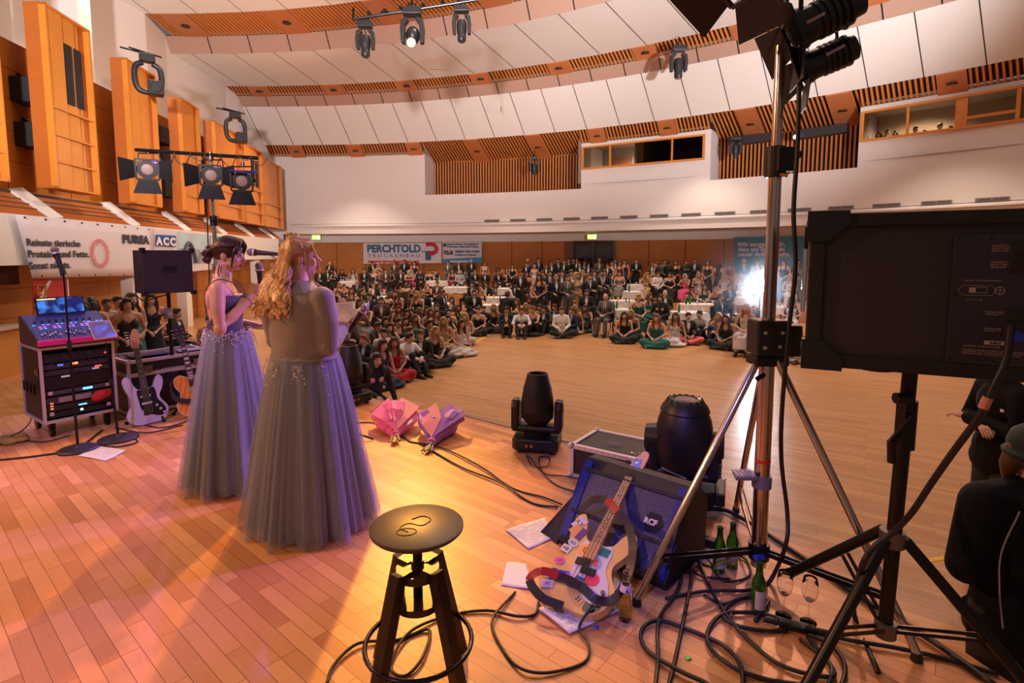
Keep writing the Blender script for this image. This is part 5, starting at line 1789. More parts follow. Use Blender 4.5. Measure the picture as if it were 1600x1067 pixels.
def guitar(label, M4, body_mat, outline, guard_mat, board_mat, head_mat, total=.99, board='maple', strings=6, pickups=3, knobs=3, scale=1.0, cat='guitar', name='electric_guitar', guard=True, top_mat=None, head_curl=1, bass=False):
    """local X across, Y along the neck from the tail, Z out of the face"""
    t = thing(name, label, cat)
    def add(b, nm, mat, **k):
        o = b.build(nm, mat, t, **k); o.data.transform(M4); return o
    pts = [(x * scale, y * scale) for x, y in curve2(outline, 4)]
    th = .042
    b = MB(); b.prism(pts, -th, 0); o = add(b, 'guitar_body', body_mat, auto=50, bev=0)
    if top_mat:
        b = MB(); b.prism([(x * .975, .005 + (y - .005) * .985) for x, y in pts], .0005, .004); add(b, 'carved_top', top_mat)
        b = MB(); b.tube([V3((x, y, .002)) for x, y in pts], .004, 5, closed=True); add(b, 'binding', M('cream_binding', (.7, .6, .42), .4))
    top = max(y for x, y in outline if abs(x) < .04) * scale
    yb = top - .09 * scale
    L = total - .20
    if bass: L = total - .235
    b = MB()
    b.loft([[V3((-w, y, .004)), V3((w, y, .004)), V3((w, y, .016)), V3((-w, y, .016))] for w, y in ((.030, yb), (.022, L))]); add(b, 'fretboard', board_mat)
    b = MB()
    b.loft([[V3((-w, y, .004)), V3((-w * .7, y, -.014)), V3((w * .7, y, -.014)), V3((w, y, .004))][::-1] for w, y in ((.028, top - .02), (.021, L))]); add(b, 'neck', head_mat)
    b = MB(); n = 21
    b2 = MB()
    y_br = .16 * scale; sl = L - y_br; fy = []
    for i in range(1, n + 1):
        y = L - sl * (1 - 2 ** (-i / 12)); fy.append(y)
        if y < yb: break
        w = .022 + (.030 - .022) * (L - y) / (L - yb)
        b.bar((-w, y, .0165), (w, y, .0165), .0025, .0025)
        if i in (3, 5, 7, 9, 12, 15, 17, 19):
            ym = (y + (fy[-2] if len(fy) > 1 else L)) / 2
            if board == 'block': b2.box((-w * .7, ym - .009, .0160), (w * .7, ym + .009, .0170))
            else: b2.cyl((0, ym, .0155), (0, ym, .0170), .0035, n=8)
    add(b, 'fret', M('fret_nickel', (.5, .48, .46), .25, 1))['kind'] = 'stuff'
    if b2.v: add(b2, 'inlay', M('inlay_%s' % board, (.03, .02, .02) if board == 'maple' else (.75, .7, .72), .4))['kind'] = 'stuff'
    # headstock
    hs = .18 if not bass else .215
    if head_curl: hp = [(-.022, 0), (.022, 0), (.030, .03), (.040, .05), (.046, hs * .8), (.035, hs), (.005, hs * 1.02), (-.012, hs * .86), (-.03, hs * .6), (-.032, .04)]
    else: hp = [(-.022, 0), (.022, 0), (.040, .05), (.044, .15), (.02, .165), (0, .155), (-.02, .165), (-.044, .15), (-.040, .05)]
    b = MB(); b.prism([(x, L + y) for x, y in curve2(hp, 3)], -.016, -.001); add(b, 'headstock', head_mat)
    b = MB()
    for i in range(strings):
        if head_curl:
            y = L + .04 + i * (hs - .06) / (strings - 1); x0 = -.030; x1 = -.052
            b.cyl((x0, y, -.009), (x1, y, -.009), .004, n=6); b.ell((x1 - .008, y, -.009), (.011, .007, .009), 8, 5); b.cyl((x0 + .018, y, -.001), (x0 + .018, y, .008), .005, n=8)
        else:
            s = -1 if i < 3 else 1; y = L + .045 + (i % 3) * .04
            b.cyl((.038 * s, y, -.009), (.058 * s, y, -.009), .004, n=6); b.ell((.064 * s, y, -.009), (.010, .007, .009), 8, 5); b.cyl((.024 * s, y, -.001), (.024 * s, y, .008), .005, n=8)
    add(b, 'tuning_peg', CHROME, smooth=True)['kind'] = 'stuff'
    # pickguard
    if guard:
        g = curve2([(x * scale, y * scale) for x, y in ([(-.055, .33), (-.065, .30), (-.06, .22), (-.05, .14), (.0, .10), (.06, .06), (.115, .055), (.145, .10), (.125, .16), (.09, .22), (.088, .30), (.07, .335), (.035, .325), (-.03, .325)])], 4)
        b = MB(); b.prism(g, .001, .0035); add(b, 'pickguard', guard_mat)
    for i in range(pickups):
        if pickups == 3: y = (.125 + i * .068) * scale; w, h = .042, .010
        elif bass: y = .185 * scale + i * .036; w, h = .036, .019
        else: y = (.15 + i * .10) * scale; w, h = .042, .020
        b = MB()
        xo = (0.022 if i == 0 else -.022) if bass else 0
        b.box((xo - w, y - h, .003), (xo + w, y + h, .012)); add(b, 'pickup', {3: M('white_pickup', (.72, .66, .72), .4), 2: BLACK if bass else CHROME}[pickups], bev=.003)
    b = MB(); b.box((-.04, .085 * scale, .003), (.04, .085 * scale + .05, .013))
    for i in range(strings): b.box((-.033 + i * .066 / (strings - 1) - .004, .085 * scale + .008, .013), (-.033 + i * .066 / (strings - 1) + .004, .085 * scale + .042, .018))
    add(b, 'bridge', CHROME if pickups != 3 else M('dark_bridge', (.05, .04, .045), .3, .8))
    for i in range(knobs):
        b = MB(); x, y = ((.075, .155), (.10, .115), (.125, .075))[i] if guard and not bass else ((.10, .07), (.125, .11), (.07, .04), (.14, .15))[i]
        b.cyl((x * scale, y * scale, .003), (x * scale, y * scale, .020), .012, .010, 14); add(b, 'control_knob', M('white_knob', (.7, .66, .7), .4) if pickups == 3 else CHROME)
    b = MB()
    for i in range(strings):
        u = (i / (strings - 1) - .5)
        b.tube([(u * .060, .10 * scale, .020), (u * .038, L, .019), (u * .03, L + .06, .004)], .0009 if not bass else .0015, 4)
    add(b, 'string', CHROME)['kind'] = 'stuff'
    return t, add


def mic_handheld(t_label, p, d, sc=1.0, ring=None, headc=None):
    """vocal microphone: p = bottom end of the body, d = towards the grille"""
    p = V3(p); d = V3(d).normalized()
    t = thing('microphone', t_label, 'microphone', p)
    b = MB(); b.cyl((0, 0, 0), d * .13 * sc, .012 * sc, .018 * sc, 16); b.cyl(d * .13 * sc, d * .15 * sc, .018 * sc, .024 * sc, 16); b.build('handle', M('microphone_black', (.02, .02, .022), .4), t, auto=40)
    b = MB(); b.cyl(d * .148 * sc, d * .158 * sc, .0262 * sc, .0262 * sc, 18); b.build('collar_ring', ring or ALU, t)
    b = MB(); b.ell(d * .178 * sc, .0255 * sc, 18, 12); b.build('grille', headc or M('microphone_grille', (.28, .26, .32), .4, .8, bump=.8, nscale=420), t, smooth=True)
    return t
# ================================================================== STAGE LEFT
# ---- rack case with mixing desk
RK = thing('equipment_rack', 'open black rack case of audio units on casters under the mixing desk', 'rack', (-4.04, 4.55, 0), math.radians(55))
L_, D_, H_ = .55, .55, .80
PANB = M('black_case_laminate', (.016, .014, .016), .45, bump=.1, nscale=120)
b = MB()
b.box((.012, .012, .15), (.02, D_, H_)); b.box((L_ - .02, .012, .15), (L_ - .012, D_, H_)); b.box((.012, .012, .14), (L_ - .012, D_, .155)); b.box((.012, D_ - .01, .15), (L_ - .012, D_, H_)); b.box((.012, .012, H_ - .02), (L_ - .012, D_, H_ - .005))
b.build('case_panel', PANB, RK)
b = MB()
for x in (0, L_ - .02):
    for y in (0, D_ - .01): b.box((x, y, .14), (x + .022, y + .022, H_))
for z in (.135, H_ - .02):
    b.box((0, -.002, z), (L_, .02, z + .024)); b.box((0, D_ - .01, z), (L_, D_ + .01, z + .024)); b.box((-.002, 0, z), (.02, D_, z + .024)); b.box((L_ - .02, 0, z), (L_ + .002, D_, z + .024))
b.build('aluminium_edging', ALU, RK)
units = [(.66, .74, (.03, .03, .035)), (.60, .65, (.05, .05, .055)), (.545, .59, (.04, .04, .045)), (.42, .54, (.012, .012, .014)), (.37, .41, (.07, .07, .075)), (.29, .355, (.05, .05, .05)), (.23, .28, (.03, .03, .03)), (.17, .22, (.02, .02, .02))]
for i, (a, c, col_) in enumerate(units):
    b = MB(); b.box((.03, .035, a), (L_ - .03, .35, c)); b.build('rack_unit', M('rack_unit_%d' % i, col_, .4, .3), RK, bev=.003)
def led(x, z, w, h, col_, e=3.0, nm='display'):
    b = MB(); b.box((x, .028, z), (x + w, .036, z + h)); b.build(nm, M('led_%s_%d' % (nm, int(sum(col_) * 1000)), col_, .4, emit=e), RK)
led(.22, .625, .055, .016, (1, .22, .06)); led(.13, .625, .04, .014, (.1, .2, .9), 1); led(.40, .575, .05, .012, (.9, .12, .05), 1.5); led(.48, .69, .012, .012, (1, .02, .02), 6, 'indicator')
led(.30, .382, .07, .018, (.1, .45, 1), 3.0); led(.26, .245, .06, .010, (.6, .9, .05), 3.0); led(.27, .195, .02, .02, (.7, .9, .8), 1.0)
led(.15, .52, .06, .014, (.55, .6, .75), .3, 'paper_label'); led(.38, .555, .05, .014, (.55, .6, .75), .3, 'paper_label')  # paper strips, the light on them put in as a weak glow
b = MB()
for i in range(9): b.cyl((.16 + i * .036, .03, .322), (.16 + i * .036, .018, .322), .009, n=10)
b.box((.12, .026, .30), (.36, .034, .345))
b.build('preamp_panel', M('silver_panel', (.42, .38, .40), .4, .6), RK)
b = MB()
for i in range(3): b.box((.06, .026, .25 + i * .024), (.08, .034, .26 + i * .024))
b.build('warning_light', M('orange_led', (1, .2, .1), .4, emit=1.5), RK)
b = MB()
for x in (.05, L_ - .08):
    for z in (.38, .195): b.box((x, .02, z), (x + .03, .036, z + .03))
b.build('rack_ear', ALU, RK)
# red bag and cables hanging out of the rack
b = MB(); b.ell((.43, .0, .315), (.075, .04, .045), 14, 10); b.ell((.39, -.01, .30), (.05, .03, .04), 12, 8); b.ell((.47, -.005, .335), (.04, .03, .03), 10, 8)
tag(link('red_cloth', remeshed(b, .008, 2), M('crumpled_red_cloth', (.55, .02, .02), .7, bump=.9, nscale=50)), 'crumpled red cloth stuffed into the lower right of the rack case', 'cloth').matrix_world = Matrix.Translation((-4.04, 4.55, 0)) @ Matrix.Rotation(math.radians(55), 4, 'Z')
b = MB()
for i in range(7):
    x = .08 + i * .06
    b.tube(catmull([(x, .03, .735), (x + .02, -.0, .70), (x + .03 * math.sin(i), .005, .67), (x + .05, .03, .63)], 5), .004, 5)
b.build('patch_cable', CABM, RK)['kind'] = 'stuff'
for x in (.07, L_ - .07):
    for y in (.08, D_ - .08):
        b = MB(); b.cyl((x - .015, y, .045), (x + .015, y, .045), .045, n=16); b.box((x - .02, y - .03, .07), (x + .02, y + .03, .14)); b.build('caster', BLKMET, RK)
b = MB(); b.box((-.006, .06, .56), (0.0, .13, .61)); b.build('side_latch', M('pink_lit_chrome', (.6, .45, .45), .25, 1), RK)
b = MB()
for y in (.18, .38):
    for a in (0, 1): b.tube([(-.004, y, .38), (-.004, y + .10, .38), (-.004, y + .10, .46), (-.004, y, .46)], .006, 5, closed=True)
b.build('side_handle', BLKMET, RK)
b = MB(); b.prism([(0, 0), (.14, 0), (.10, .03), (.03, .03)], 0, .16); 
# ---- mixing desk, tilted on top of the rack
MX = thing('mixing_desk', 'digital mixing desk with blue screen and magenta lit front edge on the rack case', 'mixer', (-4.04, 4.55, .81), math.radians(55))
b = MB()
b.loft([[V3((x, y, z)) for y, z in ((-.06, .0), (.46, .0), (.46, .24), (.40, .25), (-.06, .06))] for x in (-.01, .56)])
b.build('console_body', M('console_dark', (.03, .03, .045), .35), MX)
def mpt(x, v, e=0.0):      # point on the sloped control surface; v 0 front .. 1 back
    return V3((x, -.06 + .46 * v, .06 + .19 * v + e))
up_m = (mpt(0, 1) - mpt(0, 0)).normalized()
b = MB(); b.bar(mpt(-.012, .0, -.02), mpt(.562, .0, -.02), .05, .05); b.build('front_edge', M('magenta_edge', (.65, .03, .20), .35), MX, bev=.01)
SURF = M('control_surface', (.05, .05, .22), .35)
b = MB(); b.add([mpt(0, .03, .002), mpt(.55, .03, .002), mpt(.55, .98, .002), mpt(0, .98, .002)], [(0, 1, 2, 3)]); b.build('control_surface', SURF, MX)
FW = M('fader_cap_white', (.7, .7, .75), .4)
fc = 0
for bank in range(3):
    for i in range(6):
        x = .04 + bank * .17 + i * .024
        v = .18 + .05 * math.sin(i * 2.1 + bank)
        b = MB(); c = mpt(x, v, .012); b.cbox(c, (.012, .028, .012)); b.build('fader', FW, MX)
b = MB()
for bank in range(3):
    for i in range(6):
        x = .04 + bank * .17 + i * .024
        b.bar(mpt(x, .08, .004), mpt(x, .34, .004), .003, .002)
b.build('fader_slot', BLACKM, MX)['kind'] = 'stuff'
for cl_, e_, rows in (((.1, .25, 1), 2.0, (.42,)), ((1, .1, .35), 1.6, (.48,)), ((.1, .8, .35), 1.2, (.56,))):
    b = MB()
    for v in rows:
        for i in range(16):
            if (i * 7 + int(v * 100)) % 3: b.cbox(mpt(.03 + i * .033, v, .006), (.018, .010, .006))
    b.build('lit_button', M('button_%d' % int(cl_[0] * 10), cl_, .4, emit=e_), MX)['kind'] = 'stuff'
b = MB()
for i in range(9): b.cyl(mpt(.05 + i * .05, .66, .0), mpt(.05 + i * .05, .66, .018), .008, n=8)
b.build('rotary_knob', BLACK, MX)['kind'] = 'stuff'
def screen_mat(nm, c1, c2, e, sc=14):
    m, nt, bs = new_mat(nm)
    n = nt.nodes.new('ShaderNodeTexNoise'); n.inputs['Scale'].default_value = sc; n.inputs['Detail'].default_value = 3
    r = nt.nodes.new('ShaderNodeValToRGB'); r.color_ramp.elements[0].position = .42; r.color_ramp.elements[0].color = c1 + (1,); r.color_ramp.elements[1].position = .66; r.color_ramp.elements[1].color = c2 + (1,)
    tc = nt.nodes.new('ShaderNodeTexCoord'); nt.links.new(tc.outputs['Object'], n.inputs[0]); nt.links.new(n.outputs[0], r.inputs[0])
    nt.links.new(r.outputs[0], bs.inputs['Emission Color']); bs.inputs['Emission Strength'].default_value = e; bs.inputs['Base Color'].default_value = (.01, .01, .02, 1); bs.inputs['Roughness'].default_value = .6
    return m
SCR = screen_mat('blue_screen', (.003, .01, .12), (.06, .28, 1.0), 1.0)
b = MB(); b.add([V3(p) for p in ((.10, .36, .25), (.46, .36, .25), (.46, .42, .40), (.10, .42, .40), (.10, .38, .245), (.46, .38, .245), (.46, .44, .395), (.10, .44, .395))], [(3, 2, 1, 0), (4, 5, 6, 7), (0, 1, 5, 4), (1, 2, 6, 5), (2, 3, 7, 6), (3, 0, 4, 7)]); b.build('screen_housing', BLACK, MX)
b = MB(); b.add([V3(p) for p in ((.11, .356, .258), (.45, .356, .258), (.45, .412, .393), (.11, .412, .393))], [(0, 1, 2, 3)]); b.build('touch_screen', SCR, MX)
b = MB(); b.add([V3(p) for p in ((.115, .354, .378 - .0), (.25, .354, .378), (.25, .3585, .389), (.115, .3585, .389))], [(0, 1, 2, 3)]); b.v = [v + V3((0, .05, 0)) for v in b.v]; b.build('screen_tab', M('yellow_tab', (.8, .7, .1), .4, emit=1), MX)

# ---- tablet on its own stand, and straight microphone stands with round bases
def round_base_stand(label, base, top, base_r=.14):
    t = thing('microphone_stand', label, 'stand', base)
    b = MB(); b.lathe([(0, 0), (base_r, 0), (base_r, .012), (base_r * .9, .02), (.03, .028), (.018, .05), (0, .05)], 28); b.build('base', M('cast_iron_base', (.02, .02, .03), .45), t)
    h = top.z
    off = V3((top.x - base.x, top.y - base.y, 0))
    b = MB(); b.cyl((0, 0, .04), off * .6 + V3((0, 0, h * .6)), .010, n=12); b.build('lower_tube', BLKMET, t)
    b = MB(); b.cyl(off * .6 + V3((0, 0, h * .6)), off + V3((0, 0, h)), .007, n=12); b.build('upper_tube', BLKMET, t)
    b = MB(); b.cyl(off * .58 + V3((0, 0, h * .57)), off * .62 + V3((0, 0, h * .62)), .016, n=12); b.build('clutch', BLACK, t)
    return t
mb_ = G(122, 703); mt_ = DP(99, 425, mb_.y)
round_base_stand('straight microphone stand with round base in front of the mixing desk', mb_, mt_)
mic_handheld('vocal microphone on the stand in front of the long slogan banner', mt_ - V3((-.0, 0, .02)), (-.10, 0, .35), 1.15)
b = MB(); b.cyl(mt_ - V3((0, 0, .02)), mt_ + V3((-.015, 0, .05)), .022, .018, 12); tag(b.build('microphone_clip', BLACK), 'black clip holding the microphone at the left banner', 'clip')
tb = G(185, 686); tt_ = DP(166, 535, tb.y)
round_base_stand('black stand with round base carrying the tablet beside the mixing desk', tb, tt_, .15)
TP = [DP(x, y, tb.y + dy) for x, y, dy in ((136, 503, .06), (172, 501, .06), (184, 526, -.05), (148, 531, -.05))]
t = thing('tablet', 'tablet with dark blue screen on a stand right of the mixing desk', 'tablet', TP[3])
b = MB(); nrm = (TP[2] - TP[3]).cross(TP[0] - TP[3]).normalized()
if nrm.dot(EYE - TP[3]) < 0: nrm = -nrm
Q = [p - TP[3] for p in (TP[3], TP[2], TP[1], TP[0])]
b.add([q - nrm * .004 for q in Q] + [q + nrm * .004 for q in Q], [(3, 2, 1, 0), (4, 5, 6, 7), (0, 1, 5, 4), (1, 2, 6, 5), (2, 3, 7, 6), (3, 0, 4, 7)]); b.build('frame', M('tablet_silver', (.25, .2, .22), .5, .3), t)
c = sum(Q, V3((0, 0, 0))) / 4
b = MB(); b.add([c + (q - c) * .94 + nrm * .0055 for q in Q], [(0, 1, 2, 3)]); b.build('screen', screen_mat('tablet_screen', (.004, .01, .10), (.02, .06, .65), 1.6, 9), t)
# music sheet on the floor
def paper(label, px4, z=.004, name='paper_sheet', ink=True, mat=None, group=None, lift=.0):
    P = [G(x, y, z) for x, y in px4]
    t = thing(name, label, 'paper', P[0], group=group)
    n = 8; vs = []; fs = []
    for i in range(n + 1):
        for j in range(n + 1):
            u, v = i / n, j / n
            p = P[0].lerp(P[1], u).lerp(P[3].lerp(P[2], u), v) - P[0]
            p.z += .0015 + lift * max(0, (u - .7)) ** 1.5 * 3 + .002 * math.sin(5 * u + 3 * v)
            vs.append(p)
    for i in range(n):
        for j in range(n): a = i * (n + 1) + j; fs.append((a, a + 1, a + n + 2, a + n + 1))
    b = MB(); b.add(vs, fs); o = b.build('sheet', mat or PAPER, t, smooth=True)
    sd = o.modifiers.new('s', 'SOLIDIFY'); sd.thickness = .0006
    if ink:
        b = MB()
        rnd = random.Random(len(label))
        for k in range(14):
            v = .08 + k * .062
            u = .08
            while u < .85:
                w = rnd.uniform(.03, .1)
                if rnd.random() < .75:
                    a = P[0].lerp(P[1], u).lerp(P[3].lerp(P[2], u), v) - P[0]; c = P[0].lerp(P[1], u + w).lerp(P[3].lerp(P[2], u + w), v) - P[0]
                    b.bar(a + V3((0, 0, .0055)), c + V3((0, 0, .0055)), .0022, .0005, up=(0, 0, 1))
                u += w + .015
        b.build('writing', M('paper_ink', (.25, .24, .30), .7), t)['kind'] = 'stuff'
    return t
paper('printed sheet lying on the floor beside the round stand bases', [(122, 712), (155, 697), (198, 704), (165, 720)])

# ---- second flight case with open laptop lid and odds and ends
FC = thing('flight_case', 'wide black flight case behind the two guitars', 'case', (-3.74, 5.17, 0), math.radians(54))
flight_case(FC, .82, .55, .565, .02, lid=.42)
b = MB(); b.box((.30, -.006, .40), (.62, .0, .45)); b.build('label_strip', M('case_label', (.35, .25, .25), .5), FC)
for x in (.18, .64):
    b = MB(); b.box((x - .035, -.014, .43), (x + .035, 0, .50)); b.build('butterfly_latch', M('latch_metal', (.35, .3, .3), .35, .9), FC)
def oncase(x, y, z=.565):
    c, s = math.cos(math.radians(54)), math.sin(math.radians(54))
    return V3((-3.74 + x * c - y * s, 5.17 + x * s + y * c, z))
t = thing('laptop', 'flat black laptop lying on the wide flight case', 'laptop', oncase(.10, .12), math.radians(54))
b = MB(); b.box((0, 0, 0), (.34, .24, .018)); b.build('base', M('laptop_black', (.02, .02, .03), .35), t, bev=.004)
b = MB(); b.box((.02, .02, .018), (.32, .15, .020)); b.build('keyboard', BLACKM, t)
t = thing('clipboard', 'thin dark clipboard with pale edge on the right of the flight case', 'clipboard', oncase(.52, .12), math.radians(44))
b = MB(); b.box((0, 0, 0), (.24, .20, .008)); b.build('board', M('clipboard_dark', (.05, .04, .05), .4), t)
b = MB(); b.box((.01, .01, .008), (.22, .18, .011)); b.build('sheet', M('grey_paper', (.30, .26, .28), .6), t)

# ---- guitars on A-stands
def a_stand(label, base, top_z, rz, group='guitar stands'):
    t = thing('guitar_stand', label, 'stand', base, rz, group)
    b = MB(); b.bar((0, .10, .30), (0, .02, .04), .02, .02); b.build('spine', BLKMET, t)
    for s in (-1, 1):
        b = MB(); b.bar((0, .06, .22), (s * .16, -.10, .008), .018, .018); b.cyl((s * .15, -.09, .0), (s * .165, -.105, .02), .012, n=8); b.build('leg', BLKMET, t)
        b = MB(); b.bar((s * .03, .06, .14), (s * .09, -.045, .10), .014, .014); b.bar((s * .09, -.045, .10), (s * .095, -.06, .14), .012, .012); b.build('cradle_arm', BLKMET, t)
    b = MB(); b.bar((0, .10, .25), (0, .22, .008), .018, .018); b.build('rear_leg', BLKMET, t)
    return t
SB = G(232, 672)
WHB = M('guitar_white', (.62, .56, .72), .22, coat=.5)
MAPLE = M('maple_neck', (.62, .33, .15), .35, noise=.12, nscale=8)
ROSE = M('rosewood_board', (.05, .022, .016), .5)
p0 = DP(236, 664, 5.0) + V3((0, 0, .02)); p1 = DP(206, 512, 5.10)
ydir = (p1 - p0).normalized()
view = (EYE - p0).normalized()
zdir = (view + V3((.35, 0, .0))); zdir = (zdir - ydir * zdir.dot(ydir)).normalized()
xdir = ydir.cross(zdir)
Mg = plane_frame(p0, xdir, ydir)
sc_ = (p1 - p0).length / .97
guitar('white electric guitar with black pickguard on a stand before the flight case', Mg, WHB, STRAT, BLACK, ROSE, MAPLE, total=(p1 - p0).length, board='pearl', scale=1.0, head_curl=1)
a_stand('low black stand under the white guitar', G(236, 668) + V3((-.16, .22, 0)), .2, math.radians(15))
LPT, nt, bs = new_mat('sunburst_maple_top')
w_ = nt.nodes.new('ShaderNodeTexWave'); w_.inputs['Scale'].default_value = 9; w_.inputs['Distortion'].default_value = 3
cr = nt.nodes.new('ShaderNodeValToRGB'); cr.color_ramp.elements[0].color = (.62, .18, .02, 1); cr.color_ramp.elements[1].color = (.80, .30, .05, 1)
tc = nt.nodes.new('ShaderNodeTexCoord'); nt.links.new(tc.outputs['Object'], w_.inputs[0]); nt.links.new(w_.outputs[0], cr.inputs[0]); nt.links.new(cr.outputs[0], bs.inputs['Base Color']); bs.inputs['Roughness'].default_value = .2; bs.inputs['Coat Weight'].default_value = .5
p0 = DP(312, 647, 5.15) + V3((0, 0, .01)); p1 = DP(277, 503, 5.30)
ydir = (p1 - p0).normalized(); view = (EYE - p0).normalized(); zdir = (view + V3((.1, 0, 0))); zdir = (zdir - ydir * zdir.dot(ydir)).normalized(); xdir = ydir.cross(zdir)
guitar('amber sunburst electric guitar with dark strap on a stand beside the lamp stand', plane_frame(p0, xdir, ydir), M('guitar_back_brown', (.22, .06, .02), .3), PAUL, BLACK, ROSE, M('dark_neck', (.03, .02, .03), .3), total=(p1 - p0).length, board='block', pickups=2, knobs=4, guard=False, top_mat=LPT, head_curl=0)
a_stand('low black stand under the amber guitar', G(305, 650) + V3((-.10, .16, 0)), .2, math.radians(10))
b = MB(); P = [plane_frame(p0, xdir, ydir) @ V3(p) for p in ((-.15, .36, .0), (-.185, .30, .02), (-.17, .2, .04), (-.10, .145, .045), (0, .13, .045), (.10, .15, .04), (.17, .14, .01))]
P = catmull(P, 5); Z = zdir
for a, c in zip(P[:-1], P[1:]): b.bar(a, c, .004, .05, up=None)
tag(b.build('guitar_strap', M('dark_strap', (.02, .018, .03), .6)), 'dark strap slung across the amber guitar', 'strap')

# ---- small loudspeaker on a pole
sp = V3((-3.52, 5.52, 0))
t = thing('speaker_stand', 'black pole stand carrying the small loudspeaker behind the flight case', 'stand', sp)
b = MB(); b.cyl((0, 0, .05), (0, 0, 1.22), .018, n=14); b.build('pole', BLKMET, t)
b = MB(); b.cyl((0, 0, .95), (0, 0, 1.06), .03, n=12); b.box((-.03, -.05, .98), (.05, -.02, 1.06)); b.build('clamp', CHROME, t)
for k in range(3):
    a = k * 2.094 + .5
    b = MB(); b.cyl((0, 0, .45), (.42 * math.cos(a), .42 * math.sin(a), .01), .012, n=8); b.build('leg', BLKMET, t)
b = MB(); b.cyl((-.01, -.04, 1.0), (-.12, -.06, .96), .01, n=8); b.build('side_arm', BLKMET, t)
rzs = math.radians(48)
t = thing('loudspeaker', 'small black loudspeaker box with handle seen from behind, on a pole', 'speaker', sp + V3((-.02, .02, 1.215)), rzs)
b = MB(); b.box((-.23, -.12, 0), (.205, .22, .43)); o = b.build('cabinet', M('speaker_vinyl', (.022, .018, .026), .6, bump=.3, nscale=200), t)
b = MB(); b.box((-.07, -.125, .20), (.07, -.10, .28)); b.build('handle_recess', BLACKM, t, bev=.01)
b = MB(); b.box((-.06, -.135, .245), (.06, -.118, .262)); b.build('handle', BLACK, t)
for x in (-.23, .205):
    for z in (0, .43):
        b = MB(); b.cbox((x, -.12, z), (.05, .05, .05)); b.build('corner_guard', BLACK, t, bev=.008)
b = MB()
for k in range(6): b.box((-.235, -.04, .14 + k * .03), (-.229, .04, .15 + k * .03))
b.build('side_vent', BLACKM, t)['kind'] = 'stuff'
cable('power_cable', 'thin black cable looping from the small loudspeaker', [DP(222, 434, 5.5), DP(213, 440, 5.5), DP(213, 460, 5.5), DP(225, 470, 5.5), DP(240, 466, 5.5), DP(262, 460, 5.5)], .006)

# ---- tall chrome lamp stand with crossbar and three lanterns
def tripod(t, top, r, feet, hub_z, brace_z, mat, leg_r=.014, foot_r=.02):
    for f in feet:
        b = MB(); b.cyl((0, 0, hub_z), f, leg_r, n=12); b.build('leg', mat, t)
        b = MB(); m = V3((0, 0, hub_z)).lerp(V3(f), .62); b.bar((0, 0, brace_z), m, .018, .006); b.build('brace', BLKMET, t)
        b = MB(); b.cyl(V3(f) + V3((0, 0, .035)), f, foot_r * .8, foot_r, 10); b.build('rubber_foot', RUBBER, t)
LS = V3((-2.98, 5.45, 0))
LZ = [DP(303, y, 5.45).z for y in (237, 345, 450)]
t = thing('lamp_stand', 'chrome lamp stand with long black crossbar behind the dark-haired presenter', 'stand', LS)
b = MB(); b.cyl((0, 0, .25), (0, 0, LZ[2] + .02), .026, n=16); b.build('lower_tube', CHROME, t)
b = MB(); b.cyl((0, 0, LZ[2]), (0, 0, LZ[1] + .03), .021, n=16); b.build('middle_tube', CHROME, t)
b = MB(); b.cyl((0, 0, LZ[1]), (0, 0, LZ[0]), .016, n=16); b.build('upper_tube', CHROME, t)
for z in (LZ[2], LZ[1]):
    b = MB(); b.cyl((0, 0, z - .05), (0, 0, z + .05), .034, n=14); b.cyl((0, -.03, z), (.05, -.07, z), .012, n=8); b.build('clamp', BLACK, t)
b = MB(); b.box((-.02, -.07, LZ[2] - .16), (.10, .03, LZ[2] - .02)); b.cyl((.05, -.075, LZ[2] - .09), (.05, -.10, LZ[2] - .09), .035, n=16); b.build('winch', M('winch_steel', (.35, .33, .36), .35, .8), t)
tripod(t, None, None, [V3((-.52, .35, .0)), V3((.12, -.52, 0)), V3((.45, .32, 0))], LZ[2] - .17, .35, CHROME)
BL_, BR_ = DP(212, 234, 5.45) - LS, DP(403, 247, 5.45) - LS
b = MB(); b.cyl(BL_, BR_, .018, n=12); b.build('crossbar', BLKMET, t)
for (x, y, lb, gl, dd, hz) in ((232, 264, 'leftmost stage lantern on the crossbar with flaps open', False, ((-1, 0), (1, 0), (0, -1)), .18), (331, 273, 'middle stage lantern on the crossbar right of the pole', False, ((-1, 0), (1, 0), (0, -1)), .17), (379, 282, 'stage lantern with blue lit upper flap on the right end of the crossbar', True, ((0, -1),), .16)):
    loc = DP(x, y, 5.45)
    par_lamp(lb, loc, (loc.x * .35 + .3, 0, 1.2), 'lanterns on the left crossbar', doors=dd, lit_flap=gl, sc=.86, hang=hz)
b = MB()
rnd = random.Random(4)
for k in range(7):
    x0 = -.5 + k * .15; pts = [LS + V3((x0 + .02 * rnd.random(), -.03, LZ[0] - .05 * (k / 7))), LS + V3((x0 + .05, -.05, LZ[0] - .11 + .06 * rnd.random())), LS + V3((x0 + .12, -.04, LZ[0] - .17 + .1 * rnd.random())), LS + V3((x0 + .17, -.03, LZ[0] - .02 - .05 * (k / 7)))]
    b.tube(catmull(pts, 5), .005, 6)
o = b.build('lamp_cable', CABM); tag(o, 'tangle of thin cables looped along the left crossbar', 'cable')
cable('power_cable', 'cable hanging down the left lamp stand', [LS + V3((-.03, -.04, 2.4)), LS + V3((-.05, -.03, 1.8)), LS + V3((-.06, -.03, 1.3)), LS + V3((-.14, .02, .6)), LS + V3((-.10, .05, .02))], .006)
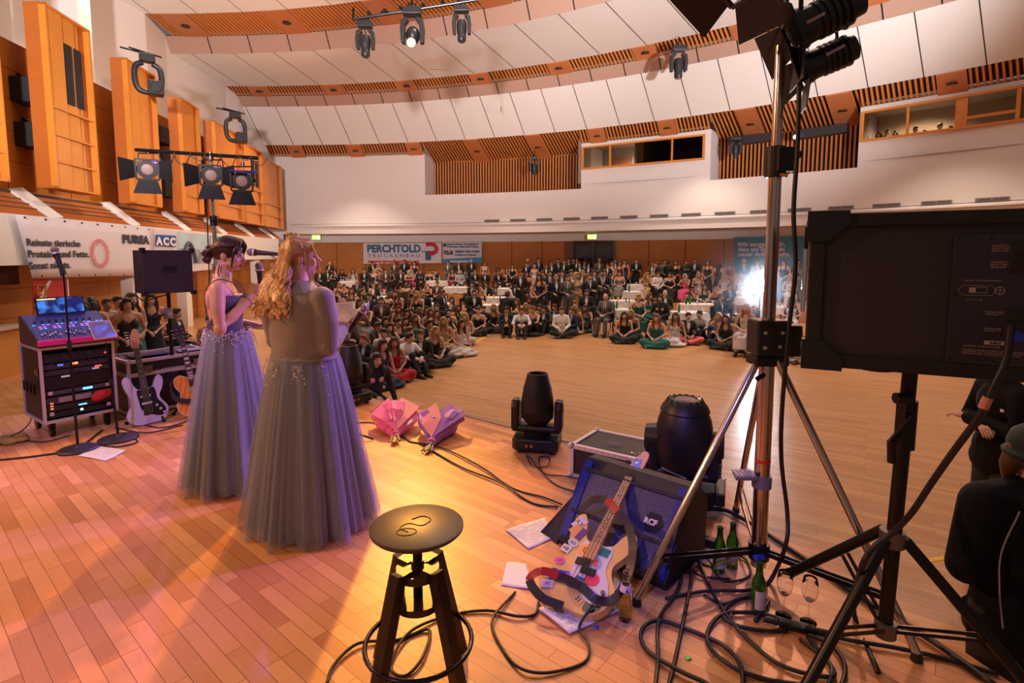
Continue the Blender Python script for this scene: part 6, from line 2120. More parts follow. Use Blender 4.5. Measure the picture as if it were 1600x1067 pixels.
# microphone on a boom between the presenters
bs_ = V3((-1.50, 4.55, 0)); tipm = DP(432, 403, 4.2)
t = thing('microphone_stand', 'boom microphone stand half hidden behind the blonde presenter', 'stand', bs_)
tip = DP(420, 397, 4.3) - bs_; piv = V3((.02, 0, 1.25))
b = MB(); b.cyl((0, 0, .02), piv, .011, n=12); b.build('tube', BLKMET, t)
b = MB(); b.cyl(piv - (tip - piv) * .2, tip, .007, n=10); b.build('boom', M('boom_chrome', (.6, .55, .6), .25, 1), t)
for k in range(3):
    a = k * 2.094; b = MB(); b.cyl((0, 0, .12), (.3 * math.cos(a), .3 * math.sin(a), .01), .009, n=8); b.build('leg', BLKMET, t)
mic_handheld('vocal microphone on a boom in front of the dark-haired presenter', bs_ + tip + V3((.07, 0, .0)), (-.16, 0, .012), 1.2)

# ---- third moving head, near the crowd
moving_head('black moving head light at the stage edge behind the blonde presenter', V3((-1.74, 5.72, 0)), math.radians(50), 'black moving head lights on the stage')

# ---- rag, cables on the floor at the far left
b = MB(); rnd = random.Random(3)
for k in range(7): b.ell((rnd.uniform(-.13, .13), rnd.uniform(-.07, .07), .025), (rnd.uniform(.04, .07), .05, rnd.uniform(.02, .04)), 10, 6)
o = link('yellow_cloth', remeshed(b, .008, 2), M('mustard_cloth', (.40, .27, .06), .8, bump=.8, nscale=40)); o.location = G(18, 690); tag(o, 'crumpled mustard cloth on the floor at the left edge', 'cloth')
cable('floor_cable', 'thick black cable running along the floor at the left edge', gp([(-20, 720), (60, 712), (120, 700), (160, 672)], .008), .009)
for i, pts in enumerate(([(-20, 682), (20, 680), (45, 662), (50, 645)], [(-20, 690), (30, 688), (70, 690), (110, 680)])):
    cable('floor_cable', ('thin cable rising to the back of the rack case at the left edge', 'thin cable on the floor under the rack case')[i], gp(pts, .006), .005)
for i, pts in enumerate(([(165, 690), (195, 682), (215, 690), (185, 698), (150, 694)], [(200, 655), (250, 668), (300, 655), (330, 640)], [(180, 668), (230, 676), (285, 664)])):
    cable('floor_cable', ('blue lit cable curl at the tablet stand base', 'cable along the foot of the flight case', 'cable under the white guitar')[i], gp(pts, .006), .007, M('blue_black_cable', (.015, .015, .06), .4))
# ================================================================== FIXTURES ON THE CEILING AND THE WALL
HM_BLK = M('fixture_black', (.022, .02, .024), .4)
LITA = M('amber_lamp_face', (1, .6, .12), .3, emit=60.0, ecol=(1.0, .50, .07))
def hung_head(label, top, k, tilt=(0, 0), lit=False, group='moving heads hung from the ceiling', frontal=False):
    """moving head hanging head-down: k is the overall height"""
    t = thing('moving_head_light', label, 'stage light', top, 0, group, sc=k)
    b = MB(); b.box((-.20, -.14, -.20), (.20, .14, -.04)); b.build('base', HM_BLK, t, bev=.02)
    b = MB(); b.cyl((-.08, 0, -.04), (-.08, 0, .06), .02, n=8); b.cyl((.08, 0, -.04), (.08, 0, .06), .02, n=8); b.build('clamp', BLKMET, t)
    b = MB(); b.cyl((0, .05, -.05), (0, .05, 0.25 if 'single' in label else .35 if 'small' in label else .15), .02, n=6); b.build('suspension_rod', BLKMET, t)
    for s in (-1, 1):
        b = MB(); P = [(s * .10, -.24), (s * .24, -.30), (s * .27, -.50), (s * .25, -.78), (s * .17, -.80), (s * .16, -.40), (s * .08, -.30)]
        if s < 0: P = P[::-1]
        n = len(P); vs = [V3((x, -.09, z)) for x, z in P] + [V3((x, .09, z)) for x, z in P]
        b.add(vs, [tuple(range(n)), tuple(range(2 * n - 1, n - 1, -1))] + [(i, n + i, n + (i + 1) % n, (i + 1) % n) for i in range(n)]); b.build('yoke_arm', HM_BLK, t, bev=.012)
    if frontal:
        b = MB(); b.ell((0, .05, -.60), (.155, .17, .19), 20, 12); b.build('head', HM_BLK, t, smooth=True)
        b = MB(); b.cyl((0, -.10, -.80), (0, -.19, -.84), .10, .11, 24); b.build('nozzle', HM_BLK, t)
        b = MB(); b.cyl((0, -.195, -.845), (0, -.205, -.85), .085, n=24); b.build('lit_lens', LITA, t)
    else:
        b = MB(); b.lathe([(0, -.40), (.12, -.42), (.145, -.55), (.135, -.72), (.115, -.84), (.125, -.86), (.12, -.96), (.09, -1.0), (0, -1.0)][::-1], 24); b.build('head', HM_BLK, t, auto=40)
        b = MB(); b.cyl((0, 0, -1.0), (0, 0, -1.006), .085, n=20); b.build('lens', CHROME, t)
    return t
dC = 14.0
hung_head('leftmost moving head light hanging from the black ceiling bar, pointing down', DP(570, 32, dC), .88)
hung_head('middle ceiling moving head light, glowing amber towards the stage', DP(644, 10, dC), 1.12, frontal=True)
hung_head('right moving head light hanging from the black ceiling bar, pointing down', DP(721, 8, dC), .88)
hung_head('single moving head light hanging under the middle slatted band', RZ(1061, 70, 35.4), 1.3)
hung_head('small moving head light at the slatted recess left of the gallery windows', RZ(835, 244, 39.9), 1.0)
hung_head('small moving head light at the slatted recess behind the chrome pole', RZ(1150, 213, 39.9), 1.0)
o = MB(); o.cyl(DP(552, 30, dC), DP(745, 0, dC), .035, n=10); o.cyl(DP(552, 30, dC), DP(552, 12, dC), .03, n=8); o.cyl(DP(643, -6, dC), DP(643, 18, dC), .03, n=8)
for x in (575, 600, 625, 660, 690, 715): o.cyl(DP(x, 26 - (x - 552) * .155, dC), DP(x + 2, 22 - (x - 552) * .155, dC) , .05, n=8)
tag(o.build('lighting_bar', BLKMET), 'black ceiling bar carrying the three moving head lights', 'bar')
o = MB(); o.cyl(RZ(1040, 58, 36.2), RZ(1150, 38, 36.2), .05, n=8); tag(o.build('lighting_bar', BLKMET), 'black ceiling bar of the single moving head light', 'bar')
o = MB()
for px0, px1, y0, y1 in ((1140, 1206, 222, 214), (1244, 1325, 212, 200)):
    o.bar(RZ(px0, y0, 40.3), RZ(px1, y1, 40.3), .45, .35)
tag(o.build('projector_ledge', HM_BLK), 'black equipment ledge across the slatted recess behind the chrome pole', 'ledge')
b = MB(); b.ell(RZ(1243, 214, 40.0), .09, 10, 6); tag(b.build('indicator_lamp', M('cyan_led', (.2, .6, 1), .3, emit=30)), 'tiny cyan indicator lamp in the slatted recess right of the chrome pole', 'light')
# wall-mounted fixtures with open yokes at the panel tops
def wall_head(label, px, py, ws, k):
    s = s_at(px, W0 - .9); p = LW(s, W0 - .9, 0)
    z = DP(px, py, p.y).z
    t = thing('moving_head_light', label, 'stage light', (p.x, p.y, z), math.atan2(LD.y, LD.x) - PI / 2 + .5, 'lights on brackets at the wall panels', sc=k)
    b = MB()
    for x in (-.10, .16): b.cyl((x, 0, .30), (x - .42, .0, .34), .022, n=8)
    b.cyl((-.35, -.1, .34), (.30, .1, .30), .02, n=8); b.build('bracket', BLKMET, t)
    b = MB(); b.box((-.16, -.13, .10), (.16, .13, .28)); b.build('base', HM_BLK, t, bev=.02)
    b = MB(); b.tube(catmull([V3(q) for q in ((-.10, 0, .08), (-.24, 0, -.02), (-.27, 0, -.30), (-.20, 0, -.55), (0, 0, -.60), (.20, 0, -.55), (.27, 0, -.30), (.24, 0, -.02), (.10, 0, .08))], 5), .065, 8); b.build('yoke', HM_BLK, t, smooth=True)
    b = MB(); b.box((-.02, -.22, -.66), (.30, .12, -.34)); b.cyl((.14, -.22, -.50), (.14, -.26, -.50), .12, n=20); b.build('head', HM_BLK, t, bev=.02)
    return t
wall_head('bracket-mounted light with open yoke at the second wood panel', 248, 104, 0, 1.15)
wall_head('bracket-mounted light with open yoke at the fourth wood panel', 377, 190, 0, 1.25)
# thin microphones hanging from the ceiling
for lb, a, c, dd in (('thin black microphone hanging on a wire below the front ceiling boards', (783, 120), (783, 176), 27),):
    t = thing('hanging_microphone', lb, 'microphone', DP(c[0], c[1], dd))
    b = MB(); b.cyl((0, 0, 0), DP(a[0], a[1] - 6, dd) - DP(c[0], c[1], dd), .006, n=5); b.build('wire', M('thin_wire', (.25, .2, .2), .5), t)
    b = MB(); b.cyl((0, 0, 0), (0, 0, .28), .016, n=8); b.build('capsule', BLACK, t)
b = MB(); b.cyl(DP(672, 108, 20), DP(742, 112, 20), .008, n=5); tag(b.build('ceiling_wire', M('thin_wire', (.25, .2, .2), .5)), 'thin horizontal wire stretched below the white ceiling boards', 'wire')
# ================================================================== THE TWO PRESENTERS
SKF = M('skin_presenter', (.68, .40, .27), .45, noise=.03, nscale=25)


def tulle_mat(name, c, alpha):
    m, nt, b = new_mat(name)
    b.inputs['Base Color'].default_value = c + (1,)
    b.inputs['Roughness'].default_value = .6
    b.inputs['Alpha'].default_value = alpha
    b.inputs['Sheen Weight'].default_value = .4
    return m


TUL = tulle_mat('grey_lilac_tulle', (.34, .38, .47), .42)
SAT = M('grey_lilac_satin', (.13, .135, .22), .5, sheen=.3)
BOD = M('sequin_bodice', (.10, .09, .15), .35, noise=.5, nscale=220, bump=.8, metal=.3)
SEQ = M('silver_bead', (.85, .82, .85), .25, .3)


def skirt(t, R0, R1, z0, z1, folds, seed, cx=0, cy=0, lean=(0, 0)):
    rnd = random.Random(seed)
    ph = [rnd.uniform(0, 6.28) for _ in range(6)]
    def layer(dr, amp, nf, zb):
        rings = []
        for k in range(25):
            u = k / 24
            z = z1 + (zb - z1) * u
            base = R1 + (R0 - R1) * (u ** .78) + dr * (.3 + u)
            ring = []
            N = 220
            for i in range(N):
                a = 2 * PI * i / N
                w = .55 * math.cos(nf * a + ph[0] + .5 * math.sin(3 * a + ph[3])) + .30 * math.cos((nf + 7) * a + ph[1]) + .22 * math.cos((nf * 2 + 3) * a + ph[2])
                sharp = -abs(w) ** .8 * (1 if w < 0 else -1)
                r = base * (1 + amp * (.25 + u) * sharp)
                ring.append(V3((cx + lean[0] * u + r * math.cos(a), cy + lean[1] * u + r * .90 * math.sin(a), z + (.010 * math.cos(nf * a) if u > .96 else 0))))
            rings.append(ring)
        return rings
    b = MB(); b.loft(layer(-.012, .085, folds, z0 + .03)[::-1], cap=False)
    b.build('satin_skirt', SAT, t, smooth=True)
    b = MB(); b.loft(layer(.014, .115, folds + 4, z0 + .015)[::-1], cap=False); b.build('tulle_layer', TUL, t, smooth=True)
    b = MB(); b.loft(layer(.034, .13, folds - 5, z0)[::-1], cap=False); b.build('tulle_layer', TUL, t, smooth=True)


def beads(t, pts_fn, n, seed, r=(.0025, .0055)):
    rnd = random.Random(seed); b = MB()
    for k in range(n):
        p = pts_fn(rnd)
        if p is None: continue
        b.ell(p, rnd.uniform(*r), 6, 4)
    o = b.build('sewn_beads', SEQ, t, smooth=True); o['kind'] = 'stuff'
    return o


def lock(b, pts, r, k=5, n=6):
    P = catmull(pts, k); m = len(P)
    b.tube(P, [r * (1 - .75 * (i / (m - 1)) ** 2.2) * (.6 + .4 * min(1, i / 3)) for i in range(m)], n)


# ------------------------------------------------------------ dark-haired presenter (left)
PL = V3((-1.985, 3.74, 0)); RL = math.radians(112)
A_ = thing('person', 'dark-haired person in a backless grey tulle gown speaking into a handheld microphone', 'person', PL, RL)
b = MB()
P, C, H = V3((0, .0, .98)), V3((0, .03, 1.385)), V3((.0, -.03, 1.60))
side = V3((1, 0, 0))
torso = [((0, .0, .93), .14, .11), ((0, 0, 1.0), .13, .10), ((0, .01, 1.08), .122, .092), ((0, .015, 1.17), .130, .098), ((0, .02, 1.27), .150, .105), ((0, .025, 1.34), .163, .098), ((0, .03, 1.385), .155, .078), ((0, .025, 1.42), .095, .06), ((0, .015, 1.46), .055, .052)]
b.loft([[V3(c) + V3((rx * math.cos(a), ry * math.sin(a), 0)) for a in [2 * PI * i / 28 for i in range(28)]] for c, rx, ry in torso])
for s in (-1, 1):
    b.ell((.165 * s, .03, 1.375), (.052, .05, .05), 12, 8)
    b.ell((.07 * s, .095, 1.30), (.06, .025, .075), 12, 8)       # shoulder blades
    b.ell((.072 * s, -.075, 1.27), (.062, .055, .06), 12, 8)
Rh = Matrix.Rotation(math.radians(-14), 3, 'Z') @ Matrix.Rotation(math.radians(6), 3, 'X')
add_head(b, H, 1.0, Rh, (0, .02, 1.42))
b.tube([(0, .015, 1.40), (0, -.0, 1.54)], [.056, .048], 16)
# right arm raised with the microphone, left arm relaxed in front
ER, WR_ = V3((-.245, .02, 1.115)), V3((-.09, -.17, 1.315))
limb(b, [(-.175, .03, 1.365), (-.215, .03, 1.25), ER, ER.lerp(WR_, .35), WR_], [.050, .046, .041, .038, .025], 14)
EL, WL_ = V3((.23, .04, 1.12)), V3((.10, -.20, 1.08))
limb(b, [(.175, .03, 1.365), (.215, .035, 1.24), EL, EL.lerp(WL_, .35), WL_], [.050, .046, .040, .036, .025], 14)
for s in (-1, 1): limb(b, [(.06 * s, 0, .88), (.08 * s, 0, .50), (.09 * s, .02, .08)], [.07, .055, .035]); foot(b, V3((.09 * s, .02, .08)), (0, -1, 0))
me = remeshed(b, .0075, 5, .5)
hb = MB()
mdir = V3((.10, -.42, 1)).normalized()
mp = WR_ + V3((.035, -.045, .045))
hand(hb, WR_, (.20, -.25, .85), (.75, -.15, -.1), .95, 1.15, 8, -1)
hand(hb, WL_, (-.7, -.5, .1), (0, .3, -1), .92, .7, 8, 1)
hb.tube([H + Rh @ V3((0, -.080, .004)), H + Rh @ V3((0, -.097, -.018)), H + Rh @ V3((0, -.108, -.034))], [.007, .010, .0105], 10)
link('body', joined(me, hb.mesh('h', [], True)), SKF, A_)
fb = face_bits(H, 1, Rh).build('facial_features', [EYE_D, M('dark_lipstick', (.45, .06, .08), .35), EYE_W], A_, smooth=True)
# bodice with low open back and straps
b = MB()
bod = [((0, .0, .955), .158, .125), ((0, 0, 1.0), .147, .112), ((0, .01, 1.08), .129, .100), ((0, .015, 1.15), .136, .106)]
front = [((0, .012, 1.21), .150, .113), ((0, .0, 1.28), .166, .128), ((0, -.01, 1.325), .155, .118)]
rings = [[V3(c) + V3((rx * math.cos(a), ry * math.sin(a), 0)) for a in [2 * PI * i / 40 for i in range(40)]] for c, rx, ry in bod]
for c, rx, ry in front:
    ring = []
    for i in range(40):
        a = 2 * PI * i / 40
        back = max(0, math.sin(a))          # +Y is the back: cut low
        z = c[2] - (c[2] - 1.15) * min(1, back * 1.5)
        k = min(1, back * 1.5)
        rr = (rx * (1 - k) + .138 * k, ry * (1 - k) + .108 * k)
        ring.append(V3((rr[0] * math.cos(a), c[1] * (1 - k) + .015 * k + rr[1] * math.sin(a), z + .0008 * i / 40)))
    rings.append(ring)
for s in (-1, 1): pass
b.loft(rings, cap=False)
o = b.build('sequin_bodice', BOD, A_, smooth=True); sd = o.modifiers.new('s', 'SOLIDIFY'); sd.thickness = .006; sd.offset = 1
for s in (-1, 1):
    b = MB(); b.tube(catmull([(.09 * s, -.13, 1.30), (.105 * s, -.07, 1.40), (.11 * s, .03, 1.434), (.10 * s, .10, 1.38), (.02 * s, .128, 1.27), (-.06 * s, .118, 1.17)], 6), .0035, 6); b.build('shoulder_strap', M('strap_dark', (.03, .025, .04), .5), A_)
skirt(A_, .315, .142, .012, 1.07, 15, 5)
def waist(rnd):
    a = rnd.uniform(0, 6.28); z = 1.09 - abs(rnd.gauss(0, .055)); u = (1.07 - z) / 1.06
    r = .135 + .25 * max(0, u) ** .8 + .025
    if (a * 3) % 2 > 1.25 and z < 1.03: return None
    return V3((r * math.cos(a), r * .92 * math.sin(a), z))
beads(A_, waist, 520, 1)
def bodice_b(rnd):
    a = rnd.uniform(0, 6.28); z = rnd.uniform(1.05, 1.15); return V3((.142 * math.cos(a), .015 + .112 * math.sin(a), z))
beads(A_, bodice_b, 160, 2, (.0012, .0025))
# hair: swept up into a curled bun, fringe strands at the temple
DKH = M('chestnut_hair', (.045, .016, .010), .38, noise=.5, nscale=90)
b = MB(); rnd = random.Random(8)
def hp(x, y, z): return H + Rh @ V3((x, y, z))
b.ell(hp(0, .018, .030), (.082, .098, .092), 18, 12, Rh)
for k in range(70):
    a = rnd.uniform(-1.35, 1.35)       # around the head from one temple over the top to the other
    y0 = rnd.uniform(-.085, -.02)
    s0 = hp(.080 * math.sin(a), y0 + .0, .045 + .068 * math.cos(a))
    s1 = hp(.086 * math.sin(a), .03, .030 + .092 * math.cos(a))
    s2 = hp(.060 * math.sin(a), .095, .015 + .05 * math.cos(a))
    s3 = hp(.02 * math.sin(a), .118, .0)
    lock(b, [s0, s1, s2, s3], rnd.uniform(.007, .011), 4, 5)
for k in range(26):
    a = rnd.uniform(0, 6.28); c0 = hp(.030 * math.cos(a), .135 + rnd.uniform(-.012, .012), -.012 + .040 * math.sin(a))
    rr = rnd.uniform(.014, .022); t0 = rnd.uniform(0, 6.28)
    b.tube([c0 + Rh @ V3((rr * math.cos(t0 + q) * .9, rr * .5 * math.sin(2 * q), rr * math.sin(t0 + q))) for q in [i * .55 for i in range(11)]], .0085, 6)
b.ell(hp(0, .13, -.012), (.038, .028, .040), 12, 8)
link('hair', remeshed(b, .0042, 1, .4), DKH, A_)
b = MB()
for s in (-1, 1):
    lock(b, [hp(.04 * s, -.075, .095), hp(.084 * s, -.065, .04), hp(.088 * s, -.055, -.03), hp(.080 * s, -.05, -.085)], .011, 6, 6)
    lock(b, [hp(.01 * s, -.075, .105), hp(.06 * s, -.085, .07), hp(.085 * s, -.07, .01)], .012, 6, 6)
    lock(b, [hp(.07 * s, .03, -.07), hp(.075 * s, .035, -.12), hp(.066 * s, .03, -.17)], .005, 6, 5)
b.build('fringe_strand', DKH, A_, smooth=True)
b = MB()
for s in (-1, 1): b.ell(hp(.084 * s, .006, -.055), (.0045, .0045, .008), 8, 6)
b.build('pearl_earring', M('pearl', (.85, .78, .75), .15), A_, smooth=True)
b = MB(); b.tube([V3((.07 * math.cos(a), .015 + .062 * math.sin(a), 1.43 + .02 * math.sin(a))) for a in [2 * PI * i / 28 for i in range(28)]], .0022, 5, closed=True); b.build('necklace', M('gold_chain', (.75, .5, .2), .2, 1), A_)
b = MB(); q = ER.lerp(WR_, .86); dq = (WR_ - ER).normalized(); fx, fy = frame_of(dq); b.tube([q + fx * .033 * math.cos(a) + fy * .033 * math.sin(a) for a in [2 * PI * i / 20 for i in range(20)]], .0022, 5, closed=True); b.build('bracelet', BLKMET, A_)
def wl(p, T, R): 
    m = Matrix.Translation(T) @ Matrix.Rotation(R, 4, 'Z'); return m @ V3(p)
mz = wl(WR_ + V3((.045, -.052, .02)), PL, RL); md = Matrix.Rotation(RL, 3, 'Z') @ V3((-.05, .02, 1))
mic_handheld('silver-grey vocal microphone held up by the dark-haired presenter', mz, md, 1.05)

# ------------------------------------------------------------ blonde presenter (right)
PR = V3((-1.225, 3.16, 0)); RR = math.radians(151)
B_ = thing('person', 'blonde person in a grey cardigan over a long tulle gown seen from behind, holding papers', 'person', PR, RR)
H = V3((.035, -.02, 1.585))
Rh = Matrix.Rotation(math.radians(-34), 3, 'Z') @ Matrix.Rotation(math.radians(-4), 3, 'X')
b = MB()
torso = [((0, .0, .90), .17, .14), ((0, 0, .98), .165, .13), ((0, .01, 1.06), .165, .125), ((0, .015, 1.16), .172, .13), ((0, .02, 1.26), .185, .13), ((0, .03, 1.33), .190, .118), ((0, .035, 1.38), .175, .09), ((.01, .03, 1.415), .10, .066), ((.02, .015, 1.455), .058, .056)]
b.loft([[V3(c) + V3((rx * math.cos(a), ry * math.sin(a), 0)) for a in [2 * PI * i / 28 for i in range(28)]] for c, rx, ry in torso])
for s in (-1, 1): b.ell((.08 * s, -.09, 1.25), (.075, .065, .07), 12, 8)
add_head(b, H, 1.02, Rh, (.015, .02, 1.42))
b.tube([(.015, .02, 1.40), (.03, .0, 1.53)], [.060, .053], 16)
ER, WR_ = V3((-.228, .03, 1.085)), V3((-.095, -.215, 1.145))
EL, WL_ = V3((.265, -.01, 1.08)), V3((.03, -.27, 1.17))
limb(b, [(-.190, .03, 1.355), (-.225, .03, 1.22), ER, ER.lerp(WR_, .4), WR_], [.056, .052, .046, .040, .027], 14)
limb(b, [(.205, .03, 1.355), (.245, .02, 1.22), EL, EL.lerp(WL_, .4), WL_], [.056, .052, .046, .040, .027], 14)
for s in (-1, 1): limb(b, [(.07 * s, 0, .86), (.09 * s, 0, .50), (.10 * s, .02, .08)], [.085, .06, .038]); foot(b, V3((.10 * s, .02, .08)), (0, -1, 0))
me = remeshed(b, .008, 5, .5)
hb = MB()
hand(hb, WR_, (.35, -.8, .25), (.5, .1, .45), 1.0, 1.1, 8, -1)
hand(hb, WL_, (-.6, -.75, .2), (-.2, .2, 1), 1.0, .8, 8, 1)
hb.tube([H + Rh @ V3((0, -.082, .004)), H + Rh @ V3((0, -.100, -.018)), H + Rh @ V3((0, -.111, -.035))], [.007, .010, .011], 10)
link('body', joined(me, hb.mesh('h', [], True)), SKF, B_)
face_bits(H, 1.02, Rh).build('facial_features', [EYE_D, LIPS, EYE_W], B_, smooth=True)
# cardigan
b = MB()
card = [((0, .01, 1.0), .200, .158), ((0, .01, 1.03), .204, .160), ((0, .012, 1.08), .204, .160), ((0, .015, 1.16), .208, .160), ((0, .02, 1.26), .216, .158), ((0, .03, 1.33), .214, .14), ((0, .035, 1.385), .188, .104), ((.01, .03, 1.425), .115, .082), ((.015, .022, 1.45), .080, .076)]
b.loft([[V3(c) + V3((rx * (1 + .010 * math.sin(7 * a + c[2] * 40)) * math.cos(a), ry * (1 + .014 * math.sin(5 * a - c[2] * 30)) * math.sin(a), 0)) for a in [2 * PI * i / 36 for i in range(36)]] for c, rx, ry in card])
for s in (-1, 1): b.ell((.08 * s, -.095, 1.25), (.082, .072, .076), 12, 8)
w = ER.lerp(WR_, .90); limb(b, [(-.190, .03, 1.352), (-.228, .03, 1.22), ER, ER.lerp(WR_, .25), ER.lerp(WR_, .55), w], [.070, .063, .056, .053, .047, .037], 16)
w = EL.lerp(WL_, .90); limb(b, [(.205, .03, 1.352), (.25, .02, 1.22), EL, EL.lerp(WL_, .25), EL.lerp(WL_, .55), w], [.074, .070, .062, .058, .050, .037], 16)
for k in range(5): b.tube([(-.235 + .01 * k, .055, 1.14 + k * .02), (-.19, .075, 1.13 + k * .024)], .010, 6)
CARD = M('grey_glitter_knit', (.25, .215, .215), .55, noise=.35, nscale=260, bump=.5, sheen=.5)
link('cardigan', remeshed(b, .0065, 4, .5), CARD, B_)
b = MB(); c, rx, ry = card[0]
b.tube([V3((rx * math.cos(a) * 1.0, .01 + ry * math.sin(a), 1.005)) for a in [2 * PI * i / 40 for i in range(40)]], .013, 8, closed=True); b.build('cardigan_hem', CARD, B_, smooth=True)
skirt(B_, .35, .182, .012, 1.03, 17, 9)
def waist2(rnd):
    a = rnd.uniform(.2, 2.9); z = 1.0 - abs(rnd.gauss(0, .05)); u = (1.03 - z) / 1.02
    if (a * 2.2) % 1.5 > .7: return None
    r = .185 + .27 * max(0, u) ** .8 + .02
    return V3((r * math.cos(a), r * .91 * math.sin(a), z))
beads(B_, waist2, 300, 3)
b = MB(); b.tube([V3((.178 * math.cos(a), .162 * math.sin(a) * .95, .985)) for a in [2 * PI * i / 40 for i in range(40)]], .022, 8, closed=True); b.build('dark_waistband', M('navy_waistband', (.03, .03, .09), .5), B_, smooth=True)
# long wavy hair, half pinned up with a small twisted knot
BLH = M('honey_blond_hair', (.52, .30, .15), .40, noise=.45, nscale=70)
b = MB(); rnd = random.Random(12)
def hp(x, y, z): return H + Rh @ V3((x, y, z))
b.ell(hp(0, .018, .028), (.086, .102, .094), 18, 12, Rh)
for k in range(150):
    a = rnd.uniform(-1.65, 1.65)
    x0, z0 = math.sin(a), math.cos(a)
    top = rnd.uniform(0, 1)
    back = 1 - abs(a) / 1.9
    s0 = hp(.075 * x0, -.065 + .05 * rnd.random(), .03 + .082 * z0)
    s1 = hp(.092 * x0, .05, .03 + .085 * max(z0, -.1))
    yb = .105 + .02 * rnd.random()
    spread = rnd.uniform(-1, 1)
    wob = rnd.uniform(0, 6.28)
    pts = [s0, s1, hp(.088 * x0, yb * (.55 + .45 * back), -.02)]
    base = hp(.075 * x0 + .02 * spread, yb * (.6 + .4 * back) + .01, -.06)
    L = rnd.uniform(.17, .29)
    n = 7
    for i in range(1, n + 1):
        u = i / n
        out = Rh @ V3((.05 * x0 * u + .055 * spread * u, 0, 0))
        p = base + out + V3((-.035 * u, 0, 0)) + V3((.022 * math.sin(wob + 8.5 * u), .030 * u + .022 * math.cos(wob + 8.5 * u), -L * u))
        p.y = max(p.y, H.y + .10 + .11 * u)
        pts.append(p)
    lock(b, pts, rnd.uniform(.008, .014), 3, 5)
b.ell(hp(0, .075, -.08), (.085, .04, .09), 12, 8, Rh)
b.ell(hp(0, .12, -.17), (.10, .05, .10), 12, 8, Rh)
for k in range(9):
    a = k * .7; c0 = hp(.022 * math.cos(a), .035 + .012 * math.sin(a), .125 + .01 * math.sin(2 * a))
    b.tube([c0 + V3((.020 * math.cos(a + q), .018 * math.sin(a + q), .008 * math.sin(2 * q))) for q in [i * .5 for i in range(9)]], .0085, 6)
link('hair', remeshed(b, .0046, 1, .4), BLH, B_)
b = MB()
for s in (-1,):
    lock(b, [hp(.07 * s, -.06, .07), hp(.098 * s, -.075, .0), hp(.09 * s, -.085, -.07), hp(.085 * s, -.07, -.15)], .009, 6, 6)
    lock(b, [hp(.08 * s, -.02, .05), hp(.10 * s, -.02, -.04), hp(.092 * s, -.03, -.13), hp(.10 * s, -.02, -.2)], .010, 6, 6)
b.build('face_strand', BLH, B_, smooth=True)
b = MB()
c0 = hp(-.035, .125, -.03)
for q in range(2):
    cc = c0 + V3((.05 * q, .004, -.004 * q)); b.tube([cc + V3((.011 * math.cos(a), 0, .008 * math.sin(a) + .003 * math.cos(2 * a))) for a in [2 * PI * i / 12 for i in range(12)]], .003, 5, closed=True)
b.build('hair_clip', M('pink_clip', (.85, .6, .75), .2), B_)
b = MB(); rnd = random.Random(3)
for k in range(28): b.ell(hp(-.085 + rnd.uniform(-.006, .004), -.045 + rnd.uniform(-.03, .05), .055 + rnd.uniform(-.015, .03)), rnd.uniform(.0025, .005), 6, 5)
o = b.build('jewelled_comb', SEQ, B_, smooth=True)
b = MB(); b.tube([WL_ + V3((.033 * math.cos(a), 0, .033 * math.sin(a))) for a in [2 * PI * i / 16 for i in range(16)]], .003, 5, closed=True); b.build('bracelet', BLKMET, B_)
mz = wl(WR_ + V3((.03, -.075, -.03)), PR, RR); md = Matrix.Rotation(RR, 3, 'Z') @ V3((-.42, -.12, .62))
mic_handheld('violet lit vocal microphone in the right hand of the blonde presenter', mz, md, 1.08, headc=M('microphone_violet', (.36, .30, .42), .4, .7, bump=.8, nscale=420))
# papers in her hands
for i, (px4, dd, lb) in enumerate((([(525, 473), (556, 470), (552, 500), (526, 512)], 3.36, 'upper white script sheet in the hands of the blonde presenter'), ([(527, 486), (563, 482), (545, 502), (528, 519)], 3.33, 'lower white script sheet in the hands of the blonde presenter'))):
    P4 = [DP(x, y, dd + .05 * (k in (0, 1))) for k, (x, y) in enumerate(px4)]
    t = thing('paper_sheet', lb, 'paper', P4[0], group='script sheets')
    b = MB(); Q = [p - P4[0] for p in P4]; nr = (Q[1] - Q[0]).cross(Q[3] - Q[0]).normalized() * .0012
    b.add([q - nr for q in Q] + [q + nr for q in Q], [(3, 2, 1, 0), (4, 5, 6, 7), (0, 1, 5, 4), (1, 2, 6, 5), (2, 3, 7, 6), (3, 0, 4, 7)]); b.build('sheet', PAPER, t)
    b = MB()
    nn = nr.normalized()
    if nn.y > 0: nn = -nn
    for k in range(7):
        v = .12 + k * .11; a = Q[0].lerp(Q[3], v).lerp(Q[1].lerp(Q[2], v), .12) + nn * .003; c = Q[0].lerp(Q[3], v).lerp(Q[1].lerp(Q[2], v), .85) + nn * .003
        b.bar(a, c, .0012, .0012)
    b.build('writing', M('paper_ink', (.25, .24, .30), .7), t)['kind'] = 'stuff'
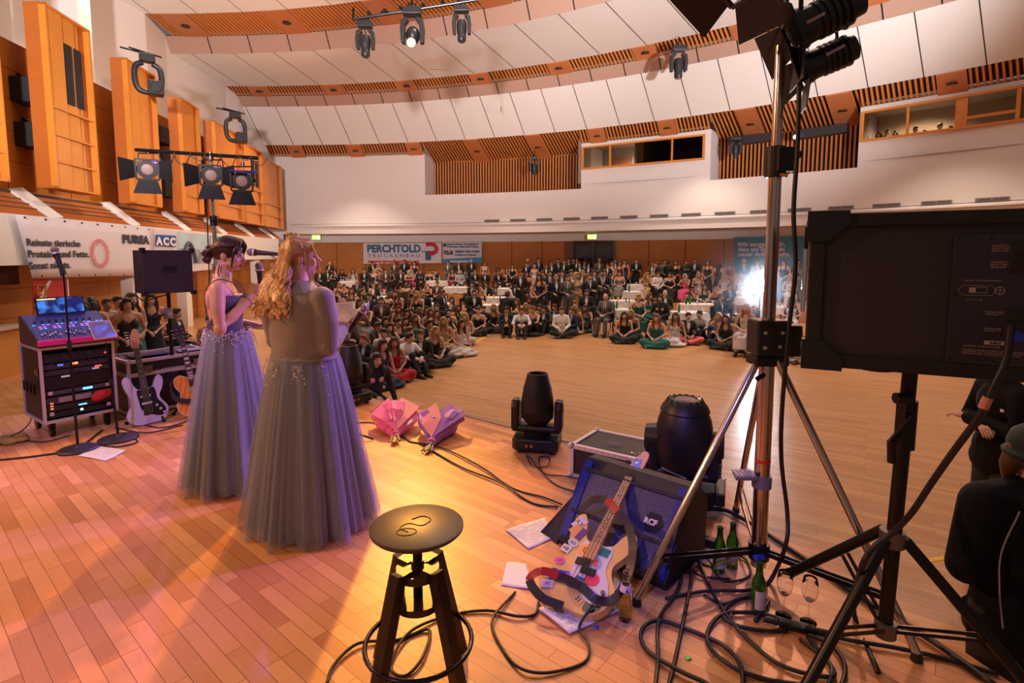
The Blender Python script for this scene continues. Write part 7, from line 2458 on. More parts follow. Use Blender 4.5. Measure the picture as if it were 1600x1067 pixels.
# ================================================================== STAGE RIGHT AND FRONT
# ---- bar stool with round glossy seat
ST = V3((-.345, 1.88, 0))
zt = .625
STW = M('black_brown_wood', (.018, .010, .008), .35)
t = thing('bar_stool', 'dark wooden stool with round glossy seat and metal ring, in the foreground', 'stool', ST, math.radians(8))
m, nt, bs = new_mat('scuffed_black_seat'); bs.inputs['Base Color'].default_value = (.045, .035, .02, 1); bs.inputs['Roughness'].default_value = .32
n_ = nt.nodes.new('ShaderNodeTexNoise'); n_.inputs['Scale'].default_value = 9; n_.inputs['Detail'].default_value = 6
mr = nt.nodes.new('ShaderNodeMapRange'); mr.inputs[3].default_value = .30; mr.inputs[4].default_value = .50
tc = nt.nodes.new('ShaderNodeTexCoord'); nt.links.new(tc.outputs['Object'], n_.inputs[0]); nt.links.new(n_.outputs[0], mr.inputs[0]); nt.links.new(mr.outputs[0], bs.inputs['Roughness'])
b = MB(); b.lathe([(0, zt - .02), (.160, zt - .02), (.168, zt - .012), (.168, zt - .003), (.162, zt), (0, zt)], 64); b.build('seat', m, t, auto=50)
b = MB(); b.tube(catmull([V3((-.03, -.05, zt + .0008)), V3((-.06, -.02, zt + .0008)), V3((-.03, .01, zt + .0008)), V3((.02, -.01, zt + .0008)), V3((.05, .03, zt + .0008)), V3((.02, .06, zt + .0008)), V3((-.02, .04, zt + .0008))], 6), .0016, 5)
b.tube([V3((-.035 + .035 * math.cos(a), -.05 + .025 * math.sin(a), zt + .0008)) for a in [2 * PI * i / 20 for i in range(20)]], .0014, 5, closed=True)
b.build('dried_drink_stain', M('stain_matt', (.09, .055, .02), .8), t)
b = MB(); b.cyl((0, 0, .28), (0, 0, zt - .02), .017, n=20); b.build('screw_spindle', BLKMET, t)
b = MB(); b.cyl((0, 0, .465), (0, 0, .472), .038, n=20); b.cyl((0, 0, .472), (0, 0, .492), .024, n=20); b.build('flange', M('dark_steel', (.10, .07, .05), .3, .8), t)
b = MB()
for k in range(4):
    a = k * PI / 2 + .4; b.cyl((.030 * math.cos(a), .030 * math.sin(a), .471), (.030 * math.cos(a), .030 * math.sin(a), .476), .004, n=6)
b.build('bolt', CHROME, t)['kind'] = 'stuff'
b = MB(); b.cyl((0, 0, .435), (0, 0, .465), .078, n=32); b.build('upper_disc', STW, t)
b = MB(); b.cyl((0, 0, .325), (0, 0, .350), .088, n=32); b.build('lower_disc', STW, t)
for k in range(4):
    a = PI / 4 + k * PI / 2
    d = V3((math.cos(a), math.sin(a), 0))
    b = MB(); b.bar(d * .090 + V3((0, 0, .478)), d * .225 + V3((0, 0, 0)), .042, .042, up=d); b.build('leg', STW, t)
    b = MB(); b.bar(d * .03 + V3((0, 0, .462)), d * .105 + V3((0, 0, .462)), .042, .03, up=(0, 0, 1)); b.build('leg_joint', STW, t)
b = MB(); b.tube([V3((.195 * math.cos(a), .195 * math.sin(a), .175)) for a in [2 * PI * i / 40 for i in range(40)]], .009, 8, closed=True); b.build('foot_ring', M('blue_black_ring', (.03, .03, .05), .25, .8), t, smooth=True)

# ---- bouquets in pink foil
FOIL, nt, bs = new_mat('pink_cellophane'); bs.inputs['Base Color'].default_value = (.85, .16, .48, 1); bs.inputs['Roughness'].default_value = .18; bs.inputs['Coat Weight'].default_value = .6
FOIL2, nt, bs = new_mat('violet_tissue'); bs.inputs['Base Color'].default_value = (.34, .14, .72, 1); bs.inputs['Roughness'].default_value = .5
PINKT, nt, bs = new_mat('light_pink_paper'); bs.inputs['Base Color'].default_value = (.80, .30, .42, 1); bs.inputs['Roughness'].default_value = .4
def crumple(b, k, seed):
    rnd = random.Random(seed)
    b.v = [v + V3((rnd.uniform(-k, k), rnd.uniform(-k, k), rnd.uniform(-k, k))) for v in b.v]
def bouquet(label, base, ang_, mats, seed):
    t = thing('bouquet', label, 'bouquet', base, ang_, 'bouquets wrapped in foil', sc=1.18)
    rnd = random.Random(seed)
    # wrapped cone lying on the floor, opening towards +Y
    b = MB(); rings = []
    for y, rx, rz_ in ((.0, .022, .020), (.05, .035, .03), (.12, .075, .055), (.20, .125, .085), (.28, .165, .105), (.34, .17, .10), (.38, .13, .07)):
        ring = []
        for i in range(26):
            a = 2 * PI * i / 26; f = 1 + .16 * math.sin(3 * a + seed) * (y > .1) + rnd.uniform(-.10, .10) * min(1, y * 5)
            ring.append(V3((rx * f * math.cos(a), y + rnd.uniform(-.012, .012), max(.004, rz_ * 1.0 + rz_ * f * math.sin(a)))))
        rings.append(ring)
    b.loft(rings); b.build('foil_wrap', mats[0], t)
    for s in (-1, 1):
        b = MB(); b.add([V3((0, .04, .06)), V3((s * .10, .14, .12)), V3((s * .19, .30, .14 + .02 * s)), V3((s * .05, .34, .23)), V3((-s * .03, .20, .16)), V3((s * .20, .42, .10))], [(0, 1, 4), (1, 2, 3), (1, 3, 4), (2, 5, 3)])
        o = b.build('paper_fold', mats[1 if s > 0 else 2], t); sd = o.modifiers.new('s', 'SOLIDIFY'); sd.thickness = .003
    b = MB()
    for k in range(9):
        a = rnd.uniform(0, 6.28); r = rnd.uniform(.0, .02)
        b.tube([(r * math.cos(a), .03, .028 + r * math.sin(a)), (r * 1.8 * math.cos(a), -.05, .024 + r * math.sin(a)), (r * 2.6 * math.cos(a), -.10 - .02 * rnd.random(), .018 + r * .6 * math.sin(a) + .004)], .0055, 6)
    b.build('stem', M('flower_stem', (.16, .20, .05), .5, noise=.5, nscale=60), t)['kind'] = 'stuff'
    b = MB()
    for k in range(14):
        y = .32 + rnd.uniform(-.03, .06); x = rnd.uniform(-.12, .12); z = .10 + rnd.uniform(-.02, .05)
        b.ell((x, y, z), (.026, .026, .022), 8, 6)
    b.build('flower_head', M('rose_petal', (.75, .12, .25), .6), t)['kind'] = 'stuff'
    b = MB(); b.lathe([(.030, -.012), (.036, 0), (.030, .012)], 16, (0, .035, .028)); b.v = [V3((v.x, v.z - .028 + .035, v.y - .035 + .03)) for v in b.v]; b.build('tie_ribbon', mats[2], t)
    return t
b1 = G(618, 688); b2 = G(672, 700)
bouquet('bouquet in pink cellophane, the left one near the stage edge', b1, math.radians(12), (FOIL, PINKT, FOIL), 3)
bouquet('bouquet in violet and pink paper, the right one near the stage edge', b2, math.radians(-8), (FOIL2, FOIL2, PINKT), 6)

# ---- moving heads, small flight case, wedge monitor
moving_head('black moving head light standing left of the small flight case', G(840, 705) + V3((0, .06, 0)), math.radians(-12), 'black moving head lights on the stage')
moving_head('large black moving head light behind the wedge monitor and right of the case', V3((1.12, 3.42, 0)), math.radians(-22), 'black moving head lights on the stage', kind='old', sc=1.04)
t = thing('flight_case', 'small black flight case between the two moving head lights', 'case', (.42, 3.79, 0), math.radians(-35))
flight_case(t, .56, .42, .24)
b = MB(); b.tube([(.26 + .055 * math.cos(a), .18 + .028 * math.sin(a), .241) for a in [2 * PI * i / 24 for i in range(24)]], .0022, 4, closed=True)
b.tube([(.245 + .015 * math.cos(a), .18 + .015 * math.sin(a), .241) for a in [2 * PI * i / 14 for i in range(14)]], .002, 4, closed=True); b.tube([(.275 + .015 * math.cos(a), .18 + .015 * math.sin(a), .241) for a in [2 * PI * i / 14 for i in range(14)]], .002, 4, closed=True)
b.build('lid_logo', M('logo_grey', (.30, .26, .26), .6), t)
b = MB()
for k in range(12): b.cyl((.03 + k * .045, -.004, .228), (.03 + k * .045, .0, .228), .004, n=6)
b.build('rivet', BLKMET, t)['kind'] = 'stuff'

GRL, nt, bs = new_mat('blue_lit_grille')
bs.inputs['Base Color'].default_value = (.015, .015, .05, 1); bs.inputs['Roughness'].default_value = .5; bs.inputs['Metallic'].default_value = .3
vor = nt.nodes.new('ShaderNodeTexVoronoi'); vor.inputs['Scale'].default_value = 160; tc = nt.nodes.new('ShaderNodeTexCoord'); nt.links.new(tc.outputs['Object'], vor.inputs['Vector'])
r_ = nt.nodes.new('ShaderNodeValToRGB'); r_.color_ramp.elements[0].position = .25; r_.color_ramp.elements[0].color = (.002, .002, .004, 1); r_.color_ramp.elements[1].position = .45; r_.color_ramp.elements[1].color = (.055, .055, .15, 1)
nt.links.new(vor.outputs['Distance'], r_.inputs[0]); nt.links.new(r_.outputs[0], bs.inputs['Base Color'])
t = thing('stage_monitor', 'black wedge stage monitor with blue lit grille behind the sticker-covered bass', 'speaker', (.43, 3.05, 0), math.radians(-42))
VIN = M('black_vinyl', (.012, .011, .015), .5, bump=.3, nscale=150)
Lm = .64
# local: x along, -y towards the camera
prof = [(-.20, .02), (-.14, .0), (.22, .0), (.24, .05), (.16, .40), (.08, .43), (-.0, .42)]
prof = [(-.27, .04), (-.25, .0), (.20, .0), (.22, .30), (.10, .42), (.02, .43)]
b = MB(); b.loft([[V3((x, y, z)) for y, z in prof] for x in (0, Lm)]); b.build('cabinet', VIN, t, bev=.012)
g0, g1 = V3((0, -.262, .055)), V3((0, .0, .415)); gd = (g1 - g0).normalized(); gn = V3((0, -gd.z, gd.y))
b = MB()
for a, c in ((.03, .34), (.36, .86),):
    p = g0.lerp(g1, a); q = g0.lerp(g1, c)
    b.add([p + V3((.05, 0, 0)) + gn * .006, p + V3((Lm - .05, 0, 0)) + gn * .006, q + V3((Lm - .05, 0, 0)) + gn * .006, q + V3((.05, 0, 0)) + gn * .006], [(0, 1, 2, 3)])
b.build('grille', GRL, t)
b = MB()
for a in (.02, .35, .88): p = g0.lerp(g1, a) + gn * .008; b.bar(p + V3((.03, 0, 0)), p + V3((Lm - .03, 0, 0)), .018, .03, up=gn)
b.build('cover_flap', M('black_nylon_cover', (.02, .017, .025), .75), t)
b = MB()
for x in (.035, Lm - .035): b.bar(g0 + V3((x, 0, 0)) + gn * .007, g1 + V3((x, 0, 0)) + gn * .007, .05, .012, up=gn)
b.build('blue_lit_side_band', M('blue_lit_nylon', (.01, .02, .22), .6), t)  # nylon side bands, blue stage light put into their colour
b = MB(); b.add([V3((-.01, .1, .0)), V3((-.01, -.26, .0)), V3((-.16, -.22, .0)), V3((-.02, -.10, .22)), V3((-.01, .05, .40)), V3((0, -.05, .36))], [(0, 1, 2), (1, 2, 3), (0, 3, 4), (2, 3, 0), (3, 5, 4), (1, 3, 5)]); o = b.build('loose_cover', M('black_nylon_cover', (.02, .017, .025), .75), t); sd = o.modifiers.new('s', 'SOLIDIFY'); sd.thickness = .004
tx = text('RCF', .040, BANW, 'logo_lettering', t, None, bold=.0018, depth=.0006)
pl = g0.lerp(g1, .50) + V3((Lm - .19, 0, 0)) + gn * .012
tx.data.transform(plane_frame(pl, (1, 0, 0), gd))
b = MB(); c = pl + V3((.048, 0, 0)) + gd * .014 - gn * .003
b.cyl(c - gn * .002, c + gn * .001, .055, n=6); b.build('logo_badge', BLACKM, t)

# ---- bass guitar with stickers leaning on the monitor
p0 = G(884, 950, .045); p1 = DP(1006, 702, 3.02)
ydir = (p1 - p0).normalized()
zdir = V3((-.42, -.55, 1.0)); zdir = (zdir - ydir * zdir.dot(ydir)).normalized(); xdir = ydir.cross(zdir)
MBs = plane_frame(p0, xdir, ydir)
LB = (p1 - p0).length
CREAM = M('cream_lacquer', (.78, .50, .17), .25, coat=.4)
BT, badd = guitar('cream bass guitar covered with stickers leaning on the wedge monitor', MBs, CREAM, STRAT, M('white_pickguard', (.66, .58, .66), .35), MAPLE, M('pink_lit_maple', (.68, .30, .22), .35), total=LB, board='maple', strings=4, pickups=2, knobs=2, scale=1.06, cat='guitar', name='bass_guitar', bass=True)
def sticker(nm, x, y, w, h, col_, rot=0, shape='box', zz=.0045, detail=None):
    b = MB()
    if shape == 'disc': pts = [(w / 2 * math.cos(a), h / 2 * math.sin(a)) for a in [2 * PI * i / 20 for i in range(20)]]
    else: pts = [(-w / 2, -h / 2), (w / 2, -h / 2), (w / 2, h / 2), (-w / 2, h / 2)]
    c, s = math.cos(rot), math.sin(rot)
    b.prism([(x + px * c - py * s, y + px * s + py * c) for px, py in pts], zz - .0006, zz)
    o = badd(b, nm, M('sticker_%s' % ''.join('%d' % int(v * 99) for v in col_), col_, .35))
    if detail:
        T = plane_frame(MBs @ V3((x, y, zz + .0003)), (MBs.to_3x3() @ V3((c, s, 0))), (MBs.to_3x3() @ V3((-s, c, 0))))
        body, sz, cl_ = detail
        tt = text(body, sz, M('sticker_ink_%s' % ''.join('%d' % int(v * 9) for v in cl_), cl_, .5), 'sticker_print', o, None, bold=sz * .02, align='CENTER', depth=.0003)
        tt.data.transform(Matrix.Translation((0, -sz * .3, 0))); tt.data.transform(T)
    return o
DK = (.03, .015, .05)
sticker('sticker', -.135, .435, .055, .075, (.60, .50, .62), -.5, 'box', .003, ('X X', .03, DK)); sticker('sticker', -.128, .385, .07, .06, (.62, .30, .10), -.6, 'box', .0032)
sticker('sticker', -.098, .375, .035, .07, (.10, .03, .22), -.3, 'box', .0036); sticker('sticker', -.115, .315, .06, .04, (.55, .55, .62), -.3, 'disc', .0042, ('GO', .022, DK))
sticker('sticker', -.135, .275, .05, .04, (.65, .62, .65), -.2, 'box', .0044, ('NE', .026, DK)); sticker('sticker', -.035, .295, .075, .075, (.85, .42, .08), 0, 'disc', .0052, ('C', .05, (.35, .05, .02)))
sticker('sticker', .055, .315, .05, .045, (.02, .18, .18), -.1, 'box', .0052); sticker('sticker', .03, .245, .075, .07, (.30, .42, .62), 0, 'disc', .0052)
sticker('sticker', .03, .255, .04, .022, (.75, .10, .10), .3, 'disc', .0062); sticker('sticker', .035, .240, .045, .016, (.75, .14, .10), -.2, 'disc', .0064)
sticker('sticker', .055, .165, .072, .066, (.72, .05, .12), 0, 'disc', .0052); sticker('sticker', -.135, .205, .055, .04, (.78, .10, .42), .2, 'disc', .003, ('OK', .02, (.4, .02, .1)))
sticker('sticker', -.135, .135, .05, .05, (.03, .03, .05), 0, 'disc', .003); sticker('sticker', -.085, .135, .13, .055, (.02, .04, .50), .15, 'box', .0034); sticker('sticker', -.06, .145, .03, .03, (.45, .08, .62), 0, 'disc', .0042)
sticker('sticker', .0, .14, .05, .04, (.02, .08, .45), -.1, 'box', .0052); sticker('sticker', -.135, .075, .06, .04, (.52, .48, .62), .3, 'box', .003, ('HI', .025, (.3, .02, .3)))
sticker('sticker', .035, .055, .045, .035, (.70, .50, .20), -.5, 'box', .003, ('31', .032, DK)); sticker('sticker', -.155, .125, .022, .05, (.66, .6, .64), .1, 'box', .0042)
sticker('headstock_sticker', -.0, LB - .12, .045, .075, (.12, .22, .75), .1, 'box', .0012, ('*', .05, (.7, .8, 1)))
b = MB(); b.prism(curve2([(.07, .02), (.12, .02), (.145, .05), (.13, .085), (.08, .07)], 4), .0005, .003); badd(b, 'control_plate', CHROME)
# patterned strap: loops above the body and across it
STR1 = M('strap_red', (.38, .012, .02), .25, coat=.5); STR2 = M('strap_dark_print', (.025, .008, .03), .3, coat=.4); STR3 = M('strap_olive', (.035, .04, .025), .3, coat=.4)
def L2W(p): return MBs @ V3(p)
sp_pts = catmull([L2W(p) for p in ((.0, -.012, .03), (-.10, -.02, .05), (-.19, .03, .06), (-.165, .09, .055), (-.08, .105, .045), (.04, .095, .04), (.12, .075, .02), (.18, .115, .0), (.205, .22, .01), (.20, .33, .06), (.155, .42, .10), (.08, .475, .12), (.0, .52, .12), (-.09, .53, .08), (-.15, .49, .03))], 6)
t = thing('guitar_strap', 'glossy strap with red and dark printed panels looped over the bass guitar', 'strap', (0, 0, 0))
nz = MBs.to_3x3() @ V3((0, 0, 1))
n = len(sp_pts)
for k in range(0, n - 1, 6):
    b = MB()
    seg = sp_pts[k:k + 7]
    vs = []; 
    for i, p in enumerate(seg):
        d = (seg[min(i + 1, len(seg) - 1)] - seg[max(i - 1, 0)]).normalized()
        u = k / n
        up_ = (nz * (1 - u * .55) + V3((-.5, -.3, .2)) * u * 1.2).normalized()
        wv = d.cross(up_).normalized() * .020; th = up_ * .0015
        vs += [p - wv - th, p + wv - th, p + wv + th, p - wv + th]
    fs = []
    for i in range(len(seg) - 1):
        for j in range(4): fs.append((i * 4 + j, i * 4 + (j + 1) % 4, (i + 1) * 4 + (j + 1) % 4, (i + 1) * 4 + j))
    fs += [(3, 2, 1, 0), tuple(range(len(vs) - 4, len(vs)))]
    b.add(vs, fs)
    idx = k // 6
    b.build('strap_panel', (STR2, M('strap_black', (.02, .015, .02), .4), STR1, STR1, STR2, STR3, STR2, STR2, STR2, STR3, STR2, STR1, M('strap_black', (.02, .015, .02), .4), M('strap_black', (.02, .015, .02), .4))[idx % 14], t)
# ---- papers under the bass
paper('white printed sheet lying left of the wedge monitor with a blue shadow corner', [(790, 828), (852, 808), (866, 840), (826, 858)])
paper('plain white sheet sticking out under the left side of the bass guitar', [(792, 878), (822, 880), (836, 922), (783, 914)], ink=False)
paper('large handwritten sheet under the bass guitar beside the clear bottle', [(905, 880), (965, 885), (975, 952), (888, 990)], z=.004)
paper('creased lower sheet under the tail of the bass guitar', [(840, 950), (945, 925), (968, 955), (890, 990)], z=.009)

# ---- bottles and glasses
GREENG, nt, bs = new_mat('green_bottle_glass'); bs.inputs['Base Color'].default_value = (.05, .32, .02, 1); bs.inputs['Roughness'].default_value = .05; bs.inputs['Transmission Weight'].default_value = .85; bs.inputs['IOR'].default_value = 1.45
CLRG, nt, bs = new_mat('clear_glass'); bs.inputs['Base Color'].default_value = (.95, .95, .95, 1); bs.inputs['Roughness'].default_value = .03; bs.inputs['Transmission Weight'].default_value = 1; bs.inputs['IOR'].default_value = 1.12
LABEL = M('bottle_label', (.55, .52, .48), .6, noise=.25, nscale=40)
def beer(label, p, rz):
    t = thing('beer_bottle', label, 'bottle', p, rz, 'green beer bottles by the lamp stand')
    b = MB(); b.lathe([(0, .003), (.026, .0), (.030, .006), (.030, .135), (.026, .155), (.016, .18), (.0135, .21), (.0135, .225), (.0155, .228), (.0155, .236), (.013, .238), (.011, .238), (.011, .20), (.0, .19)], 28); b.build('glass', GREENG, t, smooth=True)
    b = MB(); n = 12
    for i in range(n):
        a0, a1 = -PI / 2 - 1.1 + 2.2 * i / n, -PI / 2 - 1.1 + 2.2 * (i + 1) / n
        b.quad(V3((.0306 * math.cos(a0), .0306 * math.sin(a0), .03)), V3((.0306 * math.cos(a1), .0306 * math.sin(a1), .03)), V3((.0306 * math.cos(a1), .0306 * math.sin(a1), .115)), V3((.0306 * math.cos(a0), .0306 * math.sin(a0), .115)))
    b.build('paper_label', LABEL, t, smooth=True)
beer('green beer bottle, the left one of the pair behind the stand braces', G(1123, 893), .3)
beer('green beer bottle, the right one of the pair behind the stand braces', G(1143, 886), -.4)
beer('green beer bottle standing alone in front of the chrome pole foot', G(1184, 957), .2)
t = thing('water_bottle', 'clear glass bottle with some drink left beside the papers', 'bottle', G(977, 968))
b = MB(); b.lathe([(0, .003), (.024, 0), (.029, .006), (.029, .10), (.026, .135), (.018, .165), (.012, .20), (.0115, .215), (.0145, .218), (.0145, .228), (.010, .228), (.009, .20), (.0, .195)], 28); b.build('glass', CLRG, t, smooth=True)
b = MB(); b.lathe([(0, .006), (.026, .008), (.0265, .055), (0, .055)], 24); b.build('drink', M('stale_drink', (.80, .78, .70), .1, alpha=.25), t, smooth=True)
b = MB(); b.lathe([(.0262, .140), (.0272, .138), (.0205, .166), (.0195, .166)], 24); b.build('neck_label', M('pink_white_label', (.72, .55, .66), .5), t)
t2 = text('◢◣', .02, TBLUE, 'label_mark', t, None, depth=.0004)
for o_ in [t2]: bpy.data.objects.remove(o_)
b = MB(); b.add([V3((-.010, -.0285, .142)), V3((.010, -.0285, .142)), V3((.0, -.0255, .158))], [(0, 1, 2)]); b.build('label_mark', TBLUE, t)
def wine(label, p):
    t = thing('wine_glass', label, 'glass', p, 0, 'wine glasses by the speaker stand')
    b = MB(); b.lathe([(0, 0), (.033, 0), (.033, .002), (.006, .005), (.0035, .012), (.0035, .085), (.008, .093), (.026, .115), (.033, .145), (.032, .175), (.026, .205), (.0250, .205), (.031, .175), (.032, .145), (.025, .117), (.007, .096), (0, .094)], 28); b.build('bowl_and_stem', CLRG, t, smooth=True)
    b = MB(); b.lathe([(0, .0965), (.010, .099), (.016, .106), (0, .106)], 20); b.build('wine_rest', M('wine_rest', (.45, .30, .50), .1, alpha=.6), t)
wine('empty wine glass on the floor, the left one by the lamp stand', G(1224, 962))
wine('empty wine glass on the floor, the right one by the lamp stand', G(1263, 972))
for lb, (x, y), mt in (('crown cap with blue top on the floor below the clear bottle', (931, 980), M('blue_cap', (.10, .16, .42), .3, .3)), ('green crown cap on the floor among the cables', (1075, 1029), M('green_cap', (.10, .40, .05), .3, .3)), ('pale crown cap on the floor right of the speaker stand foot', (1447, 997), M('pale_cap', (.7, .7, .6), .3, .3))):
    p = G(x, y); b = MB(); b.lathe([(0, .006), (.010, .006), (.013, .003), (.0145, 0), (.012, 0), (.009, .004), (0, .004)], 18); o = b.build('crown_cap', mt, loc=p); tag(o, lb, 'cap', 'crown caps on the floor')
# black adaptor boxes and cable plugs
t = thing('power_adaptor', 'black power adaptor box on the floor left of the green bottles', 'adaptor', G(1100, 850), math.radians(-40))
b = MB(); b.box((-.07, -.025, 0), (.07, .025, .045)); b.build('box', BLACK, t, bev=.006)
b = MB(); b.cyl((-.07, 0, .02), (-.10, 0, .02), .008, n=8); b.build('strain_relief', RUBBER, t)
t = thing('pedal', 'dark purple foot pedal plate on the floor beside the green bottles', 'pedal', G(1108, 878), math.radians(-30))
b = MB(); b.lathe([(0, 0), (.05, 0), (.05, .01), (0, .012)], 20); b.build('plate', M('purple_plate', (.12, .04, .10), .3), t)
t = thing('cable_coupler', 'black cable coupling box lying in front of the wine glasses', 'coupler', G(1245, 985, .0), math.radians(-22))
b = MB(); b.box((-.07, -.018, .0), (.07, .018, .034)); b.cyl((-.13, 0, .018), (-.07, 0, .018), .014, n=12); b.cyl((.07, 0, .018), (.12, 0, .018), .014, n=12); b.build('housing', RUBBER, t, bev=.006)
b = MB(); b.bar((-.03, -.02, .03), (.04, -.02, .03), .02, .006); b.build('catch', BLKMET, t)

# ---- big chrome light stand
PC = V3((1.235, 2.58, 0))
t = thing('lamp_stand', 'tall thick chrome wind-up lamp stand on the right', 'stand', PC)
CH2 = M('worn_chrome', (.62, .52, .48), .16, 1)
zj = DP(1220, 250, PC.y).z; zk = DP(1195, 520, PC.y).z
b = MB(); b.cyl((0, 0, .05), (0, 0, zk), .036, n=28); b.build('outer_tube', CH2, t, smooth=False, auto=40)
b = MB(); b.cyl((0, 0, zk), (0, 0, zj + .02), .029, n=28); b.build('middle_tube', CH2, t, auto=40)
b = MB(); b.cyl((0, 0, zj), (0, 0, 3.3), .023, n=28); b.build('upper_tube', CH2, t, auto=40)
b = MB(); b.cyl((0, 0, .585), (0, 0, .60), .0368, n=28); b.build('red_tape', M('red_tape', (.60, .03, .02), .5), t)
b = MB(); b.cyl((0, 0, zj - .08), (0, 0, zj + .06), .047, n=20); b.box((-.02, -.07, zj - .06), (.07, -.03, zj + .05)); b.cyl((.04, -.03, zj), (.09, -.06, zj + .02), .018, n=10); b.build('upper_clamp', BLACK, t, bev=.004)
b = MB(); b.cyl((.0, -.045, zj - .07), (.03, -.06, zj - .08), .010, n=10); b.build('brass_screw', M('brass', (.7, .4, .08), .25, 1), t)
# winch box
zw0, zw1 = DP(1195, 552, PC.y).z, DP(1195, 498, PC.y).z
b = MB(); b.box((-.085, -.075, zw0), (.06, .05, zw1)); b.build('winch_housing', M('winch_black', (.02, .018, .025), .35), t, bev=.01)
b = MB(); b.box((.05, -.10, zw0 + .0), (.115, .02, zw1 - .02)); b.build('winch_drum_cover', BLACK, t, bev=.01)
b = MB()
for x, z in ((-.05, .04), (.02, .045), (-.05, .11), (.03, .11)): b.cyl((x, -.076, zw0 + z), (x, -.084, zw0 + z), .008, n=8)
b.build('bolt', ALU, t)['kind'] = 'stuff'
b = MB(); b.box((-.08, -.06, zw0 - .055), (.08, .06, zw0 - .005)); b.build('leg_hub', BLACK, t, bev=.008)
b = MB(); b.cyl((-.06, -.03, zw0 - .12), (-.02, -.02, zw0 - .10), .012, n=8); b.build('wing_knob', BLACK, t)
# step pedal
zp = DP(1190, 748, PC.y).z
b = MB(); b.cyl((0, 0, zp - .04), (0, 0, zp + .02), .046, n=20); b.build('pedal_collar', M('pedal_grey', (.22, .20, .22), .45, .3), t)
b = MB(); b.prism([(-.15, -.05), (-.05, -.055), (-.03, .03), (-.13, .045)], zp + .012, zp + .032); b.build('step_plate', M('pedal_grey', (.22, .20, .22), .45, .3), t, bev=.004)
b = MB()
for i in range(5):
    for j in range(4): b.box((-.14 + i * .02, -.042 + j * .02, zp + .032), (-.127 + i * .02, -.028 + j * .02, zp + .036))
b.build('step_grip', M('pedal_grey_light', (.40, .36, .38), .5), t)['kind'] = 'stuff'
feet = [G(995, 945) - PC, G(1150, 800) - PC, G(1432, 1032) - PC]
hz = zw0 - .03
for f in feet:
    f = V3((f.x, f.y, 0)); s_ = f.normalized() * .055
    b = MB(); b.cyl(s_ + V3((0, 0, hz)), f + V3((0, 0, .03)), .017, n=16); b.build('leg', CH2, t, auto=40)
    b = MB(); b.cyl(f + V3((0, 0, .035)), f, .019, .022, 12); b.build('rubber_foot', RUBBER, t)
    m_ = (s_ + V3((0, 0, hz))).lerp(f, .80)
    for q in (-.016, .016):
        sd_ = V3((-f.y, f.x, 0)).normalized() * q
        b = MB(); b.bar(V3((0, 0, .13)) + sd_, m_ + sd_ - V3((0, 0, .02)), .008, .022); b.build('brace', BLKMET, t)
b = MB(); b.cyl((0, 0, .09), (0, 0, .17), .05, n=16); b.build('brace_collar', BLKMET, t)
b = MB(); b.cyl((0, -.05, .12), (-.05, -.07, .13), .014, n=10); b.build('blue_tape_end', M('blue_tape', (.02, .05, .45), .5), t)
# lanterns on the crossbar above
b = MB(); b.cyl(DP(1010, -30, 2.66) - PC, DP(1420, -95, 2.4) - PC, .02, n=12); b.build('crossbar', BLKMET, t)
L1 = DP(1268, 48, 2.42); par_lamp('large black stage lantern at the top right with flaps open, nearest the camera', L1 + V3((.0, -.0, .03)), L1 + V3((-1.0, .25, -.42)), 'lanterns on the right lamp stand', doors=((-1, 0), (1, 0), (0, -1), (0, 1)), lens=False, sc=.82, long_=.24, hang=.30)
L2 = DP(1278, 98, 2.52); par_lamp('black ribbed stage lantern at the top right, the lower and farther one', L2, L2 + V3((-1.0, .3, -.38)), 'lanterns on the right lamp stand', doors=((-1, 0), (1, 0), (0, -1)), lens=False, sc=.70, long_=.22, hang=.45)
L3 = DP(1165, -60, 2.42); par_lamp('black stage lantern flap cut by the top edge above the chrome pole', L3, L3 + V3((-.5, -.2, -.8)), 'lanterns on the right lamp stand', doors=((-1, 0), (1, 0), (0, -1), (0, 1)), lens=False, sc=.95, long_=.2)
for k, (x, y) in enumerate(((1275, 28), (1306, 78))):
    p = DP(x, y, 2.26); b = MB(); b.bar(p + V3((-.035, 0, -.018)), p + V3((.035, 0, .018)), .003, .011); o = tag(b.build('warning_sticker', M('label_grey_pink', (.45, .33, .33), .5)), ('upper pale warning sticker on the lantern body at the top right', 'lower pale warning sticker on the lantern body at the top right')[k], 'sticker', 'warning stickers on the lanterns')
cable('lamp_cable', 'black cable hanging along the right side of the chrome lamp stand', [DP(1252, -10, 2.42), DP(1249, 120, 2.42), DP(1246, 230, 2.42), DP(1240, 330, 2.42), DP(1243, 420, 2.42), DP(1232, 520, 2.45), DP(1222, 640, 2.48), DP(1221, 720, 2.5), DP(1230, 800, 2.5), DP(1228, 850, 2.45), G(1205, 905, .02), G(1180, 925, .01)], .010)
cable('lamp_cable', 'thin cable loop behind the lanterns at the top right', [DP(1300, 20, 2.5), DP(1325, 30, 2.5), DP(1322, 45, 2.5), DP(1305, 42, 2.5), DP(1310, 62, 2.5)], .005)

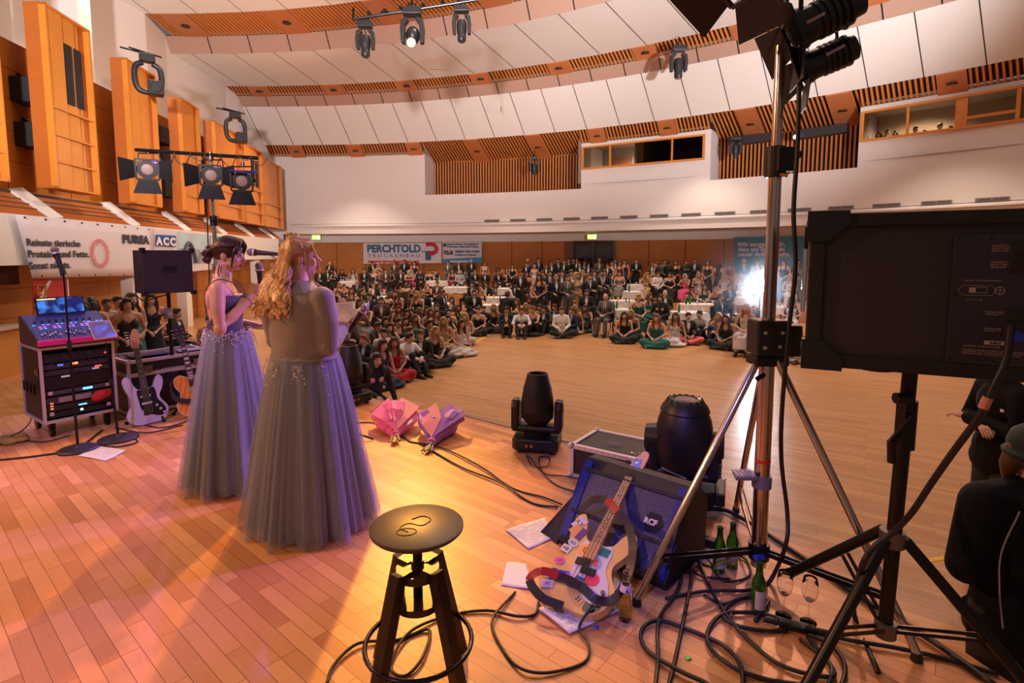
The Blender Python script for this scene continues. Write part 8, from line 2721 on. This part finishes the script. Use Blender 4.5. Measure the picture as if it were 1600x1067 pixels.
# ---- large loudspeaker on tripod seen from behind
SPB = V3((1.40, 1.98, 0))
t = thing('speaker_stand', 'black tripod speaker stand with crank on the right', 'stand', SPB)
BM2 = M('black_tube', (.014, .013, .015), .3, .5)
def sl(p): return V3(p) - SPB
ztop = DP(1422, 585, SPB.y).z; pole_x = DP(1422, 585, SPB.y).x - SPB.x
tp = V3((pole_x, 0, ztop + .03)); bt = DP(1382, 985, SPB.y) - SPB
b = MB(); b.cyl(bt, tp, .025, n=20); b.build('pole', BM2, t, auto=40)
b = MB(); c_ = DP(1412, 700, SPB.y) - SPB; c2_ = DP(1418, 625, SPB.y) - SPB
b.cyl(c_, c2_, .034, n=16); b.box((c2_.x - .04, -.05, c2_.z - .10), (c2_.x - .015, .0, c2_.z)); b.build('winch_sleeve', BM2, t)
b = MB(); q = DP(1399, 622, SPB.y - .05) - SPB; b.cyl(q, q + V3((.05, .0, 0)), .02, n=14); b.build('lock_knob', BLACK, t)
b = MB(); a1 = DP(1428, 652, SPB.y - .07) - SPB; a2 = DP(1392, 692, SPB.y - .07) - SPB; a3 = DP(1394, 722, SPB.y - .07) - SPB
b.bar(a1, a2, .012, .024); b.cyl(a2 - V3((0, 0, -.01)), a3, .013, .016, 12); b.cyl(a1, a1 + V3((0, .06, 0)), .010, n=10); b.build('crank_handle', BM2, t)
hub = DP(1394, 840, SPB.y) - SPB
b = MB(); b.cyl(hub - V3((0, 0, .03)), hub + V3((0, 0, .03)), .043, n=20); b.build('leg_hub', M('hub_grey', (.16, .15, .16), .35, .6), t)
low = DP(1383, 985, SPB.y) - SPB
for px, py, far in ((1235, 895, 0), (1250, 1090, 1), (1640, 1110, 2)):
    if far == 0: f = DP(1235, 895, 2.35) - SPB
    else: f = G(px, py) - SPB
    b = MB(); b.cyl(hub + f.normalized() * .04, f, .0205, n=16); b.build('leg', BM2, t, auto=40)
    b = MB(); b.cyl(f, f + (f - hub).normalized() * .03, .023, n=12); b.build('rubber_foot', RUBBER, t)
    m_ = hub.lerp(f, .42 if far == 0 else .60)
    sd_ = (f - hub).cross(V3((0, 0, 1))).normalized() * .018
    for q in (-1, 1):
        b = MB(); b.bar(low + V3((0, 0, .01)) + sd_ * q, m_ + sd_ * q, .005, .014); b.build('brace', BM2, t)
b = MB(); b.cyl(low - V3((0, 0, .02)), low + V3((0, 0, .04)), .038, n=16); b.build('brace_collar', M('hub_grey', (.16, .15, .16), .35, .6), t)

# cabinet
Dn = 1.90
TLp, BLp = DP(1264, 335, Dn), DP(1256, 570, Dn)
TRp = DP(1600, 319, Dn + .06); BRp = DP(1600, 592, Dn - .02)
xdir = V3((TRp.x - TLp.x, (TRp.y - TLp.y), 0)).normalized()
rz_ = math.atan2(xdir.y, xdir.x)
H2 = TLp.z - BLp.z; W2 = .78; rz_ = math.radians(-27)
t = thing('loudspeaker', 'large black loudspeaker cabinet seen from behind with printed connector panel', 'speaker', V3((BLp.x, BLp.y, BLp.z)), rz_)
BOXM = M('loudspeaker_paint', (.026, .018, .026), .55, bump=.25, nscale=260)
b = MB(); b.box((.012, .012, .012), (W2, .42, H2 - .012)); b.build('cabinet', BOXM, t)
b = MB()
for z in (0, H2 - .045): b.box((0, -.006, z), (W2, .03, z + .045))
b.box((0, -.006, 0), (.05, .03, H2)); b.box((W2 - .05, -.006, 0), (W2, .03, H2))
b.box((-.004, 0, 0), (.02, .42, .03)); b.box((-.004, 0, H2 - .03), (.02, .42, H2))
b.build('rim_frame', BLACKM, t, bev=.006)
for z, s in ((0, 1), (H2, -1)):
    b = MB()
    P = [(-.01, z - s * .01), (.115, z - s * .01), (.115, z + s * .035), (.05, z + s * .095), (-.01, z + s * .095)]
    vs = [V3((x, -.014, zz)) for x, zz in P] + [V3((x, .03, zz)) for x, zz in P]
    b.add(vs, [(0, 1, 2, 3, 4), (9, 8, 7, 6, 5)] + [(i, (i + 1) % 5, 5 + (i + 1) % 5, 5 + i) for i in range(5)])
    b.build('corner_guard', BLACK, t)
b = MB(); b.box((-.018, .05, H2 * .35), (-.004, .10, H2 * .78)); b.cyl((-.02, .07, H2 * .62), (-.02, .09, H2 * .62), .008, n=8); b.build('side_rail', CHROME, t, bev=.002)
b = MB(); b.box((-.016, .02, H2 * .78), (-.004, .06, H2 * .92)); b.build('side_latch', BLKMET, t)
# connector panel (sx shrinks the print layout to the panel's real width)
def sx_(x): return .402 + (x - .56) * .62
px_ = .40
b = MB(); b.box((px_, -.003, .045), (W2 - .05, .012, H2 - .075)); b.build('connector_panel', M('panel_purple_black', (.022, .014, .022), .4), t, bev=.004)
PRT = M('panel_print', (.42, .32, .36), .6)
def pt(body, x, z, sz, bold=0.0):
    o = text(body, sz * .72, PRT, 'panel_print', t, None, bold=bold, depth=.0003); o.data.transform(plane_frame(V3((sx_(x), -.0045, z)), (1, 0, 0), (0, 0, 1)))
Hh_ = H2
pt('HI INPUT CHANNEL\nSELECT PASSIVE\nOR ACTIVE MODE', .705, Hh_ - .115, .011); pt('PARALLEL HI INPUT\nSELECT PASSIVE\nOR BI-AMP', .705, Hh_ - .165, .011)
pt('CONNECTOR DIAGRAM NOTE', .605, Hh_ - .222, .009); pt('1+ 1- 2+ 2- PIN', .62, Hh_ - .282, .009)
pt('SIGNAL INPUT\nPARALLEL 1 2', .70, .212, .010); pt('SIGNAL LINK\nOUTPUT 1 2', .70, .160, .010)
pt('CAUTION: OUTPUT POWER', .62, .102, .010); pt('TO REDUCE THE RISK OF FIRE OR ELECTRIC SHOCK DO NOT\nEXPOSE THIS UNIT TO RAIN OR MOISTURE. DO NOT OPEN\nREFER SERVICING TO QUALIFIED PERSONNEL ONLY', .62, .090, .0085)
b = MB()
z0 = Hh_ - .250
def q2(x, z): return V3((sx_(x), -.0042, z))
b.box((sx_(.63), -.0045, z0 - .008), (sx_(.655), -.003, z0 + .008)); b.tube([q2(x, z) for x, z in ((.655, z0 - .008), (.70, z0 - .008), (.70, z0 + .008), (.655, z0 + .008))], .0008, 4, closed=True)
b.tube([q2(x, z) for x, z in ((.585, z0), (.60, z0 + .014), (.72, z0 + .014), (.735, z0), (.72, z0 - .016), (.60, z0 - .016))], .0006, 4, closed=True)
b.tube([q2(.75, z0) + V3((.011 * math.cos(a), 0, .012 * math.sin(a))) for a in [2 * PI * i / 14 for i in range(14)]], .0008, 4, closed=True)
b.bar(q2(.735, z0), q2(.765, z0), .001, .001); b.bar(q2(.75, z0 - .014), q2(.75, z0 + .014), .001, .001)
b.build('printed_diagram', PRT, t)
b = MB(); b.box((.492, -.005, .112), (.545, -.003, .124)); b.build('white_tape_label', M('tape_label', (.42, .34, .38), .6), t)
o = text('INPUT', .010, BLACKM, 'tape_print', t, None, bold=.0003, depth=.0003); o.data.transform(plane_frame(V3((.505, -.0058, .1145)), (1, 0, 0), (0, 0, 1)))
for zz in (Hh_ - .125, Hh_ - .175, .205, .150):
    b = MB(); b.box((.535, -.012, zz - .018), (.585, -.002, zz + .022)); b.cyl((.56, -.013, zz), (.56, -.004, zz), .014, n=16); b.build('socket', BLACKM, t, bev=.003)
b = MB(); b.cyl((.563, -.045, .145), (.563, -.01, .150), .014, n=16); b.build('blue_plug', M('blue_plug', (.01, .04, .60), .35), t)
b = MB()
for x, z in ((.412, Hh_ - .09), (.49, Hh_ - .09), (.412, .058), (.412, Hh_ / 2), (.52, .058), (.60, Hh_ - .09)): b.cyl((x, -.007, z), (x, -.002, z), .004, n=8)
b.build('screw', BLKMET, t)['kind'] = 'stuff'
b = MB(); b.cyl((.24, .2, -.03), (.24, .2, .012), .06, n=16); b.build('pole_mount', BLACK, t)
plug = DP(1580, 505, 1.60)
cable('speaker_cable', 'black loudspeaker cable drooping from the blue plug to the tripod hub', [plug, DP(1572, 560, 1.56), DP(1552, 605, 1.56), DP(1530, 650, 1.58), DP(1490, 705, 1.64), DP(1455, 755, 1.72), DP(1425, 800, 1.80), DP(1395, 832, 1.88), DP(1365, 855, 1.90), DP(1345, 890, 1.92), G(1335, 960, .02), G(1372, 1050, .01)], .0105)
b = MB(); p = DP(1544, 621, 1.566); q = DP(1536, 638, 1.572); b.cyl(p, q, .013, n=10); tag(b.build('cable_tie', M('red_white_tape', (.62, .25, .2), .5)), 'red and white tape wrapped round the drooping speaker cable', 'tape')

# ---- floor cables
FL = [
    ('two cables running from the bouquets to the wedge monitor, upper one', [(640, 690), (690, 700), (750, 730), (800, 762), (850, 778), (878, 790)], .0065),
    ('cable running from the bouquets to the wedge monitor, lower one', [(655, 692), (720, 730), (780, 755), (830, 785), (872, 793)], .0065),
    ('cable coming out behind the blonde presenter to the bouquets', [(555, 660), (580, 661), (610, 668), (640, 690)], .006),
    ('curled cable from the left moving head light to the flight case', [(822, 710), (832, 728), (855, 730), (858, 715), (842, 716), (848, 740), (870, 758), (896, 768)], .005),
    ('cable from the left moving head light along the case to the monitor', [(826, 712), (850, 740), (880, 745), (905, 748)], .005),
    ('cable making a ring under the bar stool', [(510, 1070), (522, 1040), (560, 1008), (620, 1000), (670, 985), (660, 1030), (632, 1056), (610, 1040), (640, 990), (700, 962), (760, 955), (808, 965), (835, 960), (842, 940)], .0065),
    ('cable plugged into the tail of the bass guitar making a wide loop', [(882, 935), (905, 985), (920, 1010), (912, 1035), (860, 1052), (820, 1050), (795, 1028), (772, 990), (772, 965), (805, 925)], .006),
    ('thick cable along the right stage edge', [(1060, 802), (1120, 796), (1160, 812), (1250, 868), (1350, 938), (1450, 1000), (1560, 1075)], .013),
    ('big cable loop in front of the wedge monitor', [(1060, 1090), (1110, 1075), (1060, 1050), (1010, 1015), (1003, 985), (1030, 972), (1080, 985), (1130, 1010), (1158, 1045), (1160, 1090)], .009),
    ('pair of cables running down the picture from the wedge monitor', [(1075, 850), (1080, 900), (1070, 960), (1055, 1030), (1040, 1090)], .0085),
    ('cable parallel to the pair below the wedge monitor', [(1068, 850), (1062, 915), (1030, 970), (1028, 1030), (1022, 1090)], .0085),
    ('cable from the monitor bending to the coupling box', [(1040, 935), (1100, 925), (1160, 925), (1180, 920)], .008),
    ('cable ring left of the coupling box', [(1240, 975), (1190, 960), (1130, 962), (1105, 990), (1115, 1020), (1150, 1048), (1200, 1062), (1280, 1075)], .009),
    ('second cable ring left of the coupling box', [(1230, 985), (1180, 985), (1140, 975), (1130, 955), (1160, 935), (1200, 940), (1180, 970)], .009),
    ('cable crossing diagonally through the rings', [(1080, 850), (1110, 920), (1140, 970), (1180, 1010), (1230, 1045), (1300, 1060), (1290, 1030), (1250, 1000)], .0085),
    ('cable running right from the coupling box under the tripod', [(1275, 985), (1320, 1000), (1400, 1015), (1480, 1030), (1560, 1055)], .009),
    ('cable looping below the tripod leg', [(1262, 990), (1300, 1010), (1320, 1045), (1310, 1090)], .009),
    ('second cable looping below the tripod leg', [(1262, 995), (1280, 1020), (1300, 1050), (1285, 1095)], .009),
    ('thin cable at the foot of the far lamp stand leg', [(1085, 855), (1110, 880), (1130, 910), (1170, 900), (1165, 875), (1140, 865)], .006),
    ('thin cable beside the adaptor box', [(1095, 865), (1080, 885), (1095, 902), (1140, 905)], .006),
    ('cable between the stand braces and the green bottle', [(1100, 930), (1130, 945), (1160, 935), (1185, 925)], .007),
]
for i, (lb, pts, r) in enumerate(FL):
    P = gp(pts, r)
    for k in range(len(P)): P[k] = P[k] + V3((0, 0, .004 * ((k * 7 + i * 3) % 3)))
    if 'plugged' in lb: P[0] = L2W((.115, .05, .02)); P[1].z += .01
    cable('floor_cable', lb, P, r, group='cables on the stage floor')
b = MB(); p = G(1138, 958, .012); b.cyl(p, p + V3((.012, -.004, 0)), .012, n=10); tag(b.build('cable_tape', M('orange_tape', (.8, .25, .10), .5)), 'small orange tape mark on the cables left of the lone green bottle', 'tape')

# ---- two people in dark jackets below the stage at the right edge
def dark_person(label, loc, rz, sc, jacket, beanie=False, arms='crossed', rot=0):
    key = 's1' if arms == 'crossed' else 's0'
    j = POSES[key]
    t = thing('person', label, 'person', loc, rz, 'people in dark jackets below the stage', sc=sc)
    b = MB(); torso_prims(b, j, .0, 0); add_head(b, j['H'], 1, None, j['C'] + j['up'] * .04)
    for i in (0, 1):
        limb(b, [j['S'][i], j['E'][i], j['W'][i]], [.052, .042, .028]); limb(b, [j['Q'][i], j['K'][i], j['A'][i]], [.085, .055, .038]); foot(b, j['A'][i], j['fd'][i])
    me = remeshed(b, .009, 4, .5); h = MB()
    for i in (0, 1): hand(h, j['W'][i], j['W'][i] - j['E'][i], (0, .3, -1), 1, .5, 7, 1 if i else -1)
    link('body', joined(me, h.mesh('h', [], True)), SKIN[1], t)
    o = bpy.data.objects.new('facial_features', PM[key]['face']); COL.objects.link(o); o.parent = t
    b = MB(); torso_prims(b, j, .040, 0)
    b.ell((0, .0, .86), (.215, .165, .16), 16, 10)
    for i in (0, 1): limb(b, [j['S'][i], j['E'][i], j['E'][i].lerp(j['W'][i], .9)], [.092, .076, .056])
    for k in range(4): b.tube([(-.19, -.06 + .02 * k, .92 + k * .11), (0, -.15, .90 + k * .11), (.19, -.06, .92 + k * .11)], .016, 6)
    if beanie: b.tube([(-.09, .05, 1.45), (-.06, .12, 1.43), (.06, .12, 1.43), (.09, .05, 1.45)], .045, 10)
    b.tube([(-.07, -.03, 1.455), (-.06, .05, 1.47), (.06, .05, 1.47), (.07, -.03, 1.455)], .032, 8)
    link('jacket', remeshed(b, .010, 4, .5), jacket, t)
    link('trousers', PM[key]['trousers'], DARKT, t); link('shoes', PM[key]['shoes'], SHOE, t)
    hd = 'bob' if beanie else 'short'
    h = link('hair', HM[hd], HAIR['B' if beanie else 'D'], t); h.location = j['H']
    if beanie:
        b = MB(); b.ell(j['H'] + V3((0, .02, .05)), (.096, .112, .098), 18, 12); b.tube([j['H'] + V3((.098 * math.cos(a), .02 + .113 * math.sin(a), .015)) for a in [2 * PI * i / 24 for i in range(24)]], .014, 8, closed=True)
        link('beanie', remeshed(b, .007, 2), M('dark_green_knit', (.010, .022, .024), .8, bump=.6, nscale=200), t)
        b = MB()
        for s in (-1, 1): b.tube(catmull([(.13 * s, .12, 1.42), (.19 * s, .13, 1.25), (.20 * s, .15, 1.10), (.19 * s, .17, .95)], 6), .003, 5)
        b.build('reflective_piping', M('piping_grey', (.30, .28, .40), .4), t)
    else:
        b = MB(); b.tube([(-.06, -.04, 1.48), (-.055, .06, 1.50), (.055, .06, 1.50), (.06, -.04, 1.48)], .022, 8); b.build('shirt_collar', M('grey_shirt', (.28, .27, .29), .7), t)
        b = MB(); b.cbox((.20, -.12, 1.30), (.03, .01, .02)); b.build('sleeve_badge', M('badge_white', (.6, .6, .65), .5), t)
    return t
JK = M('dark_navy_jacket', (.004, .0045, .011), .85, spec=.2)
JK2 = M('black_jacket', (.005, .0045, .006), .85, spec=.2)
P1 = DP(1592, 600, 4.3); s1 = 1.0
dark_person('person in a dark jacket with crossed arms, head hidden behind the loudspeaker', V3((3.98, 4.3, HALL)), math.radians(-100), 1.03, JK2)
P2 = DP(1606, 690, 2.20)
dark_person('person in a dark jacket and knitted cap seen from behind at the lower right', V3((P2.x + .12, 2.28, HALL)), math.radians(172), (P2.z - HALL) / 1.70, JK, beanie=True, arms='down')
